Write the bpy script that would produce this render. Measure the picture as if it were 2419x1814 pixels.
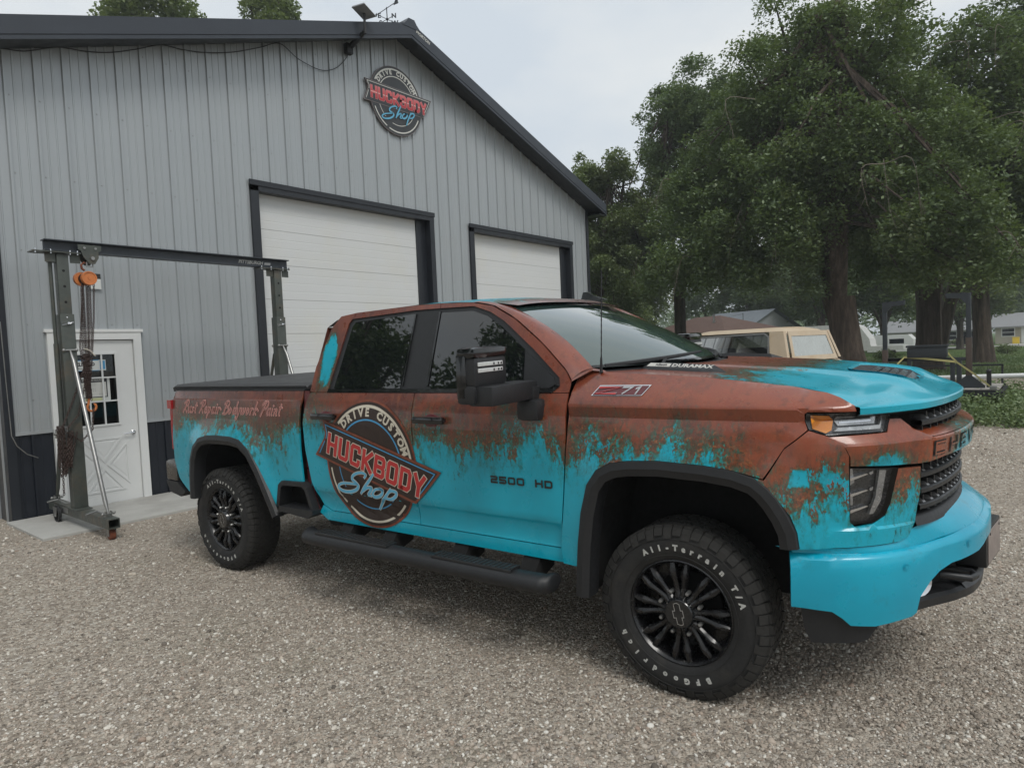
import bpy, bmesh, math, random
import numpy as np
from mathutils import Vector, Matrix
from mathutils.geometry import delaunay_2d_cdt
random.seed(7); rng = np.random.default_rng(11)
for o in list(bpy.data.objects): bpy.data.objects.remove(o)
S = bpy.context.scene
COL = S.collection
R = math.radians
# ------------------------------------------------------------ camera, sky, sun, exposure
cam = bpy.data.cameras.new("camera"); camo = bpy.data.objects.new("camera", cam); COL.objects.link(camo)
fw = Vector((0.77258516, 0.63295055, -0.04985762)); rt = Vector((0.63149716, -0.77419045, -0.04290093))
fw.normalize(); rt = (rt - fw*rt.dot(fw)).normalized(); up = rt.cross(fw)
camo.matrix_world = Matrix(((rt.x, up.x, -fw.x, -2.37534), (rt.y, up.y, -fw.y, -9.40203), (rt.z, up.z, -fw.z, 1.75745), (0, 0, 0, 1)))
cam.sensor_width = 36; cam.lens = 1550/2419*36; cam.clip_start = .05; cam.clip_end = 2000
S.camera = camo
S.render.resolution_x = 1024; S.render.resolution_y = 767
S.view_settings.view_transform = 'Standard'; S.view_settings.look = 'None'; S.view_settings.gamma = 1
S.view_settings.use_curve_mapping = False; S.view_settings.exposure = 0.19
SUN_EL, SUN_AZ = R(52), R(205)      # sun direction: azimuth measured from +Y towards +X
W = bpy.data.worlds.new("World"); S.world = W; W.use_nodes = True
nt = W.node_tree; nt.nodes.clear()
def nd(nt, typ, **kw):
    n = nt.nodes.new(typ)
    for k, v in kw.items(): setattr(n, k, v)
    return n
wo = nd(nt, 'ShaderNodeOutputWorld'); bg = nd(nt, 'ShaderNodeBackground'); bg.inputs['Strength'].default_value = 0.1
sky = nd(nt, 'ShaderNodeTexSky', sky_type='NISHITA', sun_disc=False, sun_elevation=SUN_EL, sun_rotation=SUN_AZ)
sky.air_density = 1.2; sky.dust_density = 3.0
tc = nd(nt, 'ShaderNodeTexCoord'); mp = nd(nt, 'ShaderNodeMapping'); mp.inputs['Scale'].default_value = (1, 1, 2.6)
nz = nd(nt, 'ShaderNodeTexNoise'); nz.inputs['Scale'].default_value = 2.3; nz.inputs['Detail'].default_value = 6; nz.inputs['Roughness'].default_value = .52
rp = nd(nt, 'ShaderNodeValToRGB'); rp.color_ramp.elements[0].position = .36; rp.color_ramp.elements[0].color = (6.0, 6.6, 7.2, 1)
rp.color_ramp.elements[1].position = .62; rp.color_ramp.elements[1].color = (7.5, 7.75, 7.8, 1)
mx = nd(nt, 'ShaderNodeMix', data_type='RGBA'); mx.inputs['Factor'].default_value = .93
nt.links.new(tc.outputs['Generated'], mp.inputs['Vector']); nt.links.new(mp.outputs[0], nz.inputs['Vector'])
nt.links.new(nz.outputs['Fac'], rp.inputs['Fac']); nt.links.new(sky.outputs[0], mx.inputs['A']); nt.links.new(rp.outputs[0], mx.inputs['B'])
nt.links.new(mx.outputs['Result'], bg.inputs['Color']); nt.links.new(bg.outputs[0], wo.inputs['Surface'])
sun = bpy.data.lights.new("sun", 'SUN'); sun.energy = 1.4; sun.angle = R(22); sun.color = (1, .97, .92)
suno = bpy.data.objects.new("sun", sun); COL.objects.link(suno)
sd = Vector((math.sin(SUN_AZ)*math.cos(SUN_EL), math.cos(SUN_AZ)*math.cos(SUN_EL), math.sin(SUN_EL)))
suno.rotation_euler = sd.to_track_quat('Z', 'Y').to_euler()
# ------------------------------------------------------------ materials
class NT:
    def __init__(s, name):
        s.m = bpy.data.materials.new(name); s.m.use_nodes = True; s.t = s.m.node_tree; s.t.nodes.clear()
        s.out = s.n('ShaderNodeOutputMaterial'); s.b = s.n('ShaderNodeBsdfPrincipled'); s.l(s.b.outputs[0], s.out.inputs['Surface'])
        s.tc = s.n('ShaderNodeTexCoord').outputs['Object']
    def n(s, typ, **kw): return nd(s.t, typ, **kw)
    def l(s, a, b): s.t.links.new(a, b)
    def v(s, inp, x):
        if isinstance(x, bpy.types.NodeSocket): s.l(x, inp)
        else: inp.default_value = x
    def math(s, op, a, b=0.0, c=0.0, clamp=False):
        q = s.n('ShaderNodeMath', operation=op, use_clamp=clamp); s.v(q.inputs[0], a); s.v(q.inputs[1], b); s.v(q.inputs[2], c); return q.outputs[0]
    def noise(s, scale, detail=3, rough=.5, vec=None, stretch=None):
        q = s.n('ShaderNodeTexNoise'); q.inputs['Scale'].default_value = scale; q.inputs['Detail'].default_value = detail; q.inputs['Roughness'].default_value = rough
        vec = vec or s.tc
        if stretch:
            mpn = s.n('ShaderNodeMapping'); mpn.inputs['Scale'].default_value = stretch; s.l(vec, mpn.inputs['Vector']); vec = mpn.outputs[0]
        s.l(vec, q.inputs['Vector']); return q.outputs['Fac']
    def ramp(s, fac, stops, interp='LINEAR'):
        q = s.n('ShaderNodeValToRGB'); e = q.color_ramp; e.interpolation = interp
        while len(e.elements) < len(stops): e.elements.new(.5)
        for i, (p, c) in enumerate(stops):
            e.elements[i].position = p; e.elements[i].color = (c, c, c, 1) if isinstance(c, (int, float)) else (*c, 1)
        s.l(fac, q.inputs['Fac']); return q.outputs['Color']
    def mix(s, f, a, b, blend='MIX'):
        q = s.n('ShaderNodeMix', data_type='RGBA', blend_type=blend); s.v(q.inputs['Factor'], f)
        s.v(q.inputs['A'], a if isinstance(a, bpy.types.NodeSocket) else (*a, 1)); s.v(q.inputs['B'], b if isinstance(b, bpy.types.NodeSocket) else (*b, 1)); return q.outputs['Result']
    def maprange(s, x, a, b, c=0.0, d=1.0):
        q = s.n('ShaderNodeMapRange'); s.v(q.inputs['Value'], x)
        for k, w in zip(('From Min', 'From Max', 'To Min', 'To Max'), (a, b, c, d)): q.inputs[k].default_value = w
        return q.outputs[0]
    def bump(s, h, strength=.3, dist=.01):
        q = s.n('ShaderNodeBump'); q.inputs['Strength'].default_value = strength; q.inputs['Distance'].default_value = dist
        s.l(h, q.inputs['Height']); s.l(q.outputs[0], s.b.inputs['Normal'])
    def set(s, **kw):
        for k, x in kw.items(): s.v(s.b.inputs[k.replace('_', ' ')], x if not (isinstance(x, tuple) and len(x) == 3) else (*x, 1))
        return s
def mat(name, col, rough=.5, metal=0, var=.12, vs=6, bump=0, bs=60, spec=.5, coat=0, dirt=None, dscale=3):
    g = NT(name); c2 = tuple(x*(1-var*2) for x in col); c1 = tuple(min(1, x*(1+var)) for x in col)
    c = g.mix(g.noise(vs, 5, .6), c2, c1)
    if dirt:
        f = g.maprange(g.noise(dscale, 6, .65), .5, .72); c = g.mix(f, c, dirt)
    g.set(Base_Color=c, Roughness=g.maprange(g.noise(vs*3, 3), .3, .7, max(.02, rough-.06), min(1, rough+.08)), Metallic=metal)
    g.b.inputs['Specular IOR Level'].default_value = spec; g.b.inputs['Coat Weight'].default_value = coat
    if bump: g.bump(g.noise(bs, 4), bump, .004)
    return g.m
M = {}
M['siding'] = mat('galvanised grey siding', (.36, .385, .40), .40, .25, .07, .8, bump=.05, bs=3)
g = NT('galvanised grey siding'); f1 = g.noise(.9, 4, .6); f2 = g.noise(5, 4, .6, stretch=(1, 1, .03)); sx = g.n('ShaderNodeSeparateXYZ'); g.l(g.tc, sx.inputs[0])
c = g.mix(f1, (.335, .362, .380), (.385, .408, .420)); c = g.mix(g.maprange(f2, .52, .72, 0, .30), c, (.29, .31, .32)); c = g.mix(g.math('MULTIPLY', g.maprange(sx.outputs[2], 1.7, 1.0), g.maprange(g.noise(3, 5, .7), .35, .7, 0, .35)), c, (.30, .275, .24))
g.set(Base_Color=c, Roughness=g.maprange(f1, .3, .7, .34, .5), Metallic=.3); g.bump(g.noise(1.6, 3, .5, stretch=(1, 1, .5)), .25, .03); M['siding'] = g.m
M['navy'] = mat('dark navy wainscot', (.007, .010, .017), .5, 0, .12, 2)
M['trim'] = mat('black trim metal', (.015, .018, .024), .4, 0, .1, 2)
M['roof'] = mat('dark roof metal', (.035, .042, .055), .4, 0, .1, 2)
M['white'] = mat('white door paint', (.70, .71, .70), .4, 0, .04, 3)
M['odoor'] = mat('white overhead door', (.61, .625, .625), .5, 0, .03, .7, bump=.08, bs=90, dirt=(.60, .60, .56), dscale=.8)
M['glassdark'] = mat('dark window glass', (.012, .016, .02), .03, 0, .1, 1, spec=.6)
M['concrete'] = mat('concrete', (.42, .415, .39), .85, 0, .12, 3, bump=.2, bs=120, dirt=(.30, .29, .27), dscale=1.2)
M['crane'] = mat('grey green crane paint', (.085, .095, .085), .45, .3, .2, 9, bump=.05, bs=40, dirt=(.12, .10, .075), dscale=5)
M['beam'] = mat('dark blue grey beam paint', (.035, .042, .052), .45, .1, .12, 5)
M['steel'] = mat('bare steel', (.33, .33, .32), .35, .8, .15, 20)
M['chrome'] = mat('bright metal', (.75, .76, .78), .15, 1, .04, 8)
M['orange'] = mat('orange hoist paint', (.62, .20, .055), .4, 0, .12, 14, dirt=(.35, .12, .05), dscale=25)
M['chain'] = mat('rusty chain', (.07, .045, .038), .6, .5, .4, 60)
M['rust'] = mat('rusty caster', (.22, .07, .035), .8, .1, .4, 40)
M['black'] = mat('black plastic', (.016, .017, .019), .5, 0, .15, 15, bump=.1, bs=300)
M['wheelblack'] = mat('satin black wheel', (.007, .007, .008), .26, 0, .2, 12, coat=.15); M['gloss'] = mat('gloss black', (.008, .009, .010), .12, 0, .1, 8, coat=.5)
M['rubber'] = mat('tyre rubber', (.018, .018, .018), .75, 0, .25, 25, bump=.2, bs=200, dirt=(.035, .032, .028), dscale=7)
M['rubber_brown'] = mat('worn tread rubber', (.028, .027, .025), .85, 0, .3, 30, bump=.3, bs=160)
M['dark'] = mat('underbody black', (.008, .008, .008), .9, 0, .2, 9)
M['whiteprint'] = mat('white print', (.62, .62, .58), .5, 0, .08, 40)
M['tan'] = mat('tan faded paint', (.52, .42, .30), .5, 0, .08, 4, dirt=(.42, .30, .17), dscale=1.6)
M['sign_black'] = mat('sign black', (.035, .038, .042), .4, 0, .1, 5)
M['cream'] = mat('cream print', (.60, .55, .45), .5, 0, .08, 20)
M['red'] = mat('red print', (.52, .035, .035), .4, 0, .15, 14)
M['blue'] = mat('blue print', (.06, .30, .55), .4, 0, .1, 14)
M['sky_blue'] = mat('light blue print', (.12, .42, .62), .4, 0, .15, 9)
M['logo_brown'] = mat('dark brown decal', (.035, .020, .015), .4, 0, .35, 9)
M['logo_rim'] = mat('rust orange decal rim', (.22, .06, .03), .45, 0, .35, 25)
M['paper'] = mat('paper', (.62, .64, .62), .7, 0, .03, 8)
M['ink'] = mat('ink', (.02, .02, .03), .6)
M['yellow'] = mat('yellow', (.75, .52, .03), .5)
# ------------------------------------------------------------ mesh helpers
def link(o, parent=None):
    COL.objects.link(o)
    if parent: o.parent = parent
    return o
def thing(name, label, cat, loc=(0, 0, 0), rz=0, group=None):
    o = bpy.data.objects.new(name, None); o.location = loc; o.rotation_euler = (0, 0, rz); o.empty_display_size = .2
    COL.objects.link(o); o['label'] = label; o['category'] = cat
    if group: o['group'] = group
    return o
def tag(o, label, cat, group=None):
    o['label'] = label; o['category'] = cat
    if group: o['group'] = group
    return o
def smooth_by_angle(me, ang=35):
    n = len(me.polygons)
    if n == 0: return
    me.polygons.foreach_set('use_smooth', np.ones(n, bool))
    bm = bmesh.new(); bm.from_mesh(me); c = R(ang)
    for e in bm.edges:
        if len(e.link_faces) == 2:
            if e.calc_face_angle(0) > c: e.smooth = False
    bm.to_mesh(me); bm.free()
class MB:
    """collects geometry with material slots, builds ONE mesh object"""
    def __init__(s): s.v = []; s.f = []; s.mi = []; s.mats = []
    def slot(s, m):
        if m not in s.mats: s.mats.append(m)
        return s.mats.index(m)
    def add(s, vs, fs, m=None):
        b = len(s.v); s.v += [tuple(p) for p in vs]; k = s.slot(m) if m else 0
        for f in fs: s.f.append(tuple(i+b for i in f)); s.mi.append(k)
        return s
    def box(s, a, b, m=None, bev=0):
        x0, x1 = sorted((a[0], b[0])); y0, y1 = sorted((a[1], b[1])); z0, z1 = sorted((a[2], b[2]))
        if bev <= 0:
            vs = [(x0,y0,z0),(x1,y0,z0),(x1,y1,z0),(x0,y1,z0),(x0,y0,z1),(x1,y0,z1),(x1,y1,z1),(x0,y1,z1)]
            return s.add(vs, [(0,3,2,1),(4,5,6,7),(0,1,5,4),(1,2,6,5),(2,3,7,6),(3,0,4,7)], m)
        bm = bmesh.new(); bmesh.ops.create_cube(bm, size=1)
        for v in bm.verts: v.co = Vector(((x0+x1)/2+v.co.x*(x1-x0), (y0+y1)/2+v.co.y*(y1-y0), (z0+z1)/2+v.co.z*(z1-z0)))
        bmesh.ops.bevel(bm, geom=bm.edges[:]+bm.verts[:], offset=min(bev, .45*min(x1-x0, y1-y0, z1-z0)), segments=2, affect='EDGES', profile=.6)
        bm.verts.index_update(); s.add([v.co[:] for v in bm.verts], [tuple(v.index for v in f.verts) for f in bm.faces], m); bm.free(); return s
    def prism(s, poly, axis, a, b, m=None):
        """poly: 2D list; axis 'x','y','z' extruded from a to b; 2D coords are the remaining axes in order"""
        def P(p, h): return {'x': (h, p[0], p[1]), 'y': (p[0], h, p[1]), 'z': (p[0], p[1], h)}[axis]
        n = len(poly); vs = [P(p, a) for p in poly]+[P(p, b) for p in poly]
        fs = [tuple(range(n)), tuple(range(2*n-1, n-1, -1))]+[(i, i+n, (i+1) % n+n, (i+1) % n) for i in range(n)]
        return s.add(vs, fs, m)
    def tube(s, pts, r, n=8, m=None, cap=True):
        pts = [Vector(p) for p in pts]; rs = r if isinstance(r, (list, tuple)) else [r]*len(pts)
        vs = []; prev = None
        for i, p in enumerate(pts):
            t = (pts[min(i+1, len(pts)-1)]-pts[max(i-1, 0)]).normalized()
            if prev is None: a = t.orthogonal().normalized()
            else:
                a = prev-t*prev.dot(t); a = a.normalized() if a.length > 1e-6 else t.orthogonal().normalized()
            prev = a; b = t.cross(a)
            for k in range(n):
                w = 2*math.pi*k/n; vs.append(p+(a*math.cos(w)+b*math.sin(w))*rs[i])
        fs = []
        for i in range(len(pts)-1):
            for k in range(n):
                fs.append((i*n+k, i*n+(k+1) % n, (i+1)*n+(k+1) % n, (i+1)*n+k))
        if cap: fs.append(tuple(range(n-1, -1, -1))); fs.append(tuple((len(pts)-1)*n+k for k in range(n)))
        return s.add(vs, fs, m)
    def lathe(s, prof, c, axis='y', n=32, m=None, close=False):
        """prof: (h, r) along axis"""
        vs = []
        for h, r in prof:
            for k in range(n):
                w = 2*math.pi*k/n; a, b = r*math.cos(w), r*math.sin(w)
                vs.append({'y': (c[0]+a, c[1]+h, c[2]+b), 'z': (c[0]+a, c[1]+b, c[2]+h), 'x': (c[0]+h, c[1]+a, c[2]+b)}[axis])
        fs = []
        for i in range(len(prof)-1):
            for k in range(n): fs.append((i*n+k, i*n+(k+1) % n, (i+1)*n+(k+1) % n, (i+1)*n+k))
        if prof[0][1] > 1e-5 and close: fs.append(tuple(range(n)))
        if prof[-1][1] > 1e-5 and close: fs.append(tuple((len(prof)-1)*n+k for k in range(n-1, -1, -1)))
        return s.add(vs, fs, m)
    def sphere(s, c, r, m=None, n=10, sc=(1, 1, 1)):
        vs = []; fs = []
        for i in range(n//2+1):
            a = math.pi*i/(n//2)
            for k in range(n): w = 2*math.pi*k/n; vs.append((c[0]+r*sc[0]*math.sin(a)*math.cos(w), c[1]+r*sc[1]*math.sin(a)*math.sin(w), c[2]+r*sc[2]*math.cos(a)))
        for i in range(n//2):
            for k in range(n): fs.append((i*n+k, (i+1)*n+k, (i+1)*n+(k+1) % n, i*n+(k+1) % n))
        return s.add(vs, fs, m)
    def build(s, name, m=None, parent=None, smooth=None, recalc=True):
        me = bpy.data.meshes.new(name); me.from_pydata(s.v, [], s.f)
        ms = [M[k] if isinstance(k, str) else k for k in (s.mats or [m])]
        if m and s.mats and m not in s.mats and None in s.mats: ms[s.mats.index(None)] = M[m] if isinstance(m, str) else m
        for x in ms: me.materials.append(x)
        if len(ms) > 1: me.polygons.foreach_set('material_index', s.mi)
        if recalc:
            bm = bmesh.new(); bm.from_mesh(me); bmesh.ops.recalc_face_normals(bm, faces=bm.faces); bm.to_mesh(me); bm.free()
        if smooth: smooth_by_angle(me, smooth)
        me.update(); o = bpy.data.objects.new(name, me); return link(o, parent)
def dup(o, parent=None, loc=None):
    c = o.copy(); COL.objects.link(c)
    if parent: c.parent = parent
    if loc: c.location = loc
    return c
def struct(o): o['kind'] = 'structure'; return o
def stuff(o): o['kind'] = 'stuff'; return o
# 2D shapes
def text2d(s, size=1, bold=0.0, spacing=1.0, shear=0.0, align='LEFT', res=2):
    c = bpy.data.curves.new('t', 'FONT'); c.body = s; c.size = size; c.offset = bold; c.space_character = spacing; c.shear = shear; c.align_x = align; c.resolution_u = res
    c.fill_mode = 'FRONT'
    o = bpy.data.objects.new('t', c); COL.objects.link(o)
    dg = bpy.context.evaluated_depsgraph_get(); dg.update()
    me = bpy.data.meshes.new_from_object(o.evaluated_get(dg))
    vs = [(v.co.x, v.co.y) for v in me.vertices]; fs = [tuple(p.vertices) for p in me.polygons]
    bpy.data.objects.remove(o); bpy.data.curves.remove(c); bpy.data.meshes.remove(me); return vs, fs
def cat2(pts, n=6, closed=False):
    P = [Vector(p) for p in pts]; out = []; L = len(P)
    for i in range(L if closed else L-1):
        a, b, c, d = (P[(i-1) % L] if closed or i else P[0]*2-P[1]), P[i], P[(i+1) % L], (P[(i+2) % L] if closed or i < L-2 else P[-1]*2-P[-2])
        for k in range(n):
            t = k/n; out.append(.5*((2*b)+(c-a)*t+(2*a-5*b+4*c-d)*t*t+(3*b-a-3*c+d)*t**3))
    if not closed: out.append(P[-1])
    return [tuple(p) for p in out]
def ribbon(pts, w, closed=False, cap=0.0):
    """thick 2D polyline -> verts, quads (mitred); w number or list"""
    P = [Vector(p[:2]) for p in pts]; n = len(P); ws = w if isinstance(w, list) else [w]*n
    vs = []
    for i in range(n):
        a = P[i-1] if (i or closed) else None; c = P[(i+1) % n] if (i < n-1 or closed) else None
        d1 = (P[i]-a).normalized() if a is not None else None; d2 = (c-P[i]).normalized() if c is not None else None
        if d1 is None: d1 = d2
        if d2 is None: d2 = d1
        n1 = Vector((-d1.y, d1.x)); n2 = Vector((-d2.y, d2.x)); mm = (n1+n2)
        if mm.length < 1e-4: mm = n1
        mm.normalize(); k = 1/max(.45, mm.dot(n1)); p = P[i]
        if not closed and cap:
            if i == 0: p = p-d1*cap
            if i == n-1: p = p+d2*cap
        vs += [tuple(p+mm*ws[i]*.5*k), tuple(p-mm*ws[i]*.5*k)]
    fs = [(2*i, 2*i+1, (2*i+3) % (2*n), (2*i+2) % (2*n)) for i in range(n if closed else n-1)]
    return vs, fs
HB = {'H': [[(0,0),(0,1)], [(1,0),(1,1)], [(0,.5),(1,.5)]],
 'U': [[(0,1),(0,.1),(.12,0),(.88,0),(1,.1),(1,1)]],
 'C': [[(1,.80),(1,.9),(.88,1),(.12,1),(0,.9),(0,.1),(.12,0),(.88,0),(1,.1),(1,.20)]],
 'K': [[(0,0),(0,1)], [(1,1),(.2,.5),(1,0)]],
 'B': [[(0,0),(0,1),(.85,1),(1,.9),(1,.62),(.82,.5),(0,.5)], [(.82,.5),(1,.38),(1,.1),(.85,0),(0,0)]],
 'O': [[(.5,0),(.12,0),(0,.1),(0,.9),(.12,1),(.88,1),(1,.9),(1,.1),(.88,0),(.5,0)]],
 'D': [[(.2,0),(0,0),(0,1),(.8,1),(1,.85),(1,.15),(.8,0),(.2,0)]],
 'Y': [[(0,1),(.5,.45),(1,1)], [(.5,.5),(.5,0)]],
 'E': [[(1,1),(0,1),(0,0),(1,0)], [(0,.5),(.9,.5)]], 'V': [[(0,1),(.5,0),(1,1)]], 'L': [[(0,1),(0,0),(1,0)]],
 'R': [[(0,0),(0,1),(.88,1),(1,.9),(1,.6),(.88,.48),(0,.48)], [(.55,.48),(1,0)]], 'T': [[(0,1),(1,1)], [(.5,1),(.5,0)]],
 '2': [[(0,1),(.88,1),(1,.9),(1,.6),(.88,.5),(.12,.5),(0,.4),(0,0),(1,0)]], '5': [[(1,1),(0,1),(0,.5),(.88,.5),(1,.4),(1,.12),(.88,0),(0,0)]],
 '0': [[(.5,0),(.12,0),(0,.1),(0,.9),(.12,1),(.88,1),(1,.9),(1,.1),(.88,0),(.5,0)]],
 'Z': [[(0,1),(1,1),(0,0),(1,0)]], '7': [[(0,1),(1,1),(.4,0)]], '1': [[(.3,.8),(.6,1),(.6,0)]]}
def block_text(s, x0, y0, cw, ch, gap, w):
    """list of ribbons (verts,faces) for blocky letters"""
    out = []; x = x0
    for c in s:
        if c != ' ':
            for st in HB[c]:
                out.append(ribbon([(x+w/2+p[0]*(cw-w), y0+w/2+p[1]*(ch-w)) for p in st], w, cap=0 if c in 'OD0' else w*.5))
        x += cw+gap
    return out
SHOP = [[(.60,.80),(.62,.93),(.50,1.0),(.33,.95),(.22,.80),(.24,.64),(.38,.52),(.50,.38),(.46,.20),(.30,.08),(.08,.05),(-.10,.14),(-.14,.28),(-.02,.40),(.20,.44),(.44,.46)],
 [(.84,1.02),(.78,.72),(.70,.38),(.66,.10)], [(.70,.22),(.80,.40),(.92,.42),(.93,.28),(.90,.12),(1.0,.08)],
 [(1.18,.44),(1.06,.38),(1.02,.20),(1.10,.07),(1.22,.10),(1.30,.24),(1.28,.40),(1.17,.45),(1.3,.40)],
 [(1.50,.52),(1.44,.20),(1.38,-.10),(1.34,-.46)], [(1.46,.34),(1.56,.46),(1.70,.42),(1.72,.26),(1.62,.10),(1.46,.10)]]
SCR = {'R': [[(.1,0),(.25,.5),(.35,1)],[(0,.8),(.25,1.02),(.6,1.05),(.68,.8),(.5,.58),(.25,.52),(.45,.2),(.65,0)]], 'u': [[(0,.5),(.02,.1),(.2,.02),(.36,.5),(.34,.1),(.48,.02)]],
 's': [[(.3,.45),(.1,.42),(.12,.3),(.28,.2),(.2,.02),(0,.05)]], 't': [[(.1,.85),(.08,.15),(.2,0)],[(0,.6),(.3,.62)]], 'e': [[(.05,.25),(.3,.3),(.25,.5),(.08,.45),(.03,.15),(.18,0),(.36,.1)]],
 'p': [[(0,.5),(.04,-.4)],[(.03,.4),(.2,.5),(.3,.3),(.2,.02),(.03,.08)]], 'a': [[(.32,.45),(.1,.48),(.02,.2),(.12,0),(.3,.2),(.34,.5),(.32,.08),(.45,.02)]], 'i': [[(.04,.5),(.04,.1),(.14,.0)],[(.06,.72),(.08,.76)]],
 'r': [[(0,.48),(.04,0)],[(.03,.3),(.15,.48),(.3,.45)]], 'B': [[(.12,0),(.25,1)],[(0,.8),(.3,1.05),(.6,.98),(.6,.7),(.3,.55),(.6,.5),(.66,.2),(.4,-.03),(.0,-.02)]], 'o': [[(.15,.48),(.02,.3),(.1,.02),(.28,.12),(.28,.4),(.12,.48)]],
 'd': [[(.3,.45),(.1,.48),(.02,.2),(.12,0),(.3,.2)],[(.42,1),(.34,.08),(.45,.02)]], 'y': [[(0,.5),(.05,.1),(.2,.05),(.36,.5)],[(.36,.5),(.25,-.3),(.05,-.42),(.02,-.2)]], 'w': [[(0,.5),(.04,.05),(.2,.1),(.26,.45),(.3,.05),(.45,.1),(.52,.5)]],
 'k': [[(.12,1),(.02,0)],[(.32,.5),(.08,.25),(.34,0)]], 'P': [[(.1,-.1),(.25,.5),(.35,1)],[(0,.8),(.25,1.05),(.62,1.05),(.68,.75),(.5,.5),(.25,.5)]], 'n': [[(0,.48),(.04,0)],[(.03,.3),(.18,.5),(.28,.4),(.28,.05),(.4,.02)]]}
SW = {'R': .68, 'B': .68, 'P': .66, 'w': .6, 'i': .2, 'r': .34, 't': .34, 's': .36}
def script_text(s, h, w, gap=.06):
    out = []; x = 0
    for c in s:
        if c == ' ': x += .28*h; continue
        if c == '*': out.append(([(x+(.03*h+w*.55)*math.cos(a)+.1*h, .35*h+(.03*h+w*.55)*math.sin(a)) for a in np.linspace(0, 6.28, 9)[:-1]], [tuple(range(8))])); x += .36*h; continue
        for st in SCR[c]:
            p = cat2(st, 4) if len(st) > 2 else st
            out.append(ribbon([(x+(q[0]+q[1]*.50)*h, q[1]*h) for q in p], w, cap=w*.4))
        x += (SW.get(c, .44)+gap)*h
    return out, x
# ------------------------------------------------------------ ground
def ground_mat():
    g = NT('gravel ground'); v = g.n('ShaderNodeTexVoronoi', feature='F1'); v.inputs['Scale'].default_value = 42; g.l(g.tc, v.inputs['Vector'])
    v2 = g.n('ShaderNodeTexVoronoi', feature='F1'); v2.inputs['Scale'].default_value = 95; g.l(g.tc, v2.inputs['Vector'])
    sep = g.n('ShaderNodeSeparateColor'); g.l(v.outputs['Color'], sep.inputs[0])
    c = g.ramp(sep.outputs[0], [(0, (.20, .165, .13)), (.35, (.35, .30, .245)), (.7, (.46, .405, .335)), (.93, (.56, .515, .44)), (1, (.64, .60, .53))])
    big = g.noise(.35, 5, .6); c = g.mix(g.maprange(big, .35, .7), c, g.mix(.6, c, (.36, .32, .27)))
    sp = g.n('ShaderNodeSeparateColor'); g.l(v2.outputs['Color'], sp.inputs[0]); c = g.mix(g.maprange(sp.outputs[1], .3, .8, 0, .5), c, (.20, .175, .15))
    c = g.mix(g.maprange(g.noise(1.1, 4), .55, .75, 0, .35), c, (.17, .17, .11)); c = g.mix(g.maprange(g.noise(.6, 5, .6), .45, .7, 0, .5), c, (.24, .20, .155))
    h = g.math('ADD', g.math('MULTIPLY', v.outputs['Distance'], -1.2), g.math('MULTIPLY', v2.outputs['Distance'], -.6))
    g.set(Base_Color=c, Roughness=.95); g.b.inputs['Specular IOR Level'].default_value = .25; g.bump(h, .9, .012); return g.m
M['gravel'] = ground_mat()
def stone_mat():
    g = NT('pebble'); oi = g.n('ShaderNodeObjectInfo')
    c = g.ramp(oi.outputs['Random'], [(0, (.09, .078, .065)), (.09, (.20, .17, .14)), (.24, (.38, .32, .26)), (.4, (.47, .41, .34)), (.53, (.33, .30, .27)), (.68, (.56, .50, .42)), (.8, (.34, .255, .20)), (.88, (.68, .64, .56)), (1, (.78, .76, .70))])
    c = g.mix(g.maprange(g.noise(2.5, 3), .3, .7, 0, .35), c, (.25, .22, .19))
    g.set(Base_Color=c, Roughness=.8); g.b.inputs['Specular IOR Level'].default_value = .3; return g.m
M['stone'] = stone_mat()
def grass_mat(name, a, b, dry, scale=3):
    g = NT(name); c = g.mix(g.maprange(g.noise(scale, 5, .65), .35, .65), a, b)
    c = g.mix(g.maprange(g.noise(scale*.3, 4, .6), .5, .7), c, dry); c = g.mix(g.maprange(g.noise(60, 3), .3, .7, 0, .5), c, (.02, .03, .01))
    g.set(Base_Color=c, Roughness=.95); g.b.inputs['Specular IOR Level'].default_value = .1; g.bump(g.noise(40, 4, .7), .8, .05); return g.m
M['lawn'] = grass_mat('lawn', (.07, .13, .032), (.10, .165, .042), (.15, .165, .07), .5)
M['asphalt'] = mat('pale road', (.26, .25, .24), .9, 0, .1, 2)
def sheet(name, x0, y0, x1, y1, z, m, nx=1, ny=1):
    b = MB(); xs = np.linspace(x0, x1, nx+1); ys = np.linspace(y0, y1, ny+1)
    vs = [(x, y, z) for x in xs for y in ys]; b.add(vs, [(i*(ny+1)+j, (i+1)*(ny+1)+j, (i+1)*(ny+1)+j+1, i*(ny+1)+j+1) for i in range(nx) for j in range(ny)])
    return struct(b.build(name, m, recalc=False))
sheet('gravel_ground', -300, -400, 900, 500, 0, 'gravel')
b = MB(); pts = [(26.5, -60), (27.3, -12), (28.2, -9), (27.6, -7), (27, 0), (14, 3), (13.5, 12), (14, 60), (600, 300), (600, -300)]
b.add([(x, y, .006) for x, y in pts], [tuple(range(len(pts)))]); struct(b.build('lawn', 'lawn', recalc=False))
sheet('street', 84, -200, 92, 200, .012, 'asphalt')
sheet('driveway', 92, -9.5, 99.5, -5.0, .014, 'concrete')
# concrete slab by the door, cut in two by a joint
b = MB(); b.box((-.30, -1.34, -.05), (1.52, -.03, .028), None, .006); b.box((1.53, -1.38, -.05), (3.0, -.03, .026), None, .006); struct(b.build('concrete_slab', 'concrete'))
b = MB(); b.box((3.01, -1.3, -.05), (12.4, -.03, .02), None, .006); struct(b.build('concrete_apron', 'concrete'))
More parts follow.
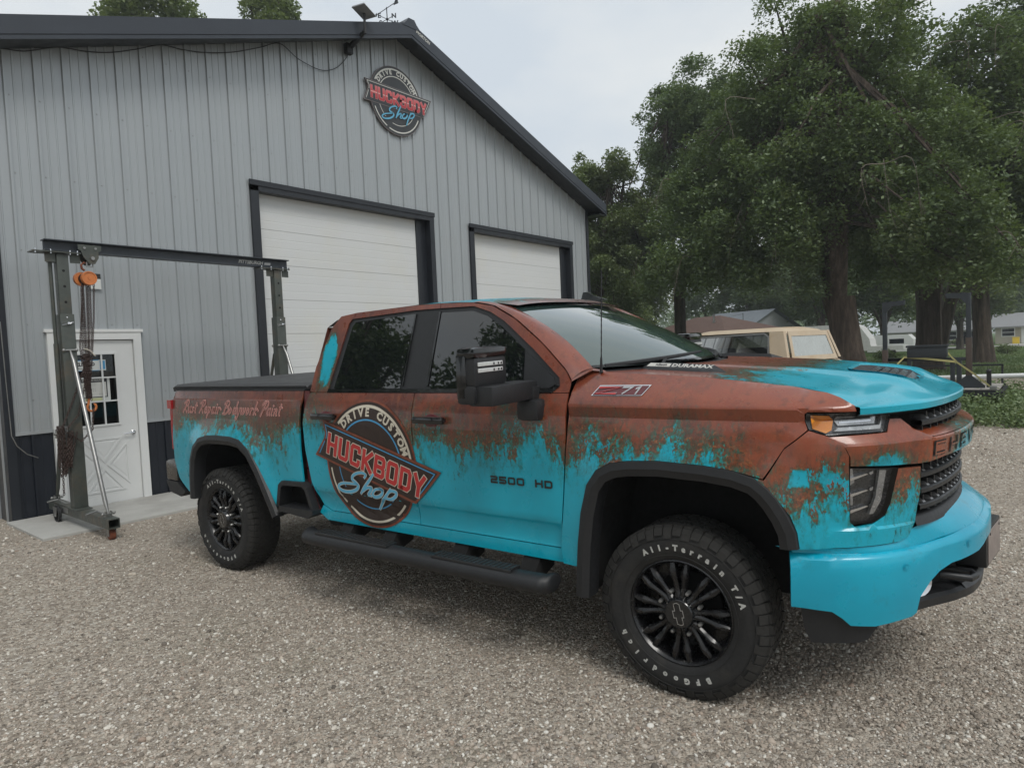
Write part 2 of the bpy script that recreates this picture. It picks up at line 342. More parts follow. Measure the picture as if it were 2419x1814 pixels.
# pebbles: thousands of real stones instanced over the gravel (stuff)
def pebbles():
    stones = bpy.data.collections.new('stones')
    for k in range(7):
        bm = bmesh.new(); bmesh.ops.create_icosphere(bm, subdivisions=1 if k < 4 else 2, radius=.5)
        r = np.random.default_rng(k); sc = (1, r.uniform(.6, .95), r.uniform(.38, .6)); sh = r.normal(0, 1, (3, 3))
        for v in bm.verts:
            q = v.co.copy(); d = 1+.14*math.sin(q.x*5*sh[0, 0]+q.y*4*sh[0, 1])+.12*math.sin(q.z*6+q.y*5*sh[1, 0]+k)
            v.co = Vector((q.x*sc[0]*d, q.y*sc[1]*d, q.z*sc[2]*d))
        me = bpy.data.meshes.new('stone'); bm.to_mesh(me); bm.free(); me.materials.append(M['stone'])
        if k >= 4: me.polygons.foreach_set('use_smooth', np.ones(len(me.polygons), bool))
        o = bpy.data.objects.new('stone', me); stones.objects.link(o)
    N = 260000; cx, cy = -2.375, -9.402
    u = rng.random(N); rr = 2.3*(15/2.3)**(u**.86); th = R(-14)+rng.random(N)*R(104)
    x = cx+rr*np.cos(th); y = cy+rr*np.sin(th)
    keep = (y < -.02) & (rng.random(N) < .72+.28*np.sin(x*.9+1.3*np.sin(y*.8))) & ~((x > -.3) & (x < 3.0) & (y > -1.36)) & ~((x > 3) & (x < 12.4) & (y > -1.3)) & ~((x > 12.6) & (y < -6.9))
    x, y, rr = x[keep], y[keep], rr[keep]; n = len(x)
    size = (.0085+.012*rng.random(n)**1.5+.022*(rng.random(n) < .05)*rng.random(n))*(1+np.clip(rr-5, 0, 9)*.07)
    patch = .5+.5*np.sin(x*1.3+np.sin(y*1.7)*1.2)*np.sin(y*1.1+x*.4)
    size *= .85+.3*patch
    z = size*.12*rng.random(n)
    me = bpy.data.meshes.new('gravel_stones'); me.vertices.add(n); me.vertices.foreach_set('co', np.stack([x, y, z], 1).astype(np.float32).ravel())
    a = me.attributes.new('sz', 'FLOAT', 'POINT'); a.data.foreach_set('value', size.astype(np.float32))
    rot = np.stack([rng.normal(0, .35, n), rng.normal(0, .35, n), rng.random(n)*6.28], 1).astype(np.float32)
    a = me.attributes.new('rot', 'FLOAT_VECTOR', 'POINT'); a.data.foreach_set('vector', rot.ravel())
    a = me.attributes.new('pick', 'INT', 'POINT'); a.data.foreach_set('value', rng.integers(0, 7, n).astype(np.int32))
    o = link(bpy.data.objects.new('gravel_stones', me))
    ng = bpy.data.node_groups.new('scatter', 'GeometryNodeTree'); ng.interface.new_socket('Geometry', in_out='INPUT', socket_type='NodeSocketGeometry'); ng.interface.new_socket('Geometry', in_out='OUTPUT', socket_type='NodeSocketGeometry')
    gi = nd(ng, 'NodeGroupInput'); go = nd(ng, 'NodeGroupOutput'); ip = nd(ng, 'GeometryNodeInstanceOnPoints'); ci = nd(ng, 'GeometryNodeCollectionInfo')
    ci.inputs['Collection'].default_value = stones; ci.inputs['Separate Children'].default_value = True; ci.inputs['Reset Children'].default_value = True
    def at(name, t):
        q = nd(ng, 'GeometryNodeInputNamedAttribute', data_type=t); q.inputs['Name'].default_value = name; return [s for s in q.outputs if s.enabled and s.name == 'Attribute'][0]
    ng.links.new(gi.outputs[0], ip.inputs['Points']); ng.links.new(ci.outputs[0], ip.inputs['Instance']); ip.inputs['Pick Instance'].default_value = True
    ng.links.new(at('pick', 'INT'), ip.inputs['Instance Index']); ng.links.new(at('rot', 'FLOAT_VECTOR'), ip.inputs['Rotation']); ng.links.new(at('sz', 'FLOAT'), ip.inputs['Scale'])
    ng.links.new(ip.outputs[0], go.inputs[0]); md = o.modifiers.new('scatter', 'NODES'); md.node_group = ng
    stuff(o)
pebbles()
hz = NT('pale air'); hz.t.nodes.remove(hz.b); hv_ = hz.n('ShaderNodeVolumePrincipled'); hv_.inputs['Color'].default_value = (.86, .92, .95, 1); hv_.inputs['Density'].default_value = .0011; hz.l(hv_.outputs[0], hz.out.inputs['Volume']); M['haze'] = hz.m
b = MB(); b.box((-306, -406, -1.0), (906, 506, 29)); stuff(b.build('haze', 'haze'))
# ------------------------------------------------------------ metal building
BLD = thing('metal_building', 'large grey ribbed metal workshop with black trim and two white overhead doors', 'building', (0, 0, 0))
PK = 6.13
def wt(x): return 7.64-(.349*(PK-x) if x < PK else .362*(x-PK))
def fb(x): return 7.53-(.335*(PK-x) if x < PK else .347*(x-PK))
def prof(t):   # rib profile, t metres from rib start (period .3048)
    t = t % .3048
    return float(np.interp(t, [0, .004, .010, .034, .040, .10, .106, .118, .124, .195, .201, .213, .219, .3048], [0, -.012, -.026, -.026, 0, 0, -.005, -.0035, 0, 0, -.005, -.005, 0, 0]))
BR = [0, .004, .010, .034, .040, .10, .106, .118, .124, .195, .201, .213, .219, .3047]
def strip(x0, x1, zb, zt, mtl, name, yo=0):
    i = math.floor(x0/.3048+1e-6); xs = [x0]+[i*.3048+t for t in BR if x0+1e-4 < i*.3048+t < x1-1e-4]+[x1]
    m = MB(); vs = []
    for x in xs: vs += [(x, prof(x-1e-6 if x == x1 else x)+yo, zb), (x, prof(x-1e-6 if x == x1 else x)+yo, zt(x) if callable(zt) else zt)]
    m.add(vs, [(2*k, 2*k+2, 2*k+3, 2*k+1) for k in range(len(xs)-1)]); o = m.build(name, mtl, BLD, recalc=False); return o
OPEN = [(.235, 1.295, 2.235), (3.0, 6.845, 4.47), (7.88, 11.71, 4.40)]
edges = sorted(set([-.2, 12.46]+[i*.3048 for i in range(0, 41)]+[a for o_ in OPEN for a in o_[:2]]))
for a, c in zip(edges[:-1], edges[1:]):
    if c-a < .003: continue
    mid = (a+c)/2; op = [o_ for o_ in OPEN if o_[0] < mid < o_[1]]
    strip(a, c, op[0][2] if op else 1.035, wt, 'siding', 'wall_panel')
    if not op: strip(a, c, .0, 1.02, 'navy', 'wainscot_panel', .004)
# screws
m = MB()
for i in range(0, 41):
    for z in (1.42, 2.32, 3.2, 4.1, 5.0, 5.9, 6.8):
        x = i*.3048+.06; 
        if z < wt(x)-.1 and not any(o_[0]-.05 < x < o_[1]+.05 and z < o_[2] for o_ in OPEN): m.box((x-.006, -.007, z-.006), (x+.006, 0, z+.006))
stuff(m.build('screw_heads', 'steel', BLD))
# walls behind (solid body of the building) and roof
m = MB(); m.box((-.2, .16, 0), (12.46, 18, 5.2)); m.build('building_core', 'siding', BLD)
m = MB(); m.prism([(-.2, 5.2), (12.46, 5.2), (12.4, 5.25), (PK, 7.5), (-.14, 5.25)], 'y', .16, 18); m.build('gable_core', 'siding', BLD)
m = MB(); m.box((-.245, -.03, 0), (-.2, 18, wt(-.2))); m.box((-.245, -.034, 0), (-.15, -.0245, wt(-.2))); m.build('corner_trim', 'trim', BLD)
m = MB(); m.box((12.46, -.03, 0), (12.51, 18, 5.33)); m.box((12.40, -.034, 0), (12.51, -.0245, wt(12.46))); m.build('corner_trim', 'trim', BLD)
for a, c in ((-.2, .235), (1.295, 3.0), (6.845, 7.88), (11.71, 12.46)):
    m = MB(); m.box((a, -.028, 1.012), (c, .002, 1.045)); m.build('wainscot_trim', 'siding', BLD)
m = MB()
for k in range(59):
    y = .1+k*.3048; m.box((-.262, y, 0), (-.2451, y+.03, 5.3)); m.box((12.5101, y, 0), (12.527, y+.03, 5.2))
stuff(m.build('side_wall_ribs', 'siding', BLD))
for sgn, x1 in ((-1, -.42), (1, 12.78)):
    # roof sheet with ribs, fascia, soffit on each slope
    m = MB(); d = abs(x1-PK); n = int(18.6/.3048)
    sl = (.335 if sgn < 0 else .347)
    zz = lambda x: fb(x)+.25
    vs = [(PK, -.42, zz(PK)), (x1, -.42, zz(x1)), (x1, 18.2, zz(x1)), (PK, 18.2, zz(PK))]; m.add(vs, [(0, 1, 2, 3)])
    vs = [(p[0], p[1], p[2]-.03) for p in vs]; m.add(vs, [(0, 1, 2, 3)])
    m.build('roof_sheet', 'roof', BLD)
    m = MB()
    for k in range(n):
        y = -.3+k*.3048
        m.add([(PK, y, zz(PK)), (x1, y, zz(x1)), (x1, y+.05, zz(x1)), (PK, y+.05, zz(PK)), (PK, y+.015, zz(PK)+.02), (x1, y+.015, zz(x1)+.02), (x1, y+.035, zz(x1)+.02), (PK, y+.035, zz(PK)+.02)], [(0, 1, 5, 4), (4, 5, 6, 7), (7, 6, 2, 3), (1, 2, 6, 5)])
    m.build('roof_ribs', 'roof', BLD)
    m = MB()
    for (y0, y1, za, zb_) in ((-.432, -.40, .055, .27), (-.424, -.395, .0, .05)):
        m.add([(PK, y0, fb(PK)+za), (x1, y0, fb(x1)+za), (x1, y0, fb(x1)+zb_), (PK, y0, fb(PK)+zb_), (PK, y1, fb(PK)+za), (x1, y1, fb(x1)+za), (x1, y1, fb(x1)+zb_), (PK, y1, fb(PK)+zb_)],
              [(0, 1, 2, 3), (4, 5, 6, 7), (0, 1, 5, 4), (3, 2, 6, 7), (1, 2, 6, 5)])
    m.build('rake_fascia', 'roof', BLD)
    m = MB(); m.add([(PK, -.42, fb(PK)), (x1, -.42, fb(x1)), (x1, -.025, wt(x1)-.002), (PK, -.025, wt(PK)-.002)], [(0, 1, 2, 3)])
    m.build('soffit', 'trim', BLD, recalc=False)
    m = MB(); xo = x1; xi = -.2 if sgn < 0 else 12.46; m.box((min(xo, xi), -.42, fb(x1)-.03), (max(xo, xi), 18, fb(x1)-.01)); m.build('eave_soffit', 'trim', BLD)
    m = MB(); m.box((x1-.02, -.43, fb(x1)-.04), (x1+.02, 18.2, fb(x1)+.24)); m.build('eave_fascia', 'trim', BLD)
m = MB(); m.prism([(PK-.22, 7.70), (PK-.12, 7.79), (PK-.07, 7.86), (PK+.07, 7.86), (PK+.12, 7.79), (PK+.22, 7.70)], 'y', -.44, 18.2); m.build('ridge_cap', 'roof', BLD)
vs, fs = text2d('MORTON', .080, .002, 1.0)
m = MB(); ca, sa = math.cos(-.333), math.sin(-.333)
m.add([(PK+.10+x*ca-y*sa, -.436, 7.655+x*sa+y*ca) for x, y in vs], fs); m.build('lettering', 'whiteprint', BLD)
# overhead doors in their openings
for (x0, x1, zt, t, topt) in ((3.0, 6.845, 4.47, .33, .12), (7.88, 11.71, 4.40, .44, .12)):
    D = MB(); D.box((x0, -.045, 0), (x0+.13, .16, zt)); D.build('door_jamb_trim', 'trim', BLD)
    D = MB(); D.box((x0-.012, -.06, zt-.02), (x1+.012, -.026, zt+.06)); D.box((x0, -.045, zt-.10), (x1, .16, zt-.021)); D.build('door_header_trim', 'trim', BLD)
    D = MB(); D.box((x1-.115, -.045, 0), (x1, .3, zt-.101)); D.box((x1-.36, .10, 0), (x1-.1151, .16, zt-.101)); D.build('door_jamb_trim', 'trim', BLD)
    od = bpy.data.objects.new('overhead_door', bpy.data.meshes.new('overhead_door')); link(od, BLD)
    f = MB(); f.box((x0+.13, .155, 0), (x1-.361, .158, zt-.1)); f_o = f.build('tmp', 'odoor'); od.data = f_o.data; bpy.data.objects.remove(f_o); od.data.name = 'overhead_door'
    ns = 8; hs = (zt-.1)/ns; xa, xb = x0+.131, x1-.362
    for k in range(ns):
        zs = []; ys = []; z = k*hs
        for j in range(4):
            q = z+j*hs/4; d = .004 if j == 0 else .0013
            zs += [q, q+.006, q+.014, q+hs/4-.006]; ys += [.120+d, .120+d, .120, .120]
        zs.append(z+hs-.0003); ys.append(.120)
        m = MB(); vs = []
        for z_, y_ in zip(zs, ys): vs += [(xa, y_, z_), (xb, y_, z_)]
        m.add(vs, [(2*i, 2*i+1, 2*i+3, 2*i+2) for i in range(len(zs)-1)]); m.build('door_section', 'odoor', od, recalc=False)
# entry door
ED = bpy.data.objects.new('entry_door', bpy.data.meshes.new('entry_door')); link(ED, BLD)
m = MB()
X0, X1, G0, G1, Z0, Z1 = .33, 1.195, .475, .995, 1.02, 1.968
m.box((X0, -.012, .02), (G0, .03, 2.12)); m.box((G1, -.012, .02), (X1, .03, 2.12)); m.box((G0, -.012, .02), (G1, .03, Z0)); m.box((G0, -.012, Z1), (G1, .03, 2.12))
t_ = m.build('tmp', 'white'); ED.data = t_.data; bpy.data.objects.remove(t_)
m = MB(); m.box((.235, -.05, 0), (.325, .1, 2.225)); m.box((1.20, -.05, 0), (1.295, .1, 2.225)); m.box((.3251, -.05, 2.13), (1.1999, .1, 2.225)); m.box((.21, -.062, 2.2255), (1.32, .0, 2.262)); m.build('door_frame', 'white', BLD)
m = MB(); m.box((.33, -.05, .0), (1.195, .09, .018)); m.build('threshold', 'steel', BLD)
m = MB()
for (a, c, e, f) in ((G0, G0+.028, Z0, Z1), (G1-.028, G1, Z0, Z1), (G0+.028, G1-.028, Z0, Z0+.028), (G0+.028, G1-.028, Z1-.028, Z1)): m.box((a, -.026, e), (c, -.0121, f), None, .004)
m.build('pane_surround', 'white', ED)
for k in (1, 2):
    m = MB(); x = G0+.02+(G1-G0-.04)*k/3; m.box((x-.009, -.022, Z0+.028), (x+.009, -.004, Z1-.028)); m.build('muntin', 'white', ED)
    m = MB(); z = Z0+.02+(Z1-Z0-.04)*k/3; m.box((G0+.028, -.023, z-.009), (G1-.028, -.0045, z+.009)); m.build('muntin', 'white', ED)
m = MB(); m.box((G0, .012, Z0), (G1, .016, Z1)); 
gl = NT('clear door pane'); gl.t.nodes.remove(gl.b); mxs = gl.n('ShaderNodeMixShader'); tr = gl.n('ShaderNodeBsdfTransparent'); gs = gl.n('ShaderNodeBsdfGlossy'); gs.inputs['Roughness'].default_value = .02
tr.inputs['Color'].default_value = (.8, .84, .84, 1); fr = gl.n('ShaderNodeFresnel'); gl.l(fr.outputs[0], mxs.inputs[0]); gl.l(tr.outputs[0], mxs.inputs[1]); gl.l(gs.outputs[0], mxs.inputs[2]); gl.l(mxs.outputs[0], gl.out.inputs['Surface']); M['pane'] = gl.m
m.build('pane', 'pane', ED)
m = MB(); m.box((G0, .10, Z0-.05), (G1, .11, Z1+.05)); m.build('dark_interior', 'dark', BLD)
# crossbuck panel mouldings
m = MB(); cx_, cz_ = .765, .52; hw, hh = .30, .36
for s4 in range(4):
    a = s4*math.pi/2; tri = []
    if s4 % 2 == 0: tri = [(-hw*.72, hh*.93), (hw*.72, hh*.93), (0, hh*.14)]
    else: tri = [(hw*.93, -hh*.72), (hw*.93, hh*.72), (hw*.14, 0)]
    sg = 1 if s4 < 2 else -1
    tri = [(cx_+p[0]*sg, cz_+p[1]*sg) for p in tri]
    vs, fs = ribbon(tri, .022, True); n = len(vs)
    m.add([(p[0], -.0121, p[1]) for p in vs]+[(p[0], -.021, p[1]) for p in vs], [tuple(i+n for i in f) for f in fs]+[(2*i, (2*i+2) % n, (2*i+2) % n+n, 2*i+n) for i in range(n//2)]+[(2*i+1, (2*i+3) % n, (2*i+3) % n+n, 2*i+1+n) for i in range(n//2)])
    cx2 = sum(p[0] for p in tri)/3; cz2 = sum(p[1] for p in tri)/3
    m.add([(cx2+(p[0]-cx2)*.6, -.016, cz2+(p[1]-cz2)*.6) for p in tri]+[(cx2+(p[0]-cx2)*.75, -.0121, cz2+(p[1]-cz2)*.75) for p in tri], [(0, 1, 2), (0, 1, 4, 3), (1, 2, 5, 4), (2, 0, 3, 5)])
m.build('crossbuck_moulding', 'white', ED)
m = MB(); m.lathe([(-.012, .001), (-.012, .03), (-.022, .03), (-.03, .02)], (1.13, 0, .905), 'y', 16); m.tube([(1.13, -.03, .905), (1.13, -.055, .905)], .011); m.tube([(1.13, -.055, .905), (1.06, -.06, .903), (1.0, -.055, .898)], [.011, .009, .007]); m.build('lever_handle', 'chrome', ED, 40)
# signs inside the pane
def card(name, label, x0, z0, x1, z1, y, parts, base='paper', group=None):
    t = thing(name, label, 'sign', ((x0+x1)/2, y, z0)); ox, oz = (x0+x1)/2, z0
    m = MB(); m.box((x0-ox, -.001, 0), (x1-ox, .002, z1-z0)); m.build('board', base, t)
    for (nm, mt, polys) in parts:
        for k, (vs, fs) in enumerate(polys): m = MB(); m.add([(p[0]-ox, -.0016-.0002*(k % 3), p[1]-oz) for p in vs], fs); m.build(nm, mt, t, recalc=False)
    return t
def rect(a, b_, c, d): return ([(a, b_), (c, b_), (c, d), (a, d)], [(0, 1, 2, 3)])
def tx(s, x, z, sz, **k):
    vs, fs = text2d(s, sz, **k); return ([(x+p[0], z+p[1]) for p in vs], fs)
disc = lambda x, z, r, n=20: ([(x+r*math.cos(6.283*k/n), z+r*math.sin(6.283*k/n)) for k in range(n)], [tuple(range(n))])
card('door_sign', 'white and blue CLOSED sign with a clock face hanging inside the entry door pane', .50, 1.738, .868, 1.875, .006,
     [('lettering', 'ink', [tx('CLOSED', .52, 1.80, .062, bold=.003, spacing=.95), tx('Please Call Again', .54, 1.762, .026, shear=.3)]), ('blue_border', 'blue', [rect(.50, 1.866, .79, 1.875), rect(.50, 1.738, .79, 1.744), rect(.80, 1.752, .860, 1.862)]),
      ('clock_face', 'cream', [disc(.829, 1.806, .031)])])
card('hours_sign', 'black and white BUSINESS HOURS board taped inside the middle panes of the entry door', .555, 1.395, .868, 1.648, .007,
     [('lettering', 'whiteprint', [rect(.565, 1.405, .855, 1.59), tx('BUSINESS HOURS', .583, 1.607, .030, bold=.0015)]),
      ('small_print', 'ink', [tx(s, .572, 1.57-i*.024, .017) for i, s in enumerate(('SUNDAY', 'MONDAY', 'TUESDAY', 'WEDNESDAY', 'THURSDAY', 'FRIDAY', 'SATURDAY'))]+[tx(s, .70, 1.57-i*.024, .017) for i, s in enumerate(('8 - 5', '8 - 5', '8 - 5', '8 - 5', '8 - 5'))]+[tx(s, .77, 1.45-i*.022, .017) for i, s in enumerate(('CLOSED', 'CLOSED'))])], 'ink')
t = thing('paper_sheet', 'yellowish paper sheet behind the business hours board in the door pane', 'paper', (.75, .009, 1.35)); m = MB(); m.box((-.18, 0, .0), (.15, .002, .30)); m.build('sheet', 'paper', t); m = MB(); m.box((-.14, -.0012, .005), (.05, -.0002, .04)); m.build('yellow_note', mat('pale yellow', (.62, .64, .36), .7), t)
# small notice box on wall behind the hoist
t = thing('wall_notice_box', 'small black and white notice holder screwed to the grey wall behind the hoist', 'notice', (.80, -.025, 2.77)); m = MB(); m.box((-.06, -.01, .13), (.07, .0, .195), None, .003); m.build('header', 'black', t); m = MB(); m.box((-.06, -.012, 0), (.07, 0, .128), None, .004); m.build('pocket', 'paper', t)
m = MB(); m.lathe([(-.011, .0001), (-.011, .012)], (.005, 0, .165), 'y', 12); m.build('screw', 'steel', t)
# black cable festooned under the eave, and the low grey wire
cab = [(-.19, 5.42), (.0, 5.50), (.244, 5.545), (.584, 5.70), (.898, 5.75), (1.187, 5.83), (1.52, 5.98), (1.821, 6.13), (2.105, 6.16), (2.462, 6.23), (2.872, 6.37), (3.315, 6.58), (3.652, 6.75), (3.949, 6.62), (4.266, 6.56), (4.49, 6.58), (4.727, 6.70), (4.94, 6.93), (5.01, 7.08)]
m = MB(); m.tube([(p[0], -.032, p[1]) for p in cat2(cab, 5)], .006, 6); tag(m.build('dish_cable', 'black', smooth=60), 'thin black cable looping under the left eave towards the satellite dish', 'cable')
m = MB(); pts = [(-.21, -.04, 2.35), (-.2, -.04, 1.6), (-.19, -.045, 1.02), (-.15, -.06, .90), (-.06, -.06, .79), (.05, -.06, .73)]
m.tube(pts, .006, 6); tag(m.build('wall_wire', 'steel', smooth=60), 'loose grey wire running down the left corner trim of the workshop', 'cable')
# satellite dish
t = thing('satellite_dish', 'flat grey satellite internet dish on a black arm under the roof edge', 'dish', (5.0, -.03, 7.0))
m = MB(); m.box((-.11, -.10, -.02), (.02, .0, .15), None, .01); m.build('wall_bracket', 'black', t)
m = MB(); m.tube([(-.02, -.06, .10), (-.03, -.35, .17), (-.05, -.52, .21)], [.05, .042, .035], 8); m.build('arm', 'black', t, 40)
m = MB(); m.tube([(-.05, -.52, .17), (-.05, -.52, .50)], .022, 10); m.build('pole', 'black', t, 40)
m = MB(); a = R(24); 
P_ = [(-.20, -.12, -.015), (.20, -.12, -.015), (.20, .12, -.015), (-.20, .12, -.015), (-.19, -.11, .010), (.19, -.11, .010), (.19, .11, .010), (-.19, .11, .010), (0, 0, -.04)]
Mx = Matrix.Rotation(R(22), 3, 'Z') @ Matrix.Rotation(R(4), 3, 'Y') @ Matrix.Rotation(R(-4), 3, 'X')
m.add([tuple(Mx @ Vector(p)+Vector((-.05, -.52, .53))) for p in P_], [(4, 5, 6, 7), (0, 1, 5, 4), (1, 2, 6, 5), (2, 3, 7, 6), (3, 0, 4, 7), (0, 1, 8), (1, 2, 8), (2, 3, 8), (3, 0, 8)]); m.build('panel', mat('dish grey', (.22, .23, .24), .5), t)
# weathervane
t = thing('weathervane', 'black weathervane with compass letters standing on the roof ridge', 'weathervane', (6.14, .23, 7.85))
m = MB(); m.tube([(0, 0, 0), (0, 0, .46)], .010, 6); m.sphere((0, 0, .24), .026, None, 8); m.build('pole', 'trim', t, 40)
m = MB(); m.tube([(0, -.17, .24), (0, .17, .24)], .006, 6); m.tube([(-.17, 0, .24), (.17, 0, .24)], .006, 6); m.build('compass_arms', 'trim', t)
for ch, px, py in (('N', 0, -.19), ('S', 0, .19), ('E', -.19, 0), ('W', .19, 0)):
    vs, fs = text2d(ch, .12, .005, align='CENTER'); m = MB(); m.add([(px+p[0]*.62, py-p[0]*.78, .20+p[1]) for p in vs], fs); m.build('letter', 'trim', t)
m = MB(); m.tube([(.0, .30, .42), (0, -.26, .46)], .007, 6); m.prism([(.37, .41), (.29, .39), (.29, .455)], 'x', -.005, .005); m.prism([(-.20, .43), (-.33, .42), (-.31, .47), (-.34, .52), (-.25, .50)], 'x', -.006, .006); m.build('arrow', 'trim', t)
# ------------------------------------------------------------ logo shared by wall sign and truck decal
def fillpoly(outline, holes=(), res=.05):
    """constrained triangulation with interior grid points"""
    pts = [Vector(p) for p in outline]; n = len(pts); ed = [(i, (i+1) % n) for i in range(n)]
    xs = [p[0] for p in outline]; ys = [p[1] for p in outline]
    def inside(x, y):
        c = False; j = n-1
        for i in range(n):
            xi, yi = outline[i]; xj, yj = outline[j]
            if (yi > y) != (yj > y) and x < (xj-xi)*(y-yi)/(yj-yi)+xi: c = not c
            j = i
        return c
    x = math.floor(min(xs)/res)*res
    while x < max(xs):
        y = math.floor(min(ys)/res)*res
        while y < max(ys):
            if inside(x, y): pts.append(Vector((x, y)))
            y += res
        x += res
    V, E_, F_, *_ = delaunay_2d_cdt(pts, ed, [], 1, 1e-5)
    return [tuple(v) for v in V], [tuple(f) for f in F_]
def arc(r, a0, a1, n=40, cx=0, cy=0): return [(cx+r*math.sin(R(a0+(a1-a0)*k/n)), cy+r*math.cos(R(a0+(a1-a0)*k/n))) for k in range(n+1)]
def ringpart(r, w, a0, a1): return ribbon(arc(r, a0, a1, 40), w)
def arctext(s, r, a0, a1, size, bold):
    out = []; n = len(s)
    for k, ch in enumerate(s):
        if ch == ' ': continue
        a = R(a0+(a1-a0)*k/(n-1)); vs, fs = text2d(ch, size, bold, align='CENTER')
        out.append(([(r*math.sin(a)+p[0]*math.cos(a)+p[1]*math.sin(a), r*math.cos(a)-p[0]*math.sin(a)+p[1]*math.cos(a)) for p in vs], fs))
    return out
BAN = [(-.715, .222), (.87, .222), (.76, .03), (.65, -.14), (.60, -.145), (-.76, -.145), (-.69, 0), (-.66, .06), (-.655, .12)]
def grow(poly, d):
    c = Vector((.03, .035)); out = []
    n = len(poly)
    for i in range(n):
        a, b_, c_ = Vector(poly[i-1]), Vector(poly[i]), Vector(poly[(i+1) % n]); d1 = (b_-a).normalized(); d2 = (c_-b_).normalized()
        n1 = Vector((-d1.y, d1.x)); n2 = Vector((-d2.y, d2.x)); mm = (n1+n2).normalized(); out.append(tuple(b_+mm*d/max(.5, mm.dot(n1))))
    return out
def resample(poly, s):
    out = []; n = len(poly)
    for i in range(n):
        a, b_ = Vector(poly[i]), Vector(poly[(i+1) % n]); k = max(1, int((b_-a).length/s))
        for j in range(k): out.append(tuple(a+(b_-a)*j/k))
    return out
def logo_layers(truck):
    """list of (part name, material, [(verts,faces)], depth)"""
    C = ('logo_brown', 'logo_rim', 'cream', 'red', 'blue', 'cream') if truck else ('sign_black', 'sign_edge', 'whiteprint', 'red_fade', 'sky_blue', 'whiteprint')
    L = []
    rim = .022 if truck else .012
    L.append(('disc_rim', C[1], [fillpoly(arc(.615+rim*.6, 0, 354, 59), res=.06)], 0))
    L.append(('disc', C[0], [fillpoly(arc(.615-rim*.4, 0, 354, 59), res=.06)], 1))
    L.append(('outer_ring', C[2], [ringpart(.565, .026, -62, 66), ringpart(.565, .02, -112, -152), ringpart(.565, .022, -158, -246)], 2))
    L.append(('inner_ring', C[4] if truck else C[2], [ringpart(.435, .016, -58, 62), ringpart(.44, .011, -106, -140), ringpart(.44, .012, -163, -240)], 2))
    L.append(('arc_lettering', C[2], arctext('DRIVE CUSTOM', .472, -55, 57, .108, .005), 3))
    L.append(('banner_rim', C[1], [fillpoly(resample(grow(BAN, rim*.7), .07), res=.06)], 4))
    L.append(('banner', C[0], [fillpoly(resample(grow(BAN, -rim*.4), .07), res=.06)], 5))
    e = BAN; L.append(('banner_line', C[4] if truck else C[2], [ribbon([(-.645, .06), (-.64, .12), (-.68, .197), (.828, .197), (.735, .03), (.66, -.10)], .011), ribbon([(-.66, .03), (-.72, -.12)], .010)], 6))
    word = 'HUCKBODY'; cw, gp = .150, .022; outl = []; fillr = []
    x = -.615
    for ch in word:
        dx = x; w = .043
        for st in HB[ch]:
            q = [(dx+w/2+p[0]*(cw-w), -.083+w/2+p[1]*(.222-w)) for p in st]
            if ch == 'Y' : pass
            outl.append(ribbon(q, w+.016, cap=0 if ch == 'O' else w*.5+.008)); fillr.append(ribbon(q, w, cap=0 if ch == 'O' else w*.5))
        x += cw+gp
    L.append(('word_outline', C[5] if truck else 'pale_red', outl, 7)); L.append(('word', C[3], fillr, 8))
    a, c2 = [], []
    for st in SHOP:
        q = cat2(st, 6) if len(st) > 3 else st
        q = [(-.335+p[0]*.42+p[1]*.06, -.405+p[1]*.25+.095*p[0]) for p in q]; n = len(q)
        ww = [.030*(.6+.4*math.sin(math.pi*(i+.5)/n)) for i in range(n)]
        a.append(ribbon(q, [w+.010 for w in ww], cap=.010)); c2.append(ribbon(q, ww, cap=.006))
    L.append(('script_outline', C[2] if truck else 'sign_black', a, 9)); L.append(('script', 'sky_blue', c2, 10))
    return L
g = NT('faded red chrome print'); sx = g.n('ShaderNodeSeparateXYZ'); g.l(g.tc, sx.inputs[0]); zz_ = g.maprange(sx.outputs[2], -.083, .14)
g.set(Base_Color=g.ramp(zz_, [(0, (.40, .03, .04)), (.42, (.50, .06, .07)), (.5, (.72, .45, .42)), (.56, (.55, .05, .06)), (1, (.60, .16, .17))]), Roughness=.4); M['red_fade'] = g.m
M['pale_red'] = mat('pale red edge', (.45, .20, .20), .4); M['sign_edge'] = mat('grey brown sign edge', (.16, .14, .14), .5)
t = thing('wall_sign', 'round black HUCKBODY Shop sign with red banner lettering high on the gable wall', 'sign', (6.02, -.055, 6.465))
for nm, mt, polys, d in logo_layers(False):
    m = MB()
    for k, (vs, fs) in enumerate(polys):
        dd = -.0015*d-.0003*(k % 5)
        m.add([(p[0], dd, p[1]) for p in vs], fs)
    if nm == 'arc_lettering':
        for (vs, fs) in polys: q = MB(); q.add([(p[0], -.0015*d, p[1]) for p in vs], fs); q.build('letter', mt, t, recalc=False)
        continue
    m.build(nm, mt, t, recalc=False)
m = MB(); m.prism(arc(.622, 0, 354, 59), 'y', .001, .03); m.prism(grow(BAN, .008), 'y', .0005, .028); m.build('backing_board', 'sign_edge', t)
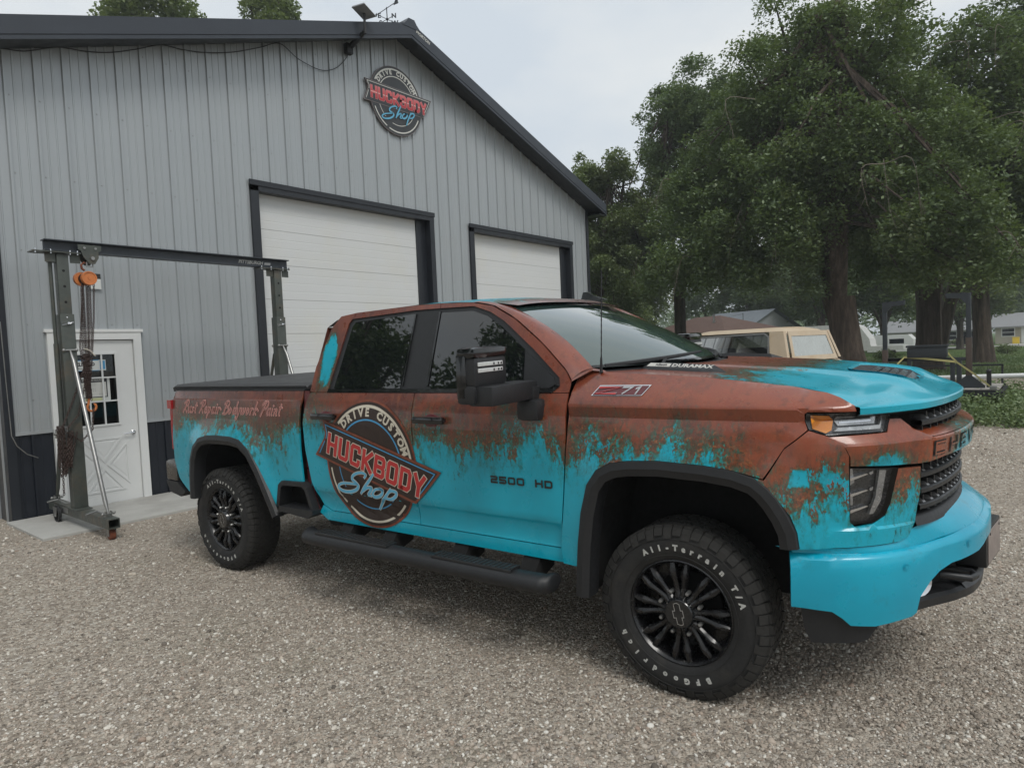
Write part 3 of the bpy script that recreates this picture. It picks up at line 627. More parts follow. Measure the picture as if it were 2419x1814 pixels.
# ------------------------------------------------------------ gantry crane
GC = thing('gantry_crane', 'grey green steel gantry crane on casters standing in front of the entry door', 'gantry crane', (0, -1.05, 0))
def P(x, y, z): return (x, y+1.05, z)
def gbox(m, a, b, mt=None, bev=0): m.box(P(*a), P(*b), mt, bev); return m
m = MB(); gbox(m, (-.02, -1.115, 3.160), (2.90, -.985, 3.172)); gbox(m, (-.02, -1.054, 3.062), (2.90, -1.046, 3.1599)); gbox(m, (-.02, -1.115, 3.050), (2.90, -.985, 3.0619)); m.build('i_beam', 'beam', GC)
vs, fs = text2d('PITTSBURGH', .062, .001, shear=.25)
m = MB(); m.add([P(2.18+p[0]*.98, -1.0552, 3.086+p[1]) for p in vs], fs); m.build('lettering', 'whiteprint', GC)
m = MB(); m.add([P(2.55, -1.0555, 3.085), P(2.64, -1.0555, 3.085), P(2.65, -1.0555, 3.118), P(2.56, -1.0555, 3.118)], [(0, 1, 2, 3)]); m.build('sticker', 'steel', GC)
blueleg = mat('blue crane paint', (.03, .085, .13), .5)
for px_, side in ((.14, 0), (2.72, 1)):
    m = MB(); gbox(m, (px_-.056, -1.105, 2.0), (px_+.056, -.995, 3.02), None, .006); m.build('inner_post', 'crane', GC, 40)
    m = MB(); gbox(m, (px_-.068, -1.117, .235), (px_+.068, -.983, 2.37), None, .006); m.build('outer_post', 'crane', GC, 40)
    m = MB(); gbox(m, (px_-.30+.02, -1.14, 3.028), (px_+.17, -.96, 3.042), None, .002); m.build('top_plate', 'crane', GC)
    for dx in (-.16, .075):
        m = MB(); gbox(m, (px_+dx, -1.085, 2.93), (px_+dx+.10, -1.078, 3.027)); m.build('gusset', 'crane', GC)
    for k in range(4):
        m = MB(); x = px_+(-.24, -.10, .08, .15)[k]-.01; m.tube([P(x, -1.125, 3.015), P(x, -1.125, 3.062)], .009, 6); m.build('bolt', 'chrome', GC)
    for z in (2.84, 2.67, 2.50):
        m = MB(); m.lathe([(-.001, .0001), (-.001, .014)], P(px_, -1.106, z), 'y', 14); m.build('post_hole', 'dark', GC)
    m = MB(); m.tube([P(px_, -1.15, 2.27), P(px_, -1.10, 2.27)], .012, 8); pts = [P(px_+.0, -1.125, 2.27), P(px_+.05, -1.13, 2.28), P(px_+.02, -1.13, 2.262), P(px_-.06, -1.13, 2.25), P(px_-.07, -1.13, 2.275), P(px_-.02, -1.13, 2.275)]; m.tube(pts, .003, 5); m.sphere(P(px_, -1.11, 2.33), .011); m.build('locking_pin', 'chrome', GC, 50)
    # base beam
    m = MB(); y0, y1 = -2.02, -.18
    xs = (px_-.055, px_+.055); z0, z1 = .125, .225
    for (a, c) in (((xs[0], y0, z1-.008), (xs[1], y1, z1)), ((xs[0], y0, z0), (xs[1], y1, z0+.008)), ((xs[0], y0, z0+.0081), (xs[0]+.007, y1, z1-.0081)), ((xs[1]-.007, y0, z0+.0081), (xs[1], y1, z1-.0081))): gbox(m, a, c)
    m.build('base_beam', 'crane', GC)
    m = MB(); gbox(m, (px_-.085, -1.22, .2251), (px_+.075, -.9, .234), None, .002); m.build('foot_plate', 'crane', GC)
    for sy, yb in ((-1, -1.88), (1, -.30)):
        m = MB(); m.tube([P(px_, -1.05+sy*.075, 1.97), P(px_, -1.05+sy*.16, 1.85), P(px_, yb-sy*.06, .38), P(px_, yb, .26)], [.010, .021, .021, .010], 10); m.build('brace', 'steel' if sy < 0 else 'crane', GC, 50)
        m = MB(); m.tube([P(px_-.05, yb, .262), P(px_+.05, yb, .262)], .010, 8); m.sphere(P(px_-.052, yb, .262), .016); m.sphere(P(px_+.052, yb, .262), .016); gbox(m, (px_-.03, yb-.02, .225), (px_-.022, yb+.02, .29)); gbox(m, (px_+.022, yb-.02, .225), (px_+.03, yb+.02, .29)); m.build('brace_bolt', 'steel', GC, 40)
        m = MB(); m.tube([P(px_-.075, -1.05+sy*.075, 1.975), P(px_+.075, -1.05+sy*.075, 1.975)], .012, 8); m.sphere(P(px_-.06, -1.05+sy*.075, 1.975), .02); m.sphere(P(px_+.06, -1.05+sy*.075, 1.975), .02); m.build('brace_bolt', 'steel', GC, 40)
    if side == 0:
        # raised tube and winch lock on the left face
        m = MB(); m.tube([P(px_-.10, -1.03, 2.93), P(px_-.10, -1.03, 1.75)], .019, 10); m.tube([P(px_-.10, -1.03, 2.05), P(px_-.105, -1.03, .62)], .026, 10); gbox(m, (px_-.125, -1.05, 2.93), (px_-.045, -1.0, 3.02)); m.build('jack_tube', 'crane', GC, 50)
        m = MB(); gbox(m, (px_-.165, -1.10, 1.02), (px_-.06, -.99, 1.12), None, .006); gbox(m, (px_-.15, -1.115, .995), (px_-.075, -1.08, 1.15), None, .004); m.tube([P(px_-.19, -1.05, 1.07), P(px_-.04, -1.05, 1.07)], .012, 8); m.build('jack_lock', 'steel', GC, 40)
        for (yy, c) in ((-.62, 0), (-1.62, 1)):
            m = MB(); m.tube([P(px_-.13, yy-.02, .245), P(px_-.01, yy+.02, .26), P(px_-.01, yy-.15, .25), P(px_+.11, yy-.14, .245)] if c else [P(px_-.16, yy+.1, .26), P(px_-.05, yy+.1, .27), P(px_-.04, yy-.12, .25), P(px_+.02, yy-.15, .25)], .009, 8); m.build('brake_lever', 'steel', GC, 50)
        m = MB(); gbox(m, (px_-.0565, -.84, .145), (px_-.0555, -.38, .205)); m.build('plate_label', 'steel', GC)
        vs, fs = text2d('PITTSBURGH', .05, .001, shear=.2); m = MB(); m.add([P(px_-.0570, -.40-p[0], .156+p[1]) for p in vs], fs); m.build('label_lettering', 'ink', GC)
    # casters
    for cy, kind in ((-1.93, 'rust'), (-.58 if side == 0 else -.32, 'steel')):
        ca = bpy.data.objects.new('caster', None); link(ca, GC)
        if kind == 'rust':
            for dx in (-.036, .032):
                m = MB(); gbox(m, (px_+dx, cy-.03, .04), (px_+dx+.004, cy+.03, .124)); m.build('fork', 'steel', ca)
            m = MB(); m.lathe([(-.027, .001), (-.027, .048), (-.02, .055), (.02, .055), (.027, .048), (.027, .001)], P(px_, cy, .055), 'x', 20); m.build('caster_wheel', 'rust', ca, 40)
            m = MB(); m.tube([P(px_-.04, cy, .055), P(px_+.04, cy, .055)], .007, 6); gbox(m, (px_-.04, cy-.04, .1195), (px_+.04, cy+.04, .1249)); m.build('axle', 'steel', ca)
        else:
            m = MB(); m.lathe([(-.016, .078), (-.016, .092), (.016, .092), (.016, .078), (-.016, .078)], P(px_-.085, cy, .12), 'x', 28); m.build('caster_wheel', 'black', ca, 40)
            m = MB()
            for k in range(5):
                a = k*2*math.pi/5; m.tube([P(px_-.085, cy, .12), P(px_-.085, cy+.08*math.cos(a), .12+.08*math.sin(a))], .008, 5)
            m.lathe([(-.015, .001), (-.015, .018), (.015, .018), (.015, .001)], P(px_-.085, cy, .12), 'x', 12); m.build('caster_spokes', 'black', ca, 40)
            m = MB(); m.prism([(cy+1.05-.07, .20), (cy+1.05+.07, .20), (cy+1.05+.03, .09), (cy+1.05-.03, .09)], 'x', px_-.11, px_-.105); m.prism([(cy+1.05-.07, .20), (cy+1.05+.07, .20), (cy+1.05+.03, .09), (cy+1.05-.03, .09)], 'x', px_-.065, px_-.060); m.build('fork', 'steel', ca)
m = MB(); gbox(m, (2.66, -1.1056, 0.3), (2.6605, -.985, 1.95)); m.build('blue_post_strip', blueleg, GC)  # thin blue strip along the right post
# trolley
TR = thing('beam_trolley', 'grey push trolley with two wheels riding on the left end of the gantry beam', 'trolley', (.40, -1.05, 2.95))
m = MB(); pl = [(-.10, .055), (.10, .055), (.10, .18), (-.10, .18)]
for dy in (-.085, .078): m.prism([(-.115, .185), (.115, .185), (.115, .13), (.085, .12), (.085, .05), (.045, -.02), (-.01, -.02), (-.065, .05), (-.09, .12), (-.115, .13)], 'y', dy, dy+.008)
m.build('side_plates', 'crane', TR)
for dx in (-.055, .055):
    for dy in (-.07, .07):
        m = MB(); m.lathe([(-.012, .001), (-.012, .034), (.0, .040), (.012, .042), (.012, .001)], (dx, dy*.75, .155), 'y', 20); m.build('trolley_wheel', 'crane', TR, 40)
    m = MB(); m.lathe([(0, .014), (-.012, .014), (-.012, .001)], (dx, -.086, .15), 'y', 6); m.build('wheel_nut', 'steel', TR)
m = MB(); m.tube([(.02, -.10, .04), (.02, .10, .04)], .013, 8); m.lathe([(0, .024), (-.018, .02), (-.018, .001)], (.02, -.086, .04), 'y', 8); m.tube([(-.03, -.05, .0), (-.03, -.05, -.05), (.03, -.05, -.05), (.03, -.05, .0)], .009, 6); m.build('shackle', 'steel', TR, 40)
# chain hoist
HO = thing('chain_hoist', 'orange hand chain hoist with rusty chains hanging from the gantry trolley', 'chain hoist', (.345, -1.10, 2.765))
def torus(m, c, dirv, nrm, L=.020, w=.011, r=.0028, n=10, k=4):
    d = Vector(dirv).normalized(); a = Vector(nrm); a = (a-d*a.dot(d)).normalized(); vs = []
    for i in range(n):
        t = 2*math.pi*i/n; p = Vector(c)+d*(L*math.cos(t))+a*(w*math.sin(t)); o1 = (d*math.cos(t)*w+a*math.sin(t)*L).normalized(); o2 = d.cross(a)
        for j in range(k): u = 2*math.pi*j/k; vs.append(p+(o1*math.cos(u)+o2*math.sin(u))*r)
    m.add(vs, [(i*k+j, i*k+(j+1) % k, ((i+1) % n)*k+(j+1) % k, ((i+1) % n)*k+j) for i in range(n) for j in range(k)])
def chainlen(m, pts, pitch=.026, L=.018, w=.0095, r=.0038):
    P_ = [Vector(p) for p in pts]; acc = 0; k = 0; pos = 0
    for a, b_ in zip(P_[:-1], P_[1:]):
        l = (b_-a).length; 
        while pos < l:
            d = (b_-a).normalized(); nr = Vector((1, .3, 0)) if k % 2 else Vector((.3, -1, 0)); torus(m, a+d*pos, d, nr, L, w, r); pos += pitch; k += 1
        pos -= l
m = MB(); m.tube([(0, 0, .09), (-.025, 0, .11), (-.03, 0, .15), (0, 0, .18), (.03, 0, .165)], [.012, .013, .012, .011, .006], 8); m.build('top_hook', 'rust', HO, 60)
ym = M['orange']
m = MB(); m.lathe([(-.075, .001), (-.075, .016), (-.070, .018), (-.070, .060), (-.078, .064), (-.078, .074), (-.06, .078), (-.035, .078), (-.035, .001)], (.02, 0, 0), 'y', 36); m.build('front_cover', 'orange', HO, 35)
m = MB(); m.lathe([(-.03, .001), (-.03, .06), (.03, .06), (.03, .001)], (.0, 0, 0), 'y', 24); m.build('chain_wheel', 'chain', HO, 35)
m = MB(); m.lathe([(.035, .001), (.035, .075), (.075, .078), (.09, .06), (.09, .001)], (-.02, 0, 0), 'y', 30); m.build('rear_cover', 'orange', HO, 35)
m = MB()
CH = [[(-.04, -.02, -.05), (-.05, 0, -.7), (-.06, 0, -1.25)], [(-.02, .02, -.05), (-.03, .01, -.6), (-.055, .01, -1.30)], [(0, -.02, -.06), (-.015, -.01, -.65), (-.05, -.01, -1.28)], [(.02, 0, -.05), (.0, 0, -.6), (-.05, 0, -1.32)], [(.035, -.02, -.06), (.012, -.02, -.7), (-.045, 0, -1.2)], [(.065, -.05, -.05), (.045, -.03, -.45), (.0, -.02, -.9), (-.04, 0, -1.25)],
      [(-.035, .03, -.1), (-.07, .02, -.8), (-.075, 0, -1.2)], [(-.05, .0, -.3), (-.10, .0, -.75), (-.09, 0, -.95)]]
for c_ in CH: chainlen(m, c_)
m.build('load_chains', 'chain', HO, 60)
m = MB()
for k in range(9):
    a = k*.7; chainlen(m, [(-.045+.018*math.cos(a), .018*math.sin(a), -.85), (-.055+.03*math.cos(a+1), .03*math.sin(a+1), -1.05), (-.05+.025*math.cos(a+2), .025*math.sin(a+2), -1.32-.02*(k % 3))])
m.build('bundled_chain', 'chain', HO, 60)
m = MB(); pts = [(-.03-.045*math.sin(t), 0, -1.43-.045*math.cos(t)) for t in np.linspace(-2.6, 2.4, 12)]; m.tube([(-.05, 0, -1.33)]+pts[::-1], [.012]+[.013]*11+[.006], 8); m.build('bottom_hook', 'orange', HO, 60)
m = MB(); m.tube([(-.065, -.045, -.78), (-.02, -.055, -.80), (.03, -.04, -.86), (.02, .03, -.83), (-.05, .045, -.79), (-.07, -.04, -.78)], .005, 6); m.build('tie_wire', 'cream', HO, 60)
m = MB()
for k in range(7):
    a = k*.9; x = -.36+.03*math.cos(a); chainlen(m, [(x, -.05+.02*math.sin(a), -1.62), (x+.02*math.sin(k), -.06, -1.95-.1*(k % 3)), (x+.05, -.05, -2.05), (x+.08+.01*k, -.03, -1.68)])
chainlen(m, [(-.08, 0, -1.0), (-.22, -.03, -1.35), (-.34, -.05, -1.62)]); chainlen(m, [(-.06, 0, -1.1), (-.18, -.05, -1.5), (-.30, -.06, -1.64)]); chainlen(m, [(-.33, -.06, -1.66), (-.18, -.09, -1.79), (-.06, -.06, -1.68), (-.02, -.02, -1.45)]); chainlen(m, [(-.36, -.04, -1.9), (-.37, -.04, -2.35)])
m.build('hand_chain_bundle', 'chain', HO, 60)
# ------------------------------------------------------------ background: vehicles, houses, trailer
def win(par, pts, m='glassdark', name='window'):
    q = MB(); q.add(pts, [tuple(range(len(pts)))]); return q.build(name, m, par, recalc=False)
SV = thing('beige_suv', 'old beige sport utility with a tan roof parked behind the truck', 'car', (9.95, -5.65, 0), math.atan2(.97, .25))
def suv():
    # local x forward, y left (towards camera side is +y)
    Lx = 4.6; W2 = .9
    m = MB(); b_ = [(-.15, .55), (4.45, .55), (4.5, .95), (4.4, 1.12), (2.75, 1.22), (2.7, 1.38), (0, 1.38), (-.18, 1.30), (-.2, .8)]
    m.prism([(p[0], p[1]) for p in b_], 'y', -1.83, .08); m.v = [(x, y, z) for x, y, z in m.v]; m.build('body', 'tan', SV, 30)
    # cabin: roof and pillars lofted from sections (z, inset)
    A = [(-.10, 1.38), (.0, 1.86), (.12, 1.95), (.4, 2.0), (2.0, 2.0), (2.35, 1.93), (2.75, 1.40)]
    def inset(z): return .0+max(0, (z-1.38))*.22+max(0, z-1.88)*.9
    m = MB(); top = [(.0, 1.88), (.08, 1.955), (.3, 1.995), (1.9, 1.995), (2.2, 1.95), (2.3, 1.90)]
    vs = []; n = 9
    for x, z in top:
        for k in range(n):
            t = k/(n-1)*2-1; yy = -.875+t*(.80-.12*abs((z-1.88)/.12)*.3); vs.append((x, yy, z-.085*abs(t)**4))
    m.add(vs, [(i*n+k, (i+1)*n+k, (i+1)*n+k+1, i*n+k+1) for i in range(len(top)-1) for k in range(n-1)])
    m.build('roof', 'tan', SV, 50)
    for s in (1, -1):
        y0 = -.875+s*.935; y1 = -.875+s*.80
        def sq(x0, x1, x2, x3): m = MB(); m.add([(x0, y0, 1.38), (x1, y0, 1.38), (x2, y1, 1.91), (x3, y1, 1.91), (x0, y0-s*.08, 1.38), (x1, y0-s*.08, 1.38), (x2, y1-s*.08, 1.91), (x3, y1-s*.08, 1.91)], [(0, 1, 2, 3), (4, 5, 6, 7), (0, 3, 7, 4), (1, 2, 6, 5)]); m.build('pillar', 'tan', SV, 40)
        sq(-.16, .20, .28, .0); sq(2.42, 2.74, 2.30, 2.16)
    for s in (1, -1):
        y0 = -.875+s*.935; y1 = -.875+s*.80; f = lambda z: y0+(y1-y0)*(z-1.38)/.53
        m = MB(); pp = [(.24, 1.45), (2.36, 1.45), (2.24, 1.86), (.38, 1.88), (.28, 1.82)]
        m.add([(x, f(z)+s*-.015, z) for x, z in pp], [(0, 1, 2, 3, 4)]); m.build('side_window', 'tintpane', SV, recalc=False)
        m = MB(); vs, fs = ribbon(pp, .03, True); m.add([(x, f(z)+s*.002, z) for x, z in vs], fs); m.build('window_seal', 'steel', SV)
        m = MB(); m.box((.2, min(f(1.42), f(1.42)-s*.03), 1.38), (2.45, max(f(1.42), f(1.42)-s*.03), 1.44)); m.build('belt_rail', 'tan', SV)
    m = MB(); m.add([(-.15, -.14, 1.40), (-.15, -1.61, 1.40), (-.02, -1.52, 1.86), (-.02, -.23, 1.86)], [(0, 1, 2, 3)]); m.build('rear_window', 'pale_glass', SV, recalc=False)
    m = MB(); vs, fs = ribbon([(-.14, 1.40), (-1.61, 1.40), (-1.52, 1.86), (-.23, 1.86)], .09, True); m.add([(-.16+.13*(z-1.40)/.46, y, z) for y, z in vs], fs); m.add([(-.155+.13*(z-1.40)/.46+.01, y, z) for y, z in vs], fs); m.build('tailgate_frame', 'tan', SV)
    m = MB(); m.add([(2.82, -.06, 1.30), (2.82, -1.69, 1.30), (2.32, -1.55, 1.90), (2.32, -.2, 1.90)], [(0, 1, 2, 3)]); m.build('windshield', 'glassdark', SV, recalc=False)
    for x in (.85, 3.6):
        for y in (.05, -1.8):
            m = MB(); m.lathe([(-.11, .001), (-.11, .2), (-.12, .36), (.12, .36), (.11, .2), (.11, .001)], (x, y, .36), 'y', 20); m.build('wheel', 'rubber', SV, 40)
gq = NT('see through tinted pane'); gq.t.nodes.remove(gq.b); q1 = gq.n('ShaderNodeMixShader'); q2 = gq.n('ShaderNodeBsdfTransparent'); q3 = gq.n('ShaderNodeBsdfGlossy'); q3.inputs['Roughness'].default_value = .02; q2.inputs['Color'].default_value = (.42, .47, .45, 1); q4 = gq.n('ShaderNodeFresnel'); q4.inputs[0].default_value = 1.6; gq.l(q4.outputs[0], q1.inputs[0]); gq.l(q2.outputs[0], q1.inputs[1]); gq.l(q3.outputs[0], q1.inputs[2]); gq.l(q1.outputs[0], gq.out.inputs['Surface']); M['tintpane'] = gq.m
M['pale_glass'] = mat('pale grey glass', (.42, .45, .44), .25, 0, .1, 3)  # even pale grey colour for the rear pane
suv()
for (x, w) in ((.9, .12), (2.05, .12)):
    m = MB(); m.box((x, -1.6, 1.0), (x+w, -.15, 1.62), None, .05); m.build('seat', 'black', SV, 40)
m = MB(); m.box((2.45, -.02, 1.42), (2.6, .16, 1.60), None, .03); m.build('door_mirror', 'chrome', SV, 40)
for x in (1.35, 2.5):
    m = MB(); m.box((x, .0805, .65), (x+.012, .083, 1.37)); m.build('door_gap', 'dark', SV)
m = MB(); m.box((-.1, .0805, .98), (4.3, .088, 1.02)); m.build('side_moulding', 'chrome', SV)
# camper behind the big tree
RV = thing('camper_trailer', 'white camper trailer with one dark window behind the large trunk', 'camper', (57.6, 5.5, 0))
m = MB(); m.prism([(-6, .55), (3.2, .55), (3.2, 2.66), (2.9, 2.78), (-2.4, 2.78), (-2.9, 2.55), (-3.6, 1.5), (-3.7, .9), (-6, .9)], 'x', 0, 2.4); m.v = [(x, y, z) for x, y, z in m.v]; m.build('body', mat('camper white', (.62, .62, .60), .45), RV)
m = MB(); m.box((-.02, -1.15, 1.48), (-.0005, -.40, 2.12), None, .005); m.build('window', 'glassdark', RV)
for k, z in enumerate((1.05, 1.2)):
    m = MB(); m.add([(-.004, 2.5, z-.05), (-.004, -1.2, z+.28), (-.004, -2.6, z+.34), (-.004, -2.4, z+.30), (-.004, -1.0, z+.2), (-.004, 2.5, z-.12)], [(0, 1, 2, 3, 4, 5)]); m.build('stripe', 'crane', RV, recalc=False)
for y in (-.5, .6):
    m = MB(); m.lathe([(0, .001), (0, .34), (.22, .34)], (-.02, y, .34), 'x', 18); m.build('wheel', 'rubber', RV)
WC = thing('white_utility_trailer', 'small white enclosed trailer with a dark window far behind the steel frame', 'trailer', (62, 1.0, 0))
m = MB(); m.prism([(-1.6, .3), (1.9, .3), (1.9, 1.5), (1.4, 1.75), (-1.2, 1.75), (-1.6, 1.3)], 'x', 0, 2); m.build('body', 'white', WC); m = MB(); m.box((-.01, -.9, 1.0), (0, .2, 1.4)); m.build('window', 'glassdark', WC); m = MB(); m.lathe([(0, .001), (0, .3), (.2, .3)], (-.02, 0, .3), 'x', 16); m.build('wheel', 'rubber', WC)
def house(name, label, loc, y0, y1, h, rh, depth, wall, roofm, wins=(), doors=(), hip=0):
    H = thing(name, label, 'house', loc)
    m = MB(); m.box((0, y0, 0), (depth, y1, h)); m.build('wall', wall, H)
    m = MB(); e = .45; vs = [(-e, y0-e, h-.12), (-e, y1+e, h-.12), (depth/2, y1+e-hip, h+rh), (depth/2, y0-e+hip, h+rh), (depth+e, y0-e, h-.12), (depth+e, y1+e, h-.12)]
    m.add(vs, [(0, 1, 2, 3), (4, 3, 2, 5), (0, 3, 4), (1, 5, 2)]); m.add([(p[0], p[1], p[2]-.14) for p in vs], [(0, 1, 2, 3), (4, 3, 2, 5)]); m.add([(-e, y0-e, h-.26), (-e, y1+e, h-.26), (-e, y1+e, h-.12), (-e, y0-e, h-.12)], [(0, 1, 2, 3)]); m.build('roof', roofm, H)
    for (a, c, z0, z1) in wins:
        f = MB(); f.box((-.05, a-.1, z0-.1), (-.001, c+.1, z1+.1)); fo = f.build('window', 'white', H); g_ = MB(); g_.box((-.06, a, z0), (-.051, c, z1)); g_.build('pane', 'glassdark', fo)
        g_ = MB(); g_.box((-.07, a, (z0+z1)/2-.03), (-.0601, c, (z0+z1)/2+.03)); g_.build('sash', 'white', fo)
    for (a, c, z1, mt) in doors:
        f = MB(); f.box((-.05, a, 0.02), (-.001, c, z1)); f.build('door', mt, H)
    return H
SB = mat('beige lap siding', (.40, .37, .31), .6, 0, .05, 1); SG = mat('grey lap siding', (.27, .28, .29), .6); RG = mat('pale grey shingle', (.24, .245, .25), .8); RB = mat('brown red shingle', (.105, .06, .045), .85, 0, .12, 1.2); RD = mat('blue grey metal roof', (.15, .17, .19), .5, 0, .08, .6)
house('beige_house', 'beige house with a white framed window behind the leaning trunks', (101, 0, 0), -2.3, 8, 2.15, 1.5, 8, SB, RG, [(-.1, .9, .8, 1.8)], [(-2.2, -1.2, 2.0, SG)])
house('beige_garage_house', 'beige house with a white garage door at the right edge', (101, 0, 0), -20, -4.2, 2.3, 1.6, 8, SB, RG, [(-6.1, -4.9, 1.0, 1.9)], [(-12, -6.8, 2.1, 'white')])
t = thing('yellow_bin', 'yellow bin beside the white garage door across the street', 'bin', (100, -6.3, 0)); m = MB(); m.box((-.3, -.35, 0), (.3, .35, .75), None, .05); m.build('bin_body', 'yellow', t); m = MB(); m.box((-.33, -.38, .751), (.33, .38, .83), None, .03); m.build('bin_lid', 'yellow', t)
t = thing('dark_pickup', 'dark pickup seen from behind, parked beyond the lawn', 'car', (80, -2.9, 0)); m = MB(); m.box((0, -.95, .45), (4.5, .95, 1.15), None, .06); m.build('body', 'navy', t, 40); m = MB(); m.prism([(-.85, 1.15), (.85, 1.15), (.7, 1.75), (-.7, 1.75)], 'x', 1.4, 3.2); m.build('cab', 'navy', t); m = MB(); m.box((1.38, -.65, 1.25), (1.399, .65, 1.65)); m.build('rear_window', 'glassdark', t)
for y in (-.8, .8):
    m = MB(); m.lathe([(-.12, .001), (-.12, .4), (.12, .4), (.12, .001)], (.9, y, .4), 'y', 16); m.build('wheel', 'rubber', t)
    m = MB(); m.box((-.01, y-.1, .8), (0, y+.1, 1.05)); m.build('tail_light', 'red', t)
GH = thing('grey_roof_house', 'house with a blue grey metal gable roof behind the beige sport utility', 'house', (63, 16.5, 0), R(-22))
m = MB(); m.box((0, -3.6, 0), (7, 3.6, 3.05)); m.build('wall', SG, GH)
m = MB(); m.add([(-.5, -4, 2.95), (-.5, 4, 2.95), (3.5, 4, 4.85), (3.5, -4, 4.85), (7.5, -4, 2.95), (7.5, 4, 2.95)], [(0, 1, 2, 3), (3, 2, 5, 4)]); m.build('roof', RD, GH); m = MB(); m.add([(0, -3.601, 3.0), (7, -3.601, 3.0), (3.5, -3.601, 4.7)], [(0, 1, 2)]); m.build('gable', SG, GH)
m = MB(); m.tube([(-.2, -3.2, 2.95), (-.2, -3.2, 4.5)], .03, 6); m.tube([(-.2, -3.2, 4.4), (-.2, 1, 4.0), (-1, 4, 3.6)], .012, 4); m.build('service_mast', 'black', GH)
BH = thing('brown_roof_house', 'house with a low brown hipped roof beside the grey roof', 'house', (48.5, 13, 0), R(-20))
m = MB(); m.box((0, -3.2, 0), (7, 5.6, 2.6)); m.build('wall', SB, BH)
m = MB(); m.add([(-.5, -3.7, 2.55), (-.5, 6.1, 2.55), (3.5, 3.0, 4.0), (3.5, 0.2, 4.0), (7.5, -3.7, 2.55), (7.5, 6.1, 2.55)], [(0, 1, 2, 3), (3, 2, 5, 4), (0, 3, 4), (1, 5, 2)]); m.build('roof', RB, BH)
m = MB(); m.tube([(1.8, -.6, 3.2), (1.8, -.6, 3.55)], .12, 8); m.tube([(1.8, -.6, 3.5), (1.8, -.6, 3.95)], .07, 8); m.lathe([(0, .13), (.1, .13)], (1.8, -.6, 3.95), 'z', 10, close=True); m.build('flue_pipe', 'steel', BH, 40)
# flatbed trailer with a steel frame
FT = thing('flatbed_trailer', 'low flatbed trailer with wooden deck boards behind the green weeds', 'trailer', (14.0, -6.0, 0))
DK = mat('weathered deck boards', (.34, .32, .29), .8, 0, .2, 5)
for k in range(11):
    m = MB(); m.box((0, -2.62+k*.30, .53), (2.0, -2.62+k*.30+.285, .565+.002*(k % 2))); m.build('deck_board', DK, FT)
m = MB(); m.box((-.04, -2.66, .42), (0, .7, .56)); m.box((2.0, -2.66, .42), (2.04, .7, .56)); m.box((0, -2.7, .42), (2, -2.64, .52)); m.build('frame', 'black', FT)
m = MB()
for y in (-2.6, -1.7): m.box((2.0, y-.02, .56), (2.04, y+.02, .98))
m.box((2.0, -2.62, .96), (2.04, .3, 1.0)); m.build('side_rail', 'black', FT)
for y in (-1.4, -.5):
    m = MB(); m.lathe([(-.1, .001), (-.1, .15), (-.1, .33), (.1, .33), (.1, .001)], (1.0, y, .33), 'x', 18); m.build('wheel', 'rubber', FT, 40)
m = MB(); m.box((.15, -2.5, .60), (.22, -2.42, .90)); m.sphere((.18, -2.46, .93), .05); m.build('jack_lever', 'black', FT, 40)
SFm = mat('dark frame steel', (.030, .036, .042), .5, .1, .12, 6); SBm = mat('brown wrap', (.075, .055, .045), .7)
SF = thing('steel_lift_frame', 'dark steel lift frame with two hooked uprights strapped down on the flatbed trailer', 'steel frame', (14.5, -7.3, .57))
def sb(name, a, b_, mt=SFm): m = MB(); m.box(a, b_, None, .004); return m.build(name, mt, SF, 40)
for yy, dy, zt_, zb_ in ((.76, -1, 1.92, .85), (-.80, 1, 2.0, 1.06)):
    sb('upright', (-.04, yy-.045, .01), (.04, yy+.045, zt_)); sb('wrap', (-.046, yy-.055, .1), (.046, yy+.055, zb_), SBm)
    m = MB(); m.prism([(yy-.045, zt_), (yy+.045, zt_), (yy+.045, zt_-.2), (yy+.045, zt_)] if 0 else [(yy, zt_+.0), (yy+dy*.40, zt_+.02), (yy+dy*.40, zt_-.08), (yy+dy*.15, zt_-.10), (yy+dy*.045, zt_-.22), (yy, zt_-.22)], 'x', -.05, .05); m.build('hook_arm', SFm, SF)
    m = MB(); m.prism([(yy-.28, .0), (yy+.28, .0), (yy+.28, .05), (yy+.05, .26), (yy-.05, .26), (yy-.28, .05)], 'x', -.06, -.045); m.build('base_gusset', SFm, SF)
sb('cross_box', (-.10, -.42, .66), (.10, .32, .88)); sb('top_rail', (-.12, -.44, .885), (.12, .34, .93)); sb('lower_rail', (-.03, -.75, .58), (.03, .71, .65)); sb('leg', (-.05, -.55, .01), (.05, -.47, .66)); sb('leg', (-.05, -.67, .01), (.05, -.58, .58)); sb('leg', (-.05, .25, .01), (.05, .33, .66)); sb('cross_bar', (-.03, .33, .60), (.03, .72, .66))
t = thing('cargo_strap', 'yellow ratchet strap stretched over the steel frame down to the trailer edge', 'strap', (14.42, -7.3, 1.2))
YS = mat('yellow webbing', (.52, .47, .20), .7, 0, .15, 20)
def strap(pts, name='webbing', w=.022):
    m = MB(); vs = []
    for p in pts: vs += [(p[0], p[1], p[2]-w), (p[0], p[1], p[2]+w)]
    n = len(vs); m.add(vs+[(v[0]+.003, v[1], v[2]) for v in vs], [(2*i, 2*i+2, 2*i+3, 2*i+1) for i in range(len(pts)-1)]+[(n+2*i, n+2*i+1, n+2*i+3, n+2*i+2) for i in range(len(pts)-1)]); m.build(name, YS, t, recalc=False)
strap([(0, .38, .05), (0, .0, .01), (0, -.585, -.075)]); strap([(0, -.585, -.075), (-.1, -.9, -.33), (-.42, -1.22, -.60)]); strap([(0, -.44, .12), (0, -.50, .03), (0, -.60, -.08)]); strap([(0, .38, .04), (-.1, .50, -.1)])
m = MB(); m.box((-.46, -1.30, -.66), (-.38, -1.18, -.56), None, .01); m.build('ratchet', 'steel', t)
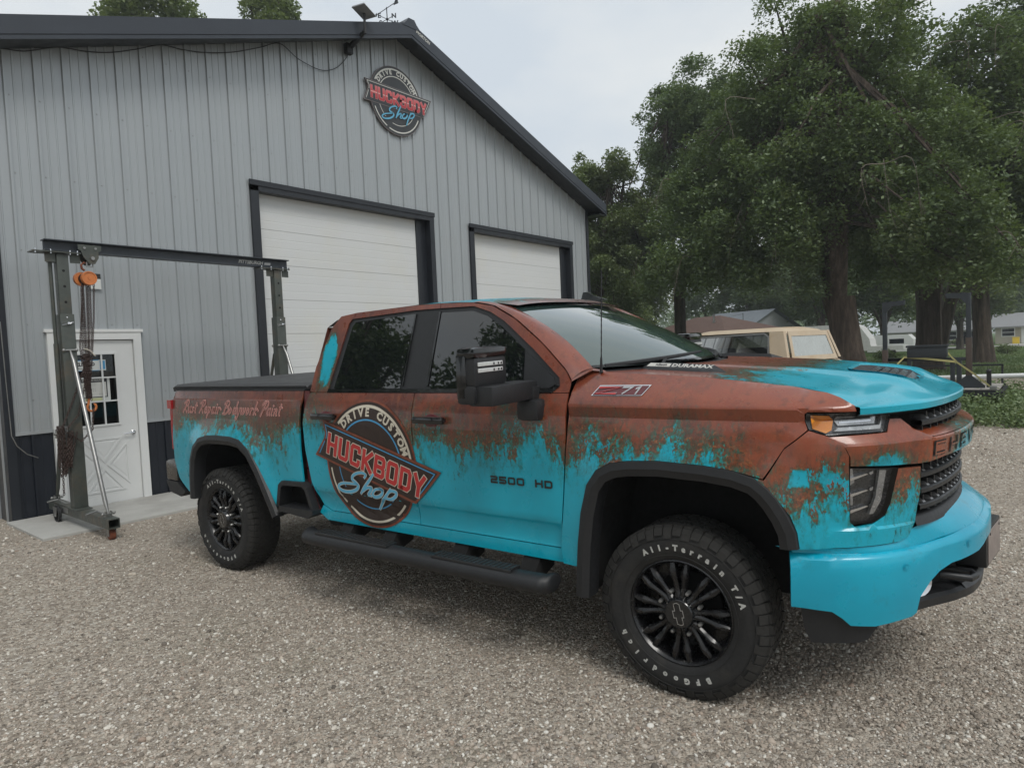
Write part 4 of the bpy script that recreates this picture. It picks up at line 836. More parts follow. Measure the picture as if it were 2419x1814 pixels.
m = MB(); m.tube([(15.3, -6.9, .72), (15.2, -8.2, .76), (15.0, -11, .84), (14.9, -14, .90)], .052, 12); tag(m.build('white_pipe', 'white', smooth=60), 'long white plastic pipe lying across the flatbed trailer and out of frame', 'pipe')
# ------------------------------------------------------------ vegetation
def leaf_mat(name, c1, c2, c3, tr=.25):
    g = NT(name); g.t.nodes.remove(g.b); gi = g.n('ShaderNodeNewGeometry'); c = g.ramp(gi.outputs['Random Per Island'], [(0, c1), (.5, c2), (1, c3)])
    c = g.mix(g.maprange(g.noise(.45, 4, .6), .35, .65), g.mix(.45, c, c1), c); c = g.mix(g.maprange(g.noise(.9, 3), .58, .72, 0, .45), c, (.115, .095, .045))
    d = g.n('ShaderNodeBsdfDiffuse'); t_ = g.n('ShaderNodeBsdfTranslucent'); gl_ = g.n('ShaderNodeBsdfGlossy'); gl_.inputs['Roughness'].default_value = .55; gl_.inputs['Color'].default_value = (.66, .74, .62, 1)
    mx_ = g.n('ShaderNodeMixShader'); mx_.inputs[0].default_value = tr; m2 = g.n('ShaderNodeMixShader'); m2.inputs[0].default_value = .10
    g.l(c, d.inputs[0]); g.l(g.mix(.5, c, (.12, .16, .03)), t_.inputs[0]); g.l(d.outputs[0], mx_.inputs[1]); g.l(t_.outputs[0], mx_.inputs[2]); g.l(mx_.outputs[0], m2.inputs[1]); g.l(gl_.outputs[0], m2.inputs[2]); g.l(m2.outputs[0], g.out.inputs['Surface']); return g.m
M['leaf_a'] = leaf_mat('olive green leaves', (.060, .105, .028), (.105, .160, .042), (.165, .225, .062), .5)
M['leaf_b'] = leaf_mat('grey green leaves', (.070, .115, .045), (.115, .175, .065), (.170, .230, .090), .5)
M['leaf_c'] = leaf_mat('yellow green leaves', (.085, .130, .030), (.140, .185, .048), (.200, .240, .075), .5)
M['weed'] = leaf_mat('weed leaves', (.09, .15, .045), (.16, .23, .08), (.24, .30, .13), .4)
def bark():
    g = NT('bark'); f = g.noise(6, 6, .7, stretch=(1, 1, .14)); g.set(Base_Color=g.ramp(f, [(.3, (.025, .018, .013)), (.5, (.075, .055, .042)), (.72, (.15, .115, .09))]), Roughness=.95); g.bump(f, 1.0, .08); return g.m
M['bark'] = bark(); M['twig'] = mat('dry grey twigs', (.15, .125, .10), .9, 0, .2, 3)
def leaves(centres, radii, n, size, seed, flat=.7, droop=0.0):
    r = np.random.default_rng(seed); w = np.array(radii)**2.2; w /= w.sum(); idx = r.choice(len(centres), n, p=w)
    C_ = np.array(centres)[idx]; Rr = np.array(radii)[idx][:, None]
    d = r.normal(0, 1, (n, 3)); d /= np.linalg.norm(d, axis=1, keepdims=True); rad = r.random((n, 1))**.45
    p = C_+d*rad*Rr*np.array([1, 1, flat]); p[:, 2] -= droop*np.abs(r.normal(0, 1, n))*Rr[:, 0]*(rad[:, 0] > .6)
    # twiglets: cluster leaves along short offsets
    a = r.normal(0, 1, (n, 3)); a[:, 2] *= .55; a /= np.linalg.norm(a, axis=1, keepdims=True)
    b_ = np.cross(a, r.normal(0, .62, (n, 3))+np.array([0, 0, 1])); b_ /= np.linalg.norm(b_, axis=1, keepdims=True)
    s = (size*(.55+.9*r.random((n, 1))))
    v = np.stack([p-a*s*.5, p+b_*s*.27, p+a*s*.5, p-b_*s*.27], 1).reshape(-1, 3)
    return v
def quadmesh(name, v, m, parent):
    n = len(v)//4; me = bpy.data.meshes.new(name); me.vertices.add(4*n); me.vertices.foreach_set('co', v.astype(np.float32).ravel()); me.loops.add(4*n); me.loops.foreach_set('vertex_index', np.arange(4*n, dtype=np.int32)); me.polygons.add(n); me.polygons.foreach_set('loop_start', np.arange(0, 4*n, 4, dtype=np.int32)); me.polygons.foreach_set('loop_total', np.full(n, 4, np.int32)); me.update(calc_edges=True); me.materials.append(M[m]); return link(bpy.data.objects.new(name, me), parent)
def trunk_tube(m, pts, rs, n=14, seed=0, flare=.0):
    r = np.random.default_rng(seed); ph = r.random(4)*6.28; P_ = [Vector(p) for p in pts]; vs = []
    for i, p in enumerate(P_):
        for k in range(n):
            w = 2*math.pi*k/n; rr = rs[i]*(1+.13*math.sin(3*w+ph[0])+.09*math.sin(5*w+ph[1]+i*.3)+.06*math.sin(8*w+ph[2])); vs.append(p+Vector((math.cos(w), math.sin(w), 0))*rr)
    m.add(vs, [(i*n+k, i*n+(k+1) % n, (i+1)*n+(k+1) % n, (i+1)*n+k) for i in range(len(P_)-1) for k in range(n)])
def tree(name, label, base, h, tr, cz0, rx, n, size, leaf, seed, group=None, lean=(0, 0), nc=70, clump=(.8, 1.7), twigs=0, droop=.15, off=(0, 0), fork=None, ry=None, skirt=()):
    r = np.random.default_rng(seed); T = thing(name, label, 'tree', (base[0], base[1], 0), 0, group); ry = ry or rx
    cz1 = h; cc = np.array([off[0], off[1], (cz0+cz1)/2]); rz = (cz1-cz0)/2; cs = []; rs = []
    while len(cs) < nc:
        u = r.random()*2-1; a_ = r.random()*6.283; q_ = (1-abs(u)**(2.2 if u > 0 else 5))**.5; d = np.array([math.cos(a_)*q_, math.sin(a_)*q_, u]); f = r.random()**.40
        sh = 1-.12*max(0, d[2])**2; d[2] /= max(f, .35) if abs(u) < .3 else 1
        p = cc+d*f*np.array([rx*sh, ry*sh, rz])*(.82+.22*math.sin(d[0]*5+seed)*math.sin(d[1]*4+d[2]*5+seed*2))
        if p[2] < cz0*.8: continue
        cs.append(p); rs.append((clump[0]+(clump[1]-clump[0])*r.random())*(1.15-.35*f))
    for (x0, x1, y0, y1, z0, z1, k_) in skirt:
        for _ in range(k_): cs.append(np.array([x0+(x1-x0)*r.random(), y0+(y1-y0)*r.random(), z0+(z1-z0)*r.random()])); rs.append(clump[0]+(clump[1]-clump[0])*.6*r.random())
    nc = len(cs)
    A_ = np.array(cs); D_ = np.linalg.norm(A_[:, None]-A_[None], axis=2)+np.eye(nc)*99; dm = np.sort(D_, 1)[:, 1]
    for i in range(nc):
        if dm[i] > 1.15*rs[i]+.35: cs[i] = cc+(A_[i]-cc)*.80
    v = leaves(cs, rs, n, size, seed, .72, droop); quadmesh('crown', v, leaf, T)
    fz = fork or cz0*1.1; m = MB(); L = lean
    trunk_tube(m, [(0, 0, -.1), (0, 0, .15), (L[0]*.3, L[1]*.3, fz*.35), (L[0]*.6, L[1]*.6, fz*.7), (L[0], L[1], fz)], [tr*1.45, tr*1.18, tr*.95, tr*.9, tr*1.0], 16, seed); m.build('trunk', 'bark', T, 70)
    m = MB(); k = 0
    order = sorted(range(nc), key=lambda i: -rs[i])[:max(8, nc//3)]
    for q in range(3):
        a = r.random()*6.28; mid = Vector((L[0]+math.cos(a)*rx*.3+off[0]*.4, L[1]+math.sin(a)*rx*.3+off[1]*.4, fz+(h-fz)*.38)); top = Vector((cc[0]+math.cos(a)*rx*.4, cc[1]+math.sin(a)*rx*.4, fz+(h-fz)*.75))
        limb = cat2([(L[0], L[1], fz-.3), tuple(mid), tuple(top)], 5); m.tube(limb, list(np.linspace(tr*.62, tr*.16, len(limb))), 8)
        for i in order[q::3]:
            s_ = Vector(limb[int(r.integers(3, len(limb)))]); e = Vector(cs[i]); c_ = (s_+e)/2+Vector((0, 0, .35)); m.tube([s_, c_, e], [tr*.17, tr*.11, .02], 5)
    m.build('limbs', 'bark', T, 70)
    if twigs:
        m = MB()
        for k in range(twigs):
            c_ = Vector(cs[int(r.integers(0, nc))]); d = Vector((c_.x-cc[0], c_.y-cc[1], 0)); d = d.normalized() if d.length > .1 else Vector((-1, 0, 0)); d = (d+Vector((-.8, 0, 0))).normalized()
            c_ = c_+d*.7; p1 = c_+d*(.5+.5*r.random())+Vector((r.normal()*.3, r.normal()*.3, -.2)); p2 = p1+d*.25+Vector((r.normal()*.25, r.normal()*.25, -.9-.8*r.random())); q3_ = [Vector(v_) for v_ in cat2([tuple(c_), tuple(p1), tuple(p2)], 4)]; m.tube(q3_, list(np.linspace(.018, .005, len(q3_))), 3, cap=False)
            for j in range(4): q_ = p1.lerp(p2, r.random()); m.tube([q_, q_+Vector((r.normal()*.25, r.normal()*.25, -.5-.3*r.random()))], [.008, .004], 3, cap=False)
        stuff(m.build('bare_twigs', 'twig', T))
    return T
tree('large_tree', 'huge spreading tree with a thick forked trunk and bare drooping twigs, nearest of the trees', (27, -3.2), 17.0, .58, 2.8, 6.5, 270000, .135, 'leaf_a', 3, lean=(.1, .5), nc=430, clump=(.5, 1.2), twigs=45, droop=.38, off=(-.3, .9), fork=3.4, skirt=((-5.5, -2.5, -5.5, 6.5, 5.2, 9, 75), (-5, -2, -6, -2.2, 3.7, 5.4, 26), (-5, -2, 2.4, 7, 4.2, 5.6, 26)))
tree('tall_tree', 'tall tree left of the huge spreading tree with an open lacy outline', (33.5, 7.2), 19.0, .34, 4.8, 5.9, 140000, .165, 'leaf_b', 5, nc=270, clump=(.5, 1.2), off=(.2, -2.3), fork=6, skirt=((-5, -2, -7, 3.5, 4.9, 8, 60),))
tree('tall_tree', 'tall tree at the right edge behind the huge spreading tree', (35, -5.0), 17.5, .55, 3.0, 6.4, 130000, .17, 'leaf_a', 8, nc=300, clump=(.5, 1.25), twigs=20, off=(-1.2, -1.6), fork=4.0, skirt=((-6, -3, -7.5, 2.5, 4.0, 7.5, 70),))
tree('broad_tree', 'broad old tree with two leaning trunks in front of the beige house', (45.3, -4.0), 15, .42, 3.0, 5.5, 50000, .22, 'leaf_a', 13, nc=100, clump=(.7, 1.5), fork=5, lean=(0, -1.2))
tree('broad_tree', 'straight trunked tree standing on the lawn right of the steel frame', (42.5, -6.6), 16, .42, 2.9, 5.5, 55000, .2, 'leaf_c', 17, nc=110, clump=(.7, 1.5), fork=4.4, off=(0, -2), lean=(0, .2))
tree('tall_tree', 'very tall tree whose top shows at the upper right corner', (46, -10.2), 25, .4, 8, 4.6, 40000, .24, 'leaf_b', 19, nc=60, clump=(.9, 1.6), fork=9)
tree('rounded_tree', 'smaller rounded tree just behind the right corner of the workshop', (28.3, 9.6), 14.2, .26, 1.2, 4.2, 110000, .14, 'leaf_c', 23, nc=190, clump=(.45, 1.0), off=(.4, -.2), fork=4)
tree('poplar_tree', 'leafy tree top rising above the left part of the workshop roof', (14, 29), 26.4, .4, 12, 4.3, 34000, .22, 'leaf_c', 29, group='tree tops above the workshop roof', nc=60, clump=(.9, 1.5), fork=12)
tree('poplar_tree', 'narrower tree top above the middle of the workshop roof', (20, 26.4), 26.2, .35, 12, 2.9, 24000, .22, 'leaf_c', 31, group='tree tops above the workshop roof', nc=40, clump=(.8, 1.3), fork=12)
rowlab = ['low bushy tree behind the brown roofed house', 'olive tree between the roofs and the workshop corner', 'green tree above the grey roofed house', 'dense tree right of the grey roofed house', 'shaded tree behind the camper trailer', 'tree behind the small white trailer', 'far tree right of the beige house', 'far tree above the garage house']
for k, (x, y, h_, lf) in enumerate([(54, 23, 12, 'leaf_a'), (46, 20, 11, 'leaf_c'), (74, 14, 15, 'leaf_a'), (68, 8.0, 13, 'leaf_a'), (70, 3.0, 13.5, 'leaf_a'), (78, -2.5, 12, 'leaf_c'), (112, -4, 14, 'leaf_b'), (118, -16, 16, 'leaf_b')]):
    tree('backdrop_tree', rowlab[k], (x, y), h_, .3, 1.4, 5 if x < 100 else 8, 20000, .30 if x < 100 else .6, lf, 40+k, nc=75, clump=(.8, 1.9), fork=2.5, group='trees in the far background', ry=5)
und = ['low olive shrub tree beside the right corner of the workshop', 'brownish green understory tree left of the tall lacy tree', 'understory tree below the tall lacy tree', 'dark understory tree between the tall lacy tree and the huge tree', 'bushy tree rising between the small rounded tree and the tall tree', 'shaded understory tree behind the huge trunk']
for k, (x, y, h_, lf, rr_) in enumerate([(30.5, 13.2, 8, 'leaf_c', 3), (58, 24, 15, 'leaf_c', 5), (76, 17, 16, 'leaf_a', 6), (78, 8, 17, 'leaf_a', 6), (80, 24, 19, 'leaf_b', 6.5), (82, 1, 16, 'leaf_a', 6)]):
    tree('understory_tree', und[k], (x, y), h_, .2, 1.3, rr_, 26000, .2 if x < 40 else .34, lf, 90+k, nc=80, clump=(.5, 1.2) if x < 40 else (.9, 2), fork=2, group='understory trees behind the houses')
b_lab = ['tree standing left of the photographer, nearest to the shop', 'tree left of the photographer with a dense crown', 'tall tree straight left of the truck beyond the frame', 'tree behind the photographer on the left side', 'tree farthest behind the photographer']
for k, (x, y, h_) in enumerate([(-10, 8, 13.5), (-12.5, 1.8, 14), (-14.5, -6, 13), (-20, -16, 12.5), (-14, -27, 10)]):
    tree('yard_tree', b_lab[k], (x, y), h_, .3, 2.0, 4.2, 26000, .20, 'leaf_a', 60+k, nc=60, clump=(.8, 1.5), fork=2.6, group='yard trees outside the frame')
# far wood closing the horizon
r = np.random.default_rng(5); cs = [(150+r.random()*40, y+r.random()*6, 3+r.random()*7) for y in range(-120, 160, 4) for _ in range(2)]
v = leaves(cs, [5.5]*len(cs), 26000, 1.3, 77, .8); stuff(quadmesh('far_wood', v, 'leaf_b', None))
cs = [(40+18*abs(math.sin(k*1.7)), 24+k*2.2, 2.5+2*math.sin(k)) for k in range(14)]; v = leaves(cs, [3]*len(cs), 12000, .5, 78, .9); stuff(quadmesh('far_hedge', v, 'leaf_a', None))
# weeds by the gravel edge
def weeds():
    r = np.random.default_rng(9); n = 3000; pts = []
    while len(pts) < n:
        x = 11.7+r.random()*7.5; y = -13.5+r.random()*7.2
        if y > -7.3-.1*math.sin(x*3) or x < 12.15+.35*math.sin(y*2.1)+.2*math.sin(y*5.3): continue
        if x > 14 and r.random() < .45: continue
        pts.append((x, y))
    V = []
    for x, y in pts:
        h = (.20+.40*r.random()**1.4)*(1 if x > 12.8 else .65); k = int(16+14*r.random()); t = r.random(k)[:, None]
        p = np.array([[x, y, 0]])+np.concatenate([r.normal(0, .09, (k, 2)), t*h], 1)
        a = r.normal(0, 1, (k, 3)); a[:, 2] = np.abs(a[:, 2])*.5; a /= np.linalg.norm(a, axis=1, keepdims=True); b2 = np.cross(a, r.normal(0, 1, (k, 3))); b2 /= np.linalg.norm(b2, axis=1, keepdims=True); s = .035+.05*r.random((k, 1))
        V.append(np.stack([p-a*s*.5, p+b2*s*.3, p+a*s*.5, p-b2*s*.3], 1).reshape(-1, 3))
    stuff(quadmesh('weed_patch', np.concatenate(V), 'weed', None))
weeds()
def tufts():
    r = np.random.default_rng(4); n = 26000; x = 27+r.random(n)**1.5*40; y = -14+r.random(n)*16; k = (x > 28.5) | (y < -9.5)
    x, y = x[k], y[k]; n = len(x); h = .05+.06*r.random(n); a = r.random(n)*6.28; w = .02+.02*r.random(n); z = np.zeros(n)
    v = np.stack([np.stack([x-np.cos(a)*w, y-np.sin(a)*w, z], 1), np.stack([x+np.cos(a)*w, y+np.sin(a)*w, z], 1), np.stack([x+.03*np.cos(a*3)+.004, y+.03*np.sin(a*3), z+h], 1), np.stack([x+.03*np.cos(a*3)-.004, y+.03*np.sin(a*3), z+h], 1)], 1).reshape(-1, 3)
    stuff(quadmesh('lawn_grass', v, 'weed', None))
tufts()
def bush(name, label, loc, r_, n, size=.12):
    T = thing(name, label, 'bush', (*loc, 0), 0, 'bushes on the far lawn'); r = np.random.default_rng(int(loc[0])); cs = [(r.normal(0, r_*.5), r.normal(0, r_*.5), r_*(.3+.5*r.random())) for _ in range(9)]; quadmesh('foliage', leaves(cs, [r_*.55]*9, n, size, 3), 'leaf_c', T); m = MB(); m.tube([(0, 0, 0), (0, 0, r_*.7)], .03, 5); m.build('stem', 'bark', T)
bush('small_bush', 'small dark bush alone on the lawn at the right', (57.6, -7.1), .75, 1500); bush('small_bush', 'round bush on the lawn in front of the small white trailer', (45, -1.3), .8, 1500)
for k, y in enumerate((-.6, .9, 2.4)): bush('small_bush', ('dark bush under the beige house window, right of three', 'dark bush beside the beige house wall, middle of three', 'dark bush beside the beige house wall, left of three')[k], (99.8, y-1.2), .75, 700, .2)
# ------------------------------------------------------------ the pickup truck
TK = thing('pickup_truck', 'large crew cab pickup wrapped in turquoise and rust with a round logo on its doors', 'pickup truck', (1.53978, -7.92690, 0), math.atan2(-.99793853, .06417695))
FP = [(1.14,0),(1.135,-.12),(1.11,-.30),(1.07,-.48),(1.02,-.62),(.955,-.72),(.88,-.815),(.80,-.885),(.72,-.94),(.60,-.985),(.45,-1.0)]
BP = [(1.255,0),(1.25,-.16),(1.22,-.33),(1.155,-.48),(1.08,-.59),(.96,-.76),(.85,-.875),(.70,-.965),(.53,-1.02)]
class Path:
    def __init__(s, pts):
        p = [np.array(q, float) for q in pts]; Q = [np.array([p[1][0], -p[1][1]])]+p+[2*p[-1]-p[-2]]; out = []
        for i in range(1, len(Q)-2):
            for k in range(12):
                t = k/12; a, b, c, d = Q[i-1:i+3]; out.append(.5*((2*b)+(-a+c)*t+(2*a-5*b+4*c-d)*t*t+(-a+3*b-3*c+d)*t**3))
        out.append(p[-1]); s.p = np.array(out); s.s = np.r_[0, np.cumsum(np.hypot(*np.diff(s.p, axis=0).T))]; s.L = float(s.s[-1])
    def at(s, u):
        sg = -1 if u < 0 else 1; u = abs(u)
        if u > s.L: x, y, nx, ny = s.p[-1][0]-(u-s.L), s.p[-1][1], 0, -1
        else:
            f = lambda q: (np.interp(q, s.s, s.p[:, 0]), np.interp(q, s.s, s.p[:, 1]))
            x, y = f(u); a, b = f(max(u-.02, 0)), f(min(u+.02, s.L)); tx, ty = b[0]-a[0], b[1]-a[1]; l = math.hypot(tx, ty); nx, ny = -ty/l, tx/l
            if u < .02: nx, ny = 1, 0
        return float(x), float(y)*sg, float(nx), float(ny)*sg
    def sy(s, y): return float(np.interp(-y, -s.p[:, 1], s.s))
fas, bum = Path(FP), Path(BP)
KS = .022
def SH(p): return (p[0], p[1], p[2]+KS*(p[1]+.95))
ip = lambda x, a, b: float(np.interp(x, a, b))
F_OUT = [(-.545,.45),(-.535,.60),(-.524,.73),(-.50,.90),(-.459,1.05),(-.40,1.13),(-.32,1.172),(-.22,1.19),(-.057,1.20),(.169,1.192),(.30,1.178),(.396,1.15),(.45,1.11),(.492,1.06),(.535,.99),(.564,.92),(.572,.85)]
R_OUT = [(-4.42,.60),(-4.41,.80),(-4.387,.948),(-4.33,1.06),(-4.231,1.135),(-4.10,1.163),(-3.944,1.169),(-3.75,1.165),(-3.62,1.145),(-3.50,1.07),(-3.392,.94),(-3.30,.80),(-3.204,.645),(-3.17,.585)]
def pdist(x, z, pl):
    d = 9
    for (a, b), (c, e) in zip(pl[:-1], pl[1:]):
        vx, vz = c-a, e-b; t = max(0, min(1, ((x-a)*vx+(z-b)*vz)/(vx*vx+vz*vz))); d = min(d, math.hypot(x-a-t*vx, z-b-t*vz))
    return d
def flare(x, z): 
    d = min(pdist(x, z, F_OUT), pdist(x, z, R_OUT)) if (-.75 < x < .8 or -4.7 < x < -3.0) else 9
    return .038*max(0, 1-d/.13)**1.0
def Yd(x, z):
    if z > 1.53: return .945-(z-1.53)*.33
    return ip(z, [.58, .655, .70, .785, .81, 1.0, 1.3, 1.40, 1.465, 1.53], [.962, .966, .958, .972, .984, .990, 1.0, .992, .972, .945])
def Yb(x, z): return ip(z, [.58, .8, 1.1, 1.4, 1.455, 1.468, 1.53], [.965, .985, .998, .985, .982, .965, .952])-.25*max(0, -4.62-x)**1.5+flare(x, z)
def seam(x): return ip(x, [-.45, .103, .567, .715, .76, .80], [1.622, 1.586, 1.535, 1.514, 1.493, 1.457])
def Yf(x, z):
    if z < 1.455: y = ip(z, [.48, .9, 1.2, 1.33, 1.392, 1.448, 1.455], [.985, .992, 1.0, .992, .962, .978, .976])
    else: t = min(1.3, (z-1.455)/max(.02, seam(x)-1.455)); y = .976-.155*t**1.35*ip(x, [.56, .70, .76, .80], [1, .62, .30, .0])
    w = min(1, max(0, (x-.60)/.2)); y = y*(1-w*.6)+(y+.024)*w*.6 if z > 1.40 else y
    return y+flare(x, z)
def sof(x): return fas.L+.45-x if x <= .45 else fas.s[int(np.argmin(abs(fas.p[:, 0]-x)))]
def surf_fn(Y, path=fas):
    def f(s, z, d=0):
        x, y, nx, ny = path.at(s); q = Y(x, z)-1+d; return (x+nx*q, y+ny*q, z)
    return f
def Dfront(s, z):
    s = abs(s); d = ip(z, [.84, .925, .935, 1.19, 1.29, 1.302, 1.34, 1.40, 1.43], [-.004, .004, -.006, 0, .010, .004, -.028, -.045, -.03])
    w = min(1, max(0, (s-1.0)/.16)); w = w*w*(3-2*w); x = fas.at(s)[0]
    d = d*(1-w)+(Yf(x, z)-1)*w
    if s < .70 and 1.185 <= z <= 1.303: d += (.012+.026*(1-(s/.7)**2))*min(1, (.70-s)/.05)
    return d
def sfront(s, z, d=0):
    x, y, nx, ny = fas.at(s); q = Dfront(s, z)+d; return (x+nx*q, y+ny*q, z)
sfen, sdoor, sbed = surf_fn(Yf), surf_fn(Yd), surf_fn(Yb)
def fillgrid(outline, us, vs_):
    pts = [Vector(p) for p in outline]; n = len(pts)
    def inside(x, y):
        c = False; j = n-1
        for i in range(n):
            xi, yi = outline[i]; xj, yj = outline[j]
            if (yi > y) != (yj > y) and x < (xj-xi)*(y-yi)/(yj-yi)+xi: c = not c
            j = i
        return c
    for x in us:
        for y in vs_:
            if inside(x, y): pts.append(Vector((x, y)))
    V, E_, F_, *_ = delaunay_2d_cdt(pts, [(i, (i+1) % n) for i in range(n)], [], 1, 2e-5)
    return [tuple(v) for v in V], [tuple(f) for f in F_]
CZ = sorted(set([round(.5+.05*k, 3) for k in range(24)]+[.70, .785, .81, 1.30, 1.392, 1.40, 1.448, 1.455, 1.465, 1.53, 1.19, 1.302, .925, .935, 1.29]))
def panel(name, outline, surf, m, res=.05, d=0, depth=.012, sides=(1, -1), zs=None, parent=None, dens=.05, label=None, sm=28):
    ol = resample(outline, dens); us = np.arange(min(p[0] for p in ol), max(p[0] for p in ol), res)
    V, F_ = fillgrid(ol, us, zs or CZ); outs = []
    # boundary edges
    cnt = {}
    for f in F_:
        for a, b in zip(f, f[1:]+f[:1]): cnt[(min(a, b), max(a, b))] = cnt.get((min(a, b), max(a, b)), 0)+1
    bd = [e for e, c in cnt.items() if c == 1]
    for sd_ in sides:
        top = [surf(p[0], p[1], d) for p in V]; n = len(V); idx = {}
        vs = [SH((q[0], q[1]*sd_, q[2])) for q in top]; fs = [f if sd_ > 0 else f[::-1] for f in F_]
        if depth:
            for a, b in bd:
                for k in (a, b):
                    if k not in idx: idx[k] = len(vs); q = surf(V[k][0], V[k][1], d-depth); vs.append(SH((q[0], q[1]*sd_, q[2])))
                fs.append((a, b, idx[b], idx[a]))
        mb = MB(); mb.add(vs, fs); o = mb.build(name, m, parent or TK, smooth=sm)
        if label: o['label'] = label
        outs.append(o)
    return outs
def sp(pts): return [(sof(x), z) for x, z in pts]   # (x,z) outline to (s,z)
# --- paints
def paint(name, mode):
    g = NT(name); sx = g.n('ShaderNodeSeparateXYZ'); g.l(g.tc, sx.inputs[0]); X, Y, Z = sx.outputs
    n1 = g.noise(6.5, 6, .68, stretch=(1, 1, .38)); n2 = g.noise(19, 6, .75, stretch=(1, 1, .42)); n3 = g.noise(90, 3, .6, stretch=(1, 1, .5)); n0 = g.noise(1.6, 3, .5)
    if mode == 'side':
        B = g.ramp(g.maprange(X, -5, 1.3), [((x+5)/6.3, z/2) for x, z in [(-4.9, 1.20), (-4.5, 1.27), (-4.1, 1.21), (-3.7, 1.27), (-3.4, 1.13), (-3.15, 1.22), (-2.95, 1.27), (-2.75, 1.30), (-2.4, 1.20), (-1.9, 1.15), (-1.5, 1.26), (-1.25, 1.20), (-1.0, 1.27), (-.78, 1.30), (-.62, 1.20), (-.35, 1.22), (-.1, 1.26), (.15, 1.27), (.35, 1.15), (.5, 1.06), (.62, 1.03), (.75, 1.05), (.9, 1.06)]])
        m = g.math('SUBTRACT', Z, g.math('MULTIPLY', B, 2))
        # turquoise patch on the rear pillar, square flake on the corner
        cp = g.math('MULTIPLY', g.maprange(g.math('ABSOLUTE', g.math('ADD', X, 2.66)), .02, .13, 1, 0), g.maprange(g.math('ABSOLUTE', g.math('SUBTRACT', Z, 1.81)), .02, .32, 1, 0))
        m = g.math('SUBTRACT', m, g.math('MULTIPLY', cp, 1.15))
        fl = g.math('MINIMUM', g.maprange(g.math('ABSOLUTE', g.math('SUBTRACT', X, .575)), .018, .045, 1, 0), g.maprange(g.math('ABSOLUTE', g.math('SUBTRACT', Z, 1.155)), .020, .050, 1, 0))
        m = g.math('SUBTRACT', m, g.math('MULTIPLY', fl, .42)); amp = .52
    elif mode == 'hood':
        m = g.math('SUBTRACT', g.math('SUBTRACT', .47, X), g.math('MULTIPLY', g.maprange(g.math('ABSOLUTE', g.math('ADD', Y, .60)), .08, .32, 1, 0), .20)); amp = .42
    elif mode == 'front':
        a = g.math('MULTIPLY', g.maprange(g.math('ABSOLUTE', g.math('ADD', Y, .80)), .03, .13, 1, 0), g.maprange(Z, 1.24, 1.31, 1, 0)); b = g.maprange(g.math('ABSOLUTE', g.math('ADD', Y, .22)), .12, .28, .80, 0)
        m = g.math('SUBTRACT', g.math('SUBTRACT', g.math('SUBTRACT', Z, 1.12), g.math('MULTIPLY', a, .22)), g.math('MULTIPLY', b, .36)); m = g.math('ADD', m, g.math('MULTIPLY', g.maprange(Z, 1.20, 1.26), .10)); amp = .36
    elif mode == 'bumper': m = g.math('SUBTRACT', g.math('MULTIPLY', Z, .1), .36); amp = .5
    else: m = g.math('SUBTRACT', .20, g.maprange(g.math('ABSOLUTE', g.math('ADD', X, 1.55)), .1, .5, .5, 0)); amp = .4
    m = g.math('ADD', m, g.math('MULTIPLY', g.math('SUBTRACT', n1, .5), amp)); m = g.math('ADD', m, g.math('MULTIPLY', g.math('SUBTRACT', n2, .5), amp*1.0)); m = g.math('ADD', m, g.math('MULTIPLY', g.math('SUBTRACT', n3, .5), .26)); m = g.math('ADD', m, g.math('MULTIPLY', g.math('MULTIPLY', g.maprange(g.noise(4.5, 5, .62, stretch=(1, 1, .45)), .57, .66), g.maprange(g.math('ABSOLUTE', m), .12, .26, 1, 0)), g.math('MULTIPLY', g.math('SIGN', m), g.math('MULTIPLY', g.maprange(X, -1.2, -.2, .35, 1.0), -.22))))
    rust = g.ramp(g.noise(3.2, 6, .65), [(.3, (.045, .018, .015)), (.45, (.125, .030, .020)), (.58, (.25, .055, .022)), (.75, (.14, .038, .026))])
    rust = g.mix(g.maprange(g.math('ADD', X, 0), -1.4, .2, .0, .75), rust, g.mix(g.noise(9, 4), (.22, .036, .015), (.44, .105, .032)))
    rust = g.mix(g.maprange(Z, 1.15, 1.75, 0, .5), rust, (.150, .046, .036)); rust = g.mix(g.maprange(X, -4.6, -1.6, .5, 0), rust, (.075, .032, .030))
    st = g.noise(30, 4, .7, stretch=(1.4, 1.4, .12)); rust = g.mix(g.math('MULTIPLY', g.maprange(m, .34, .06), g.maprange(g.noise(4, 4, .6), .35, .6, .1, .8)), rust, (.045, .026, .018)); rust = g.mix(g.maprange(st, .5, .75, 0, .5), rust, (.27, .085, .030)); rust = g.mix(g.maprange(g.noise(140, 2), .62, .7, 0, .5), rust, (.32, .14, .07)); rust = g.mix(g.maprange(g.noise(18, 4, .6), .55, .75, 0, .6), rust, (.035, .022, .018))
    teal = g.mix(g.maprange(g.noise(2.2, 4), .35, .65), (.0, .31, .42), (.0, .40, .54))
    chip = g.maprange(g.math('ADD', n2, g.math('MULTIPLY', m, .42)), .56, .60); chip2 = g.maprange(g.math('ADD', g.noise(55, 3, .7, stretch=(1, 1, .5)), g.math('MULTIPLY', m, .3)), .58, .62); nearb = g.maprange(m, -.34, -.05, 0, {'hood': .15, 'roof': .2}.get(mode, 1.0))
    teal = g.mix(g.math('MULTIPLY', g.math('MAXIMUM', chip, g.math('MULTIPLY', chip2, .6)), nearb), teal, (.004, .07, .075))
    teal = g.mix(g.math('MULTIPLY', g.maprange(g.noise(7, 5, .7, stretch=(1, 1, .4)), .55, .72), g.maprange(m, -.5, -.1, 0, .75)), teal, (.01, .16, .16))
    halo = g.mix(g.maprange(g.noise(75, 3), .45, .55), (.015, .20, .155), (.075, .055, .025))
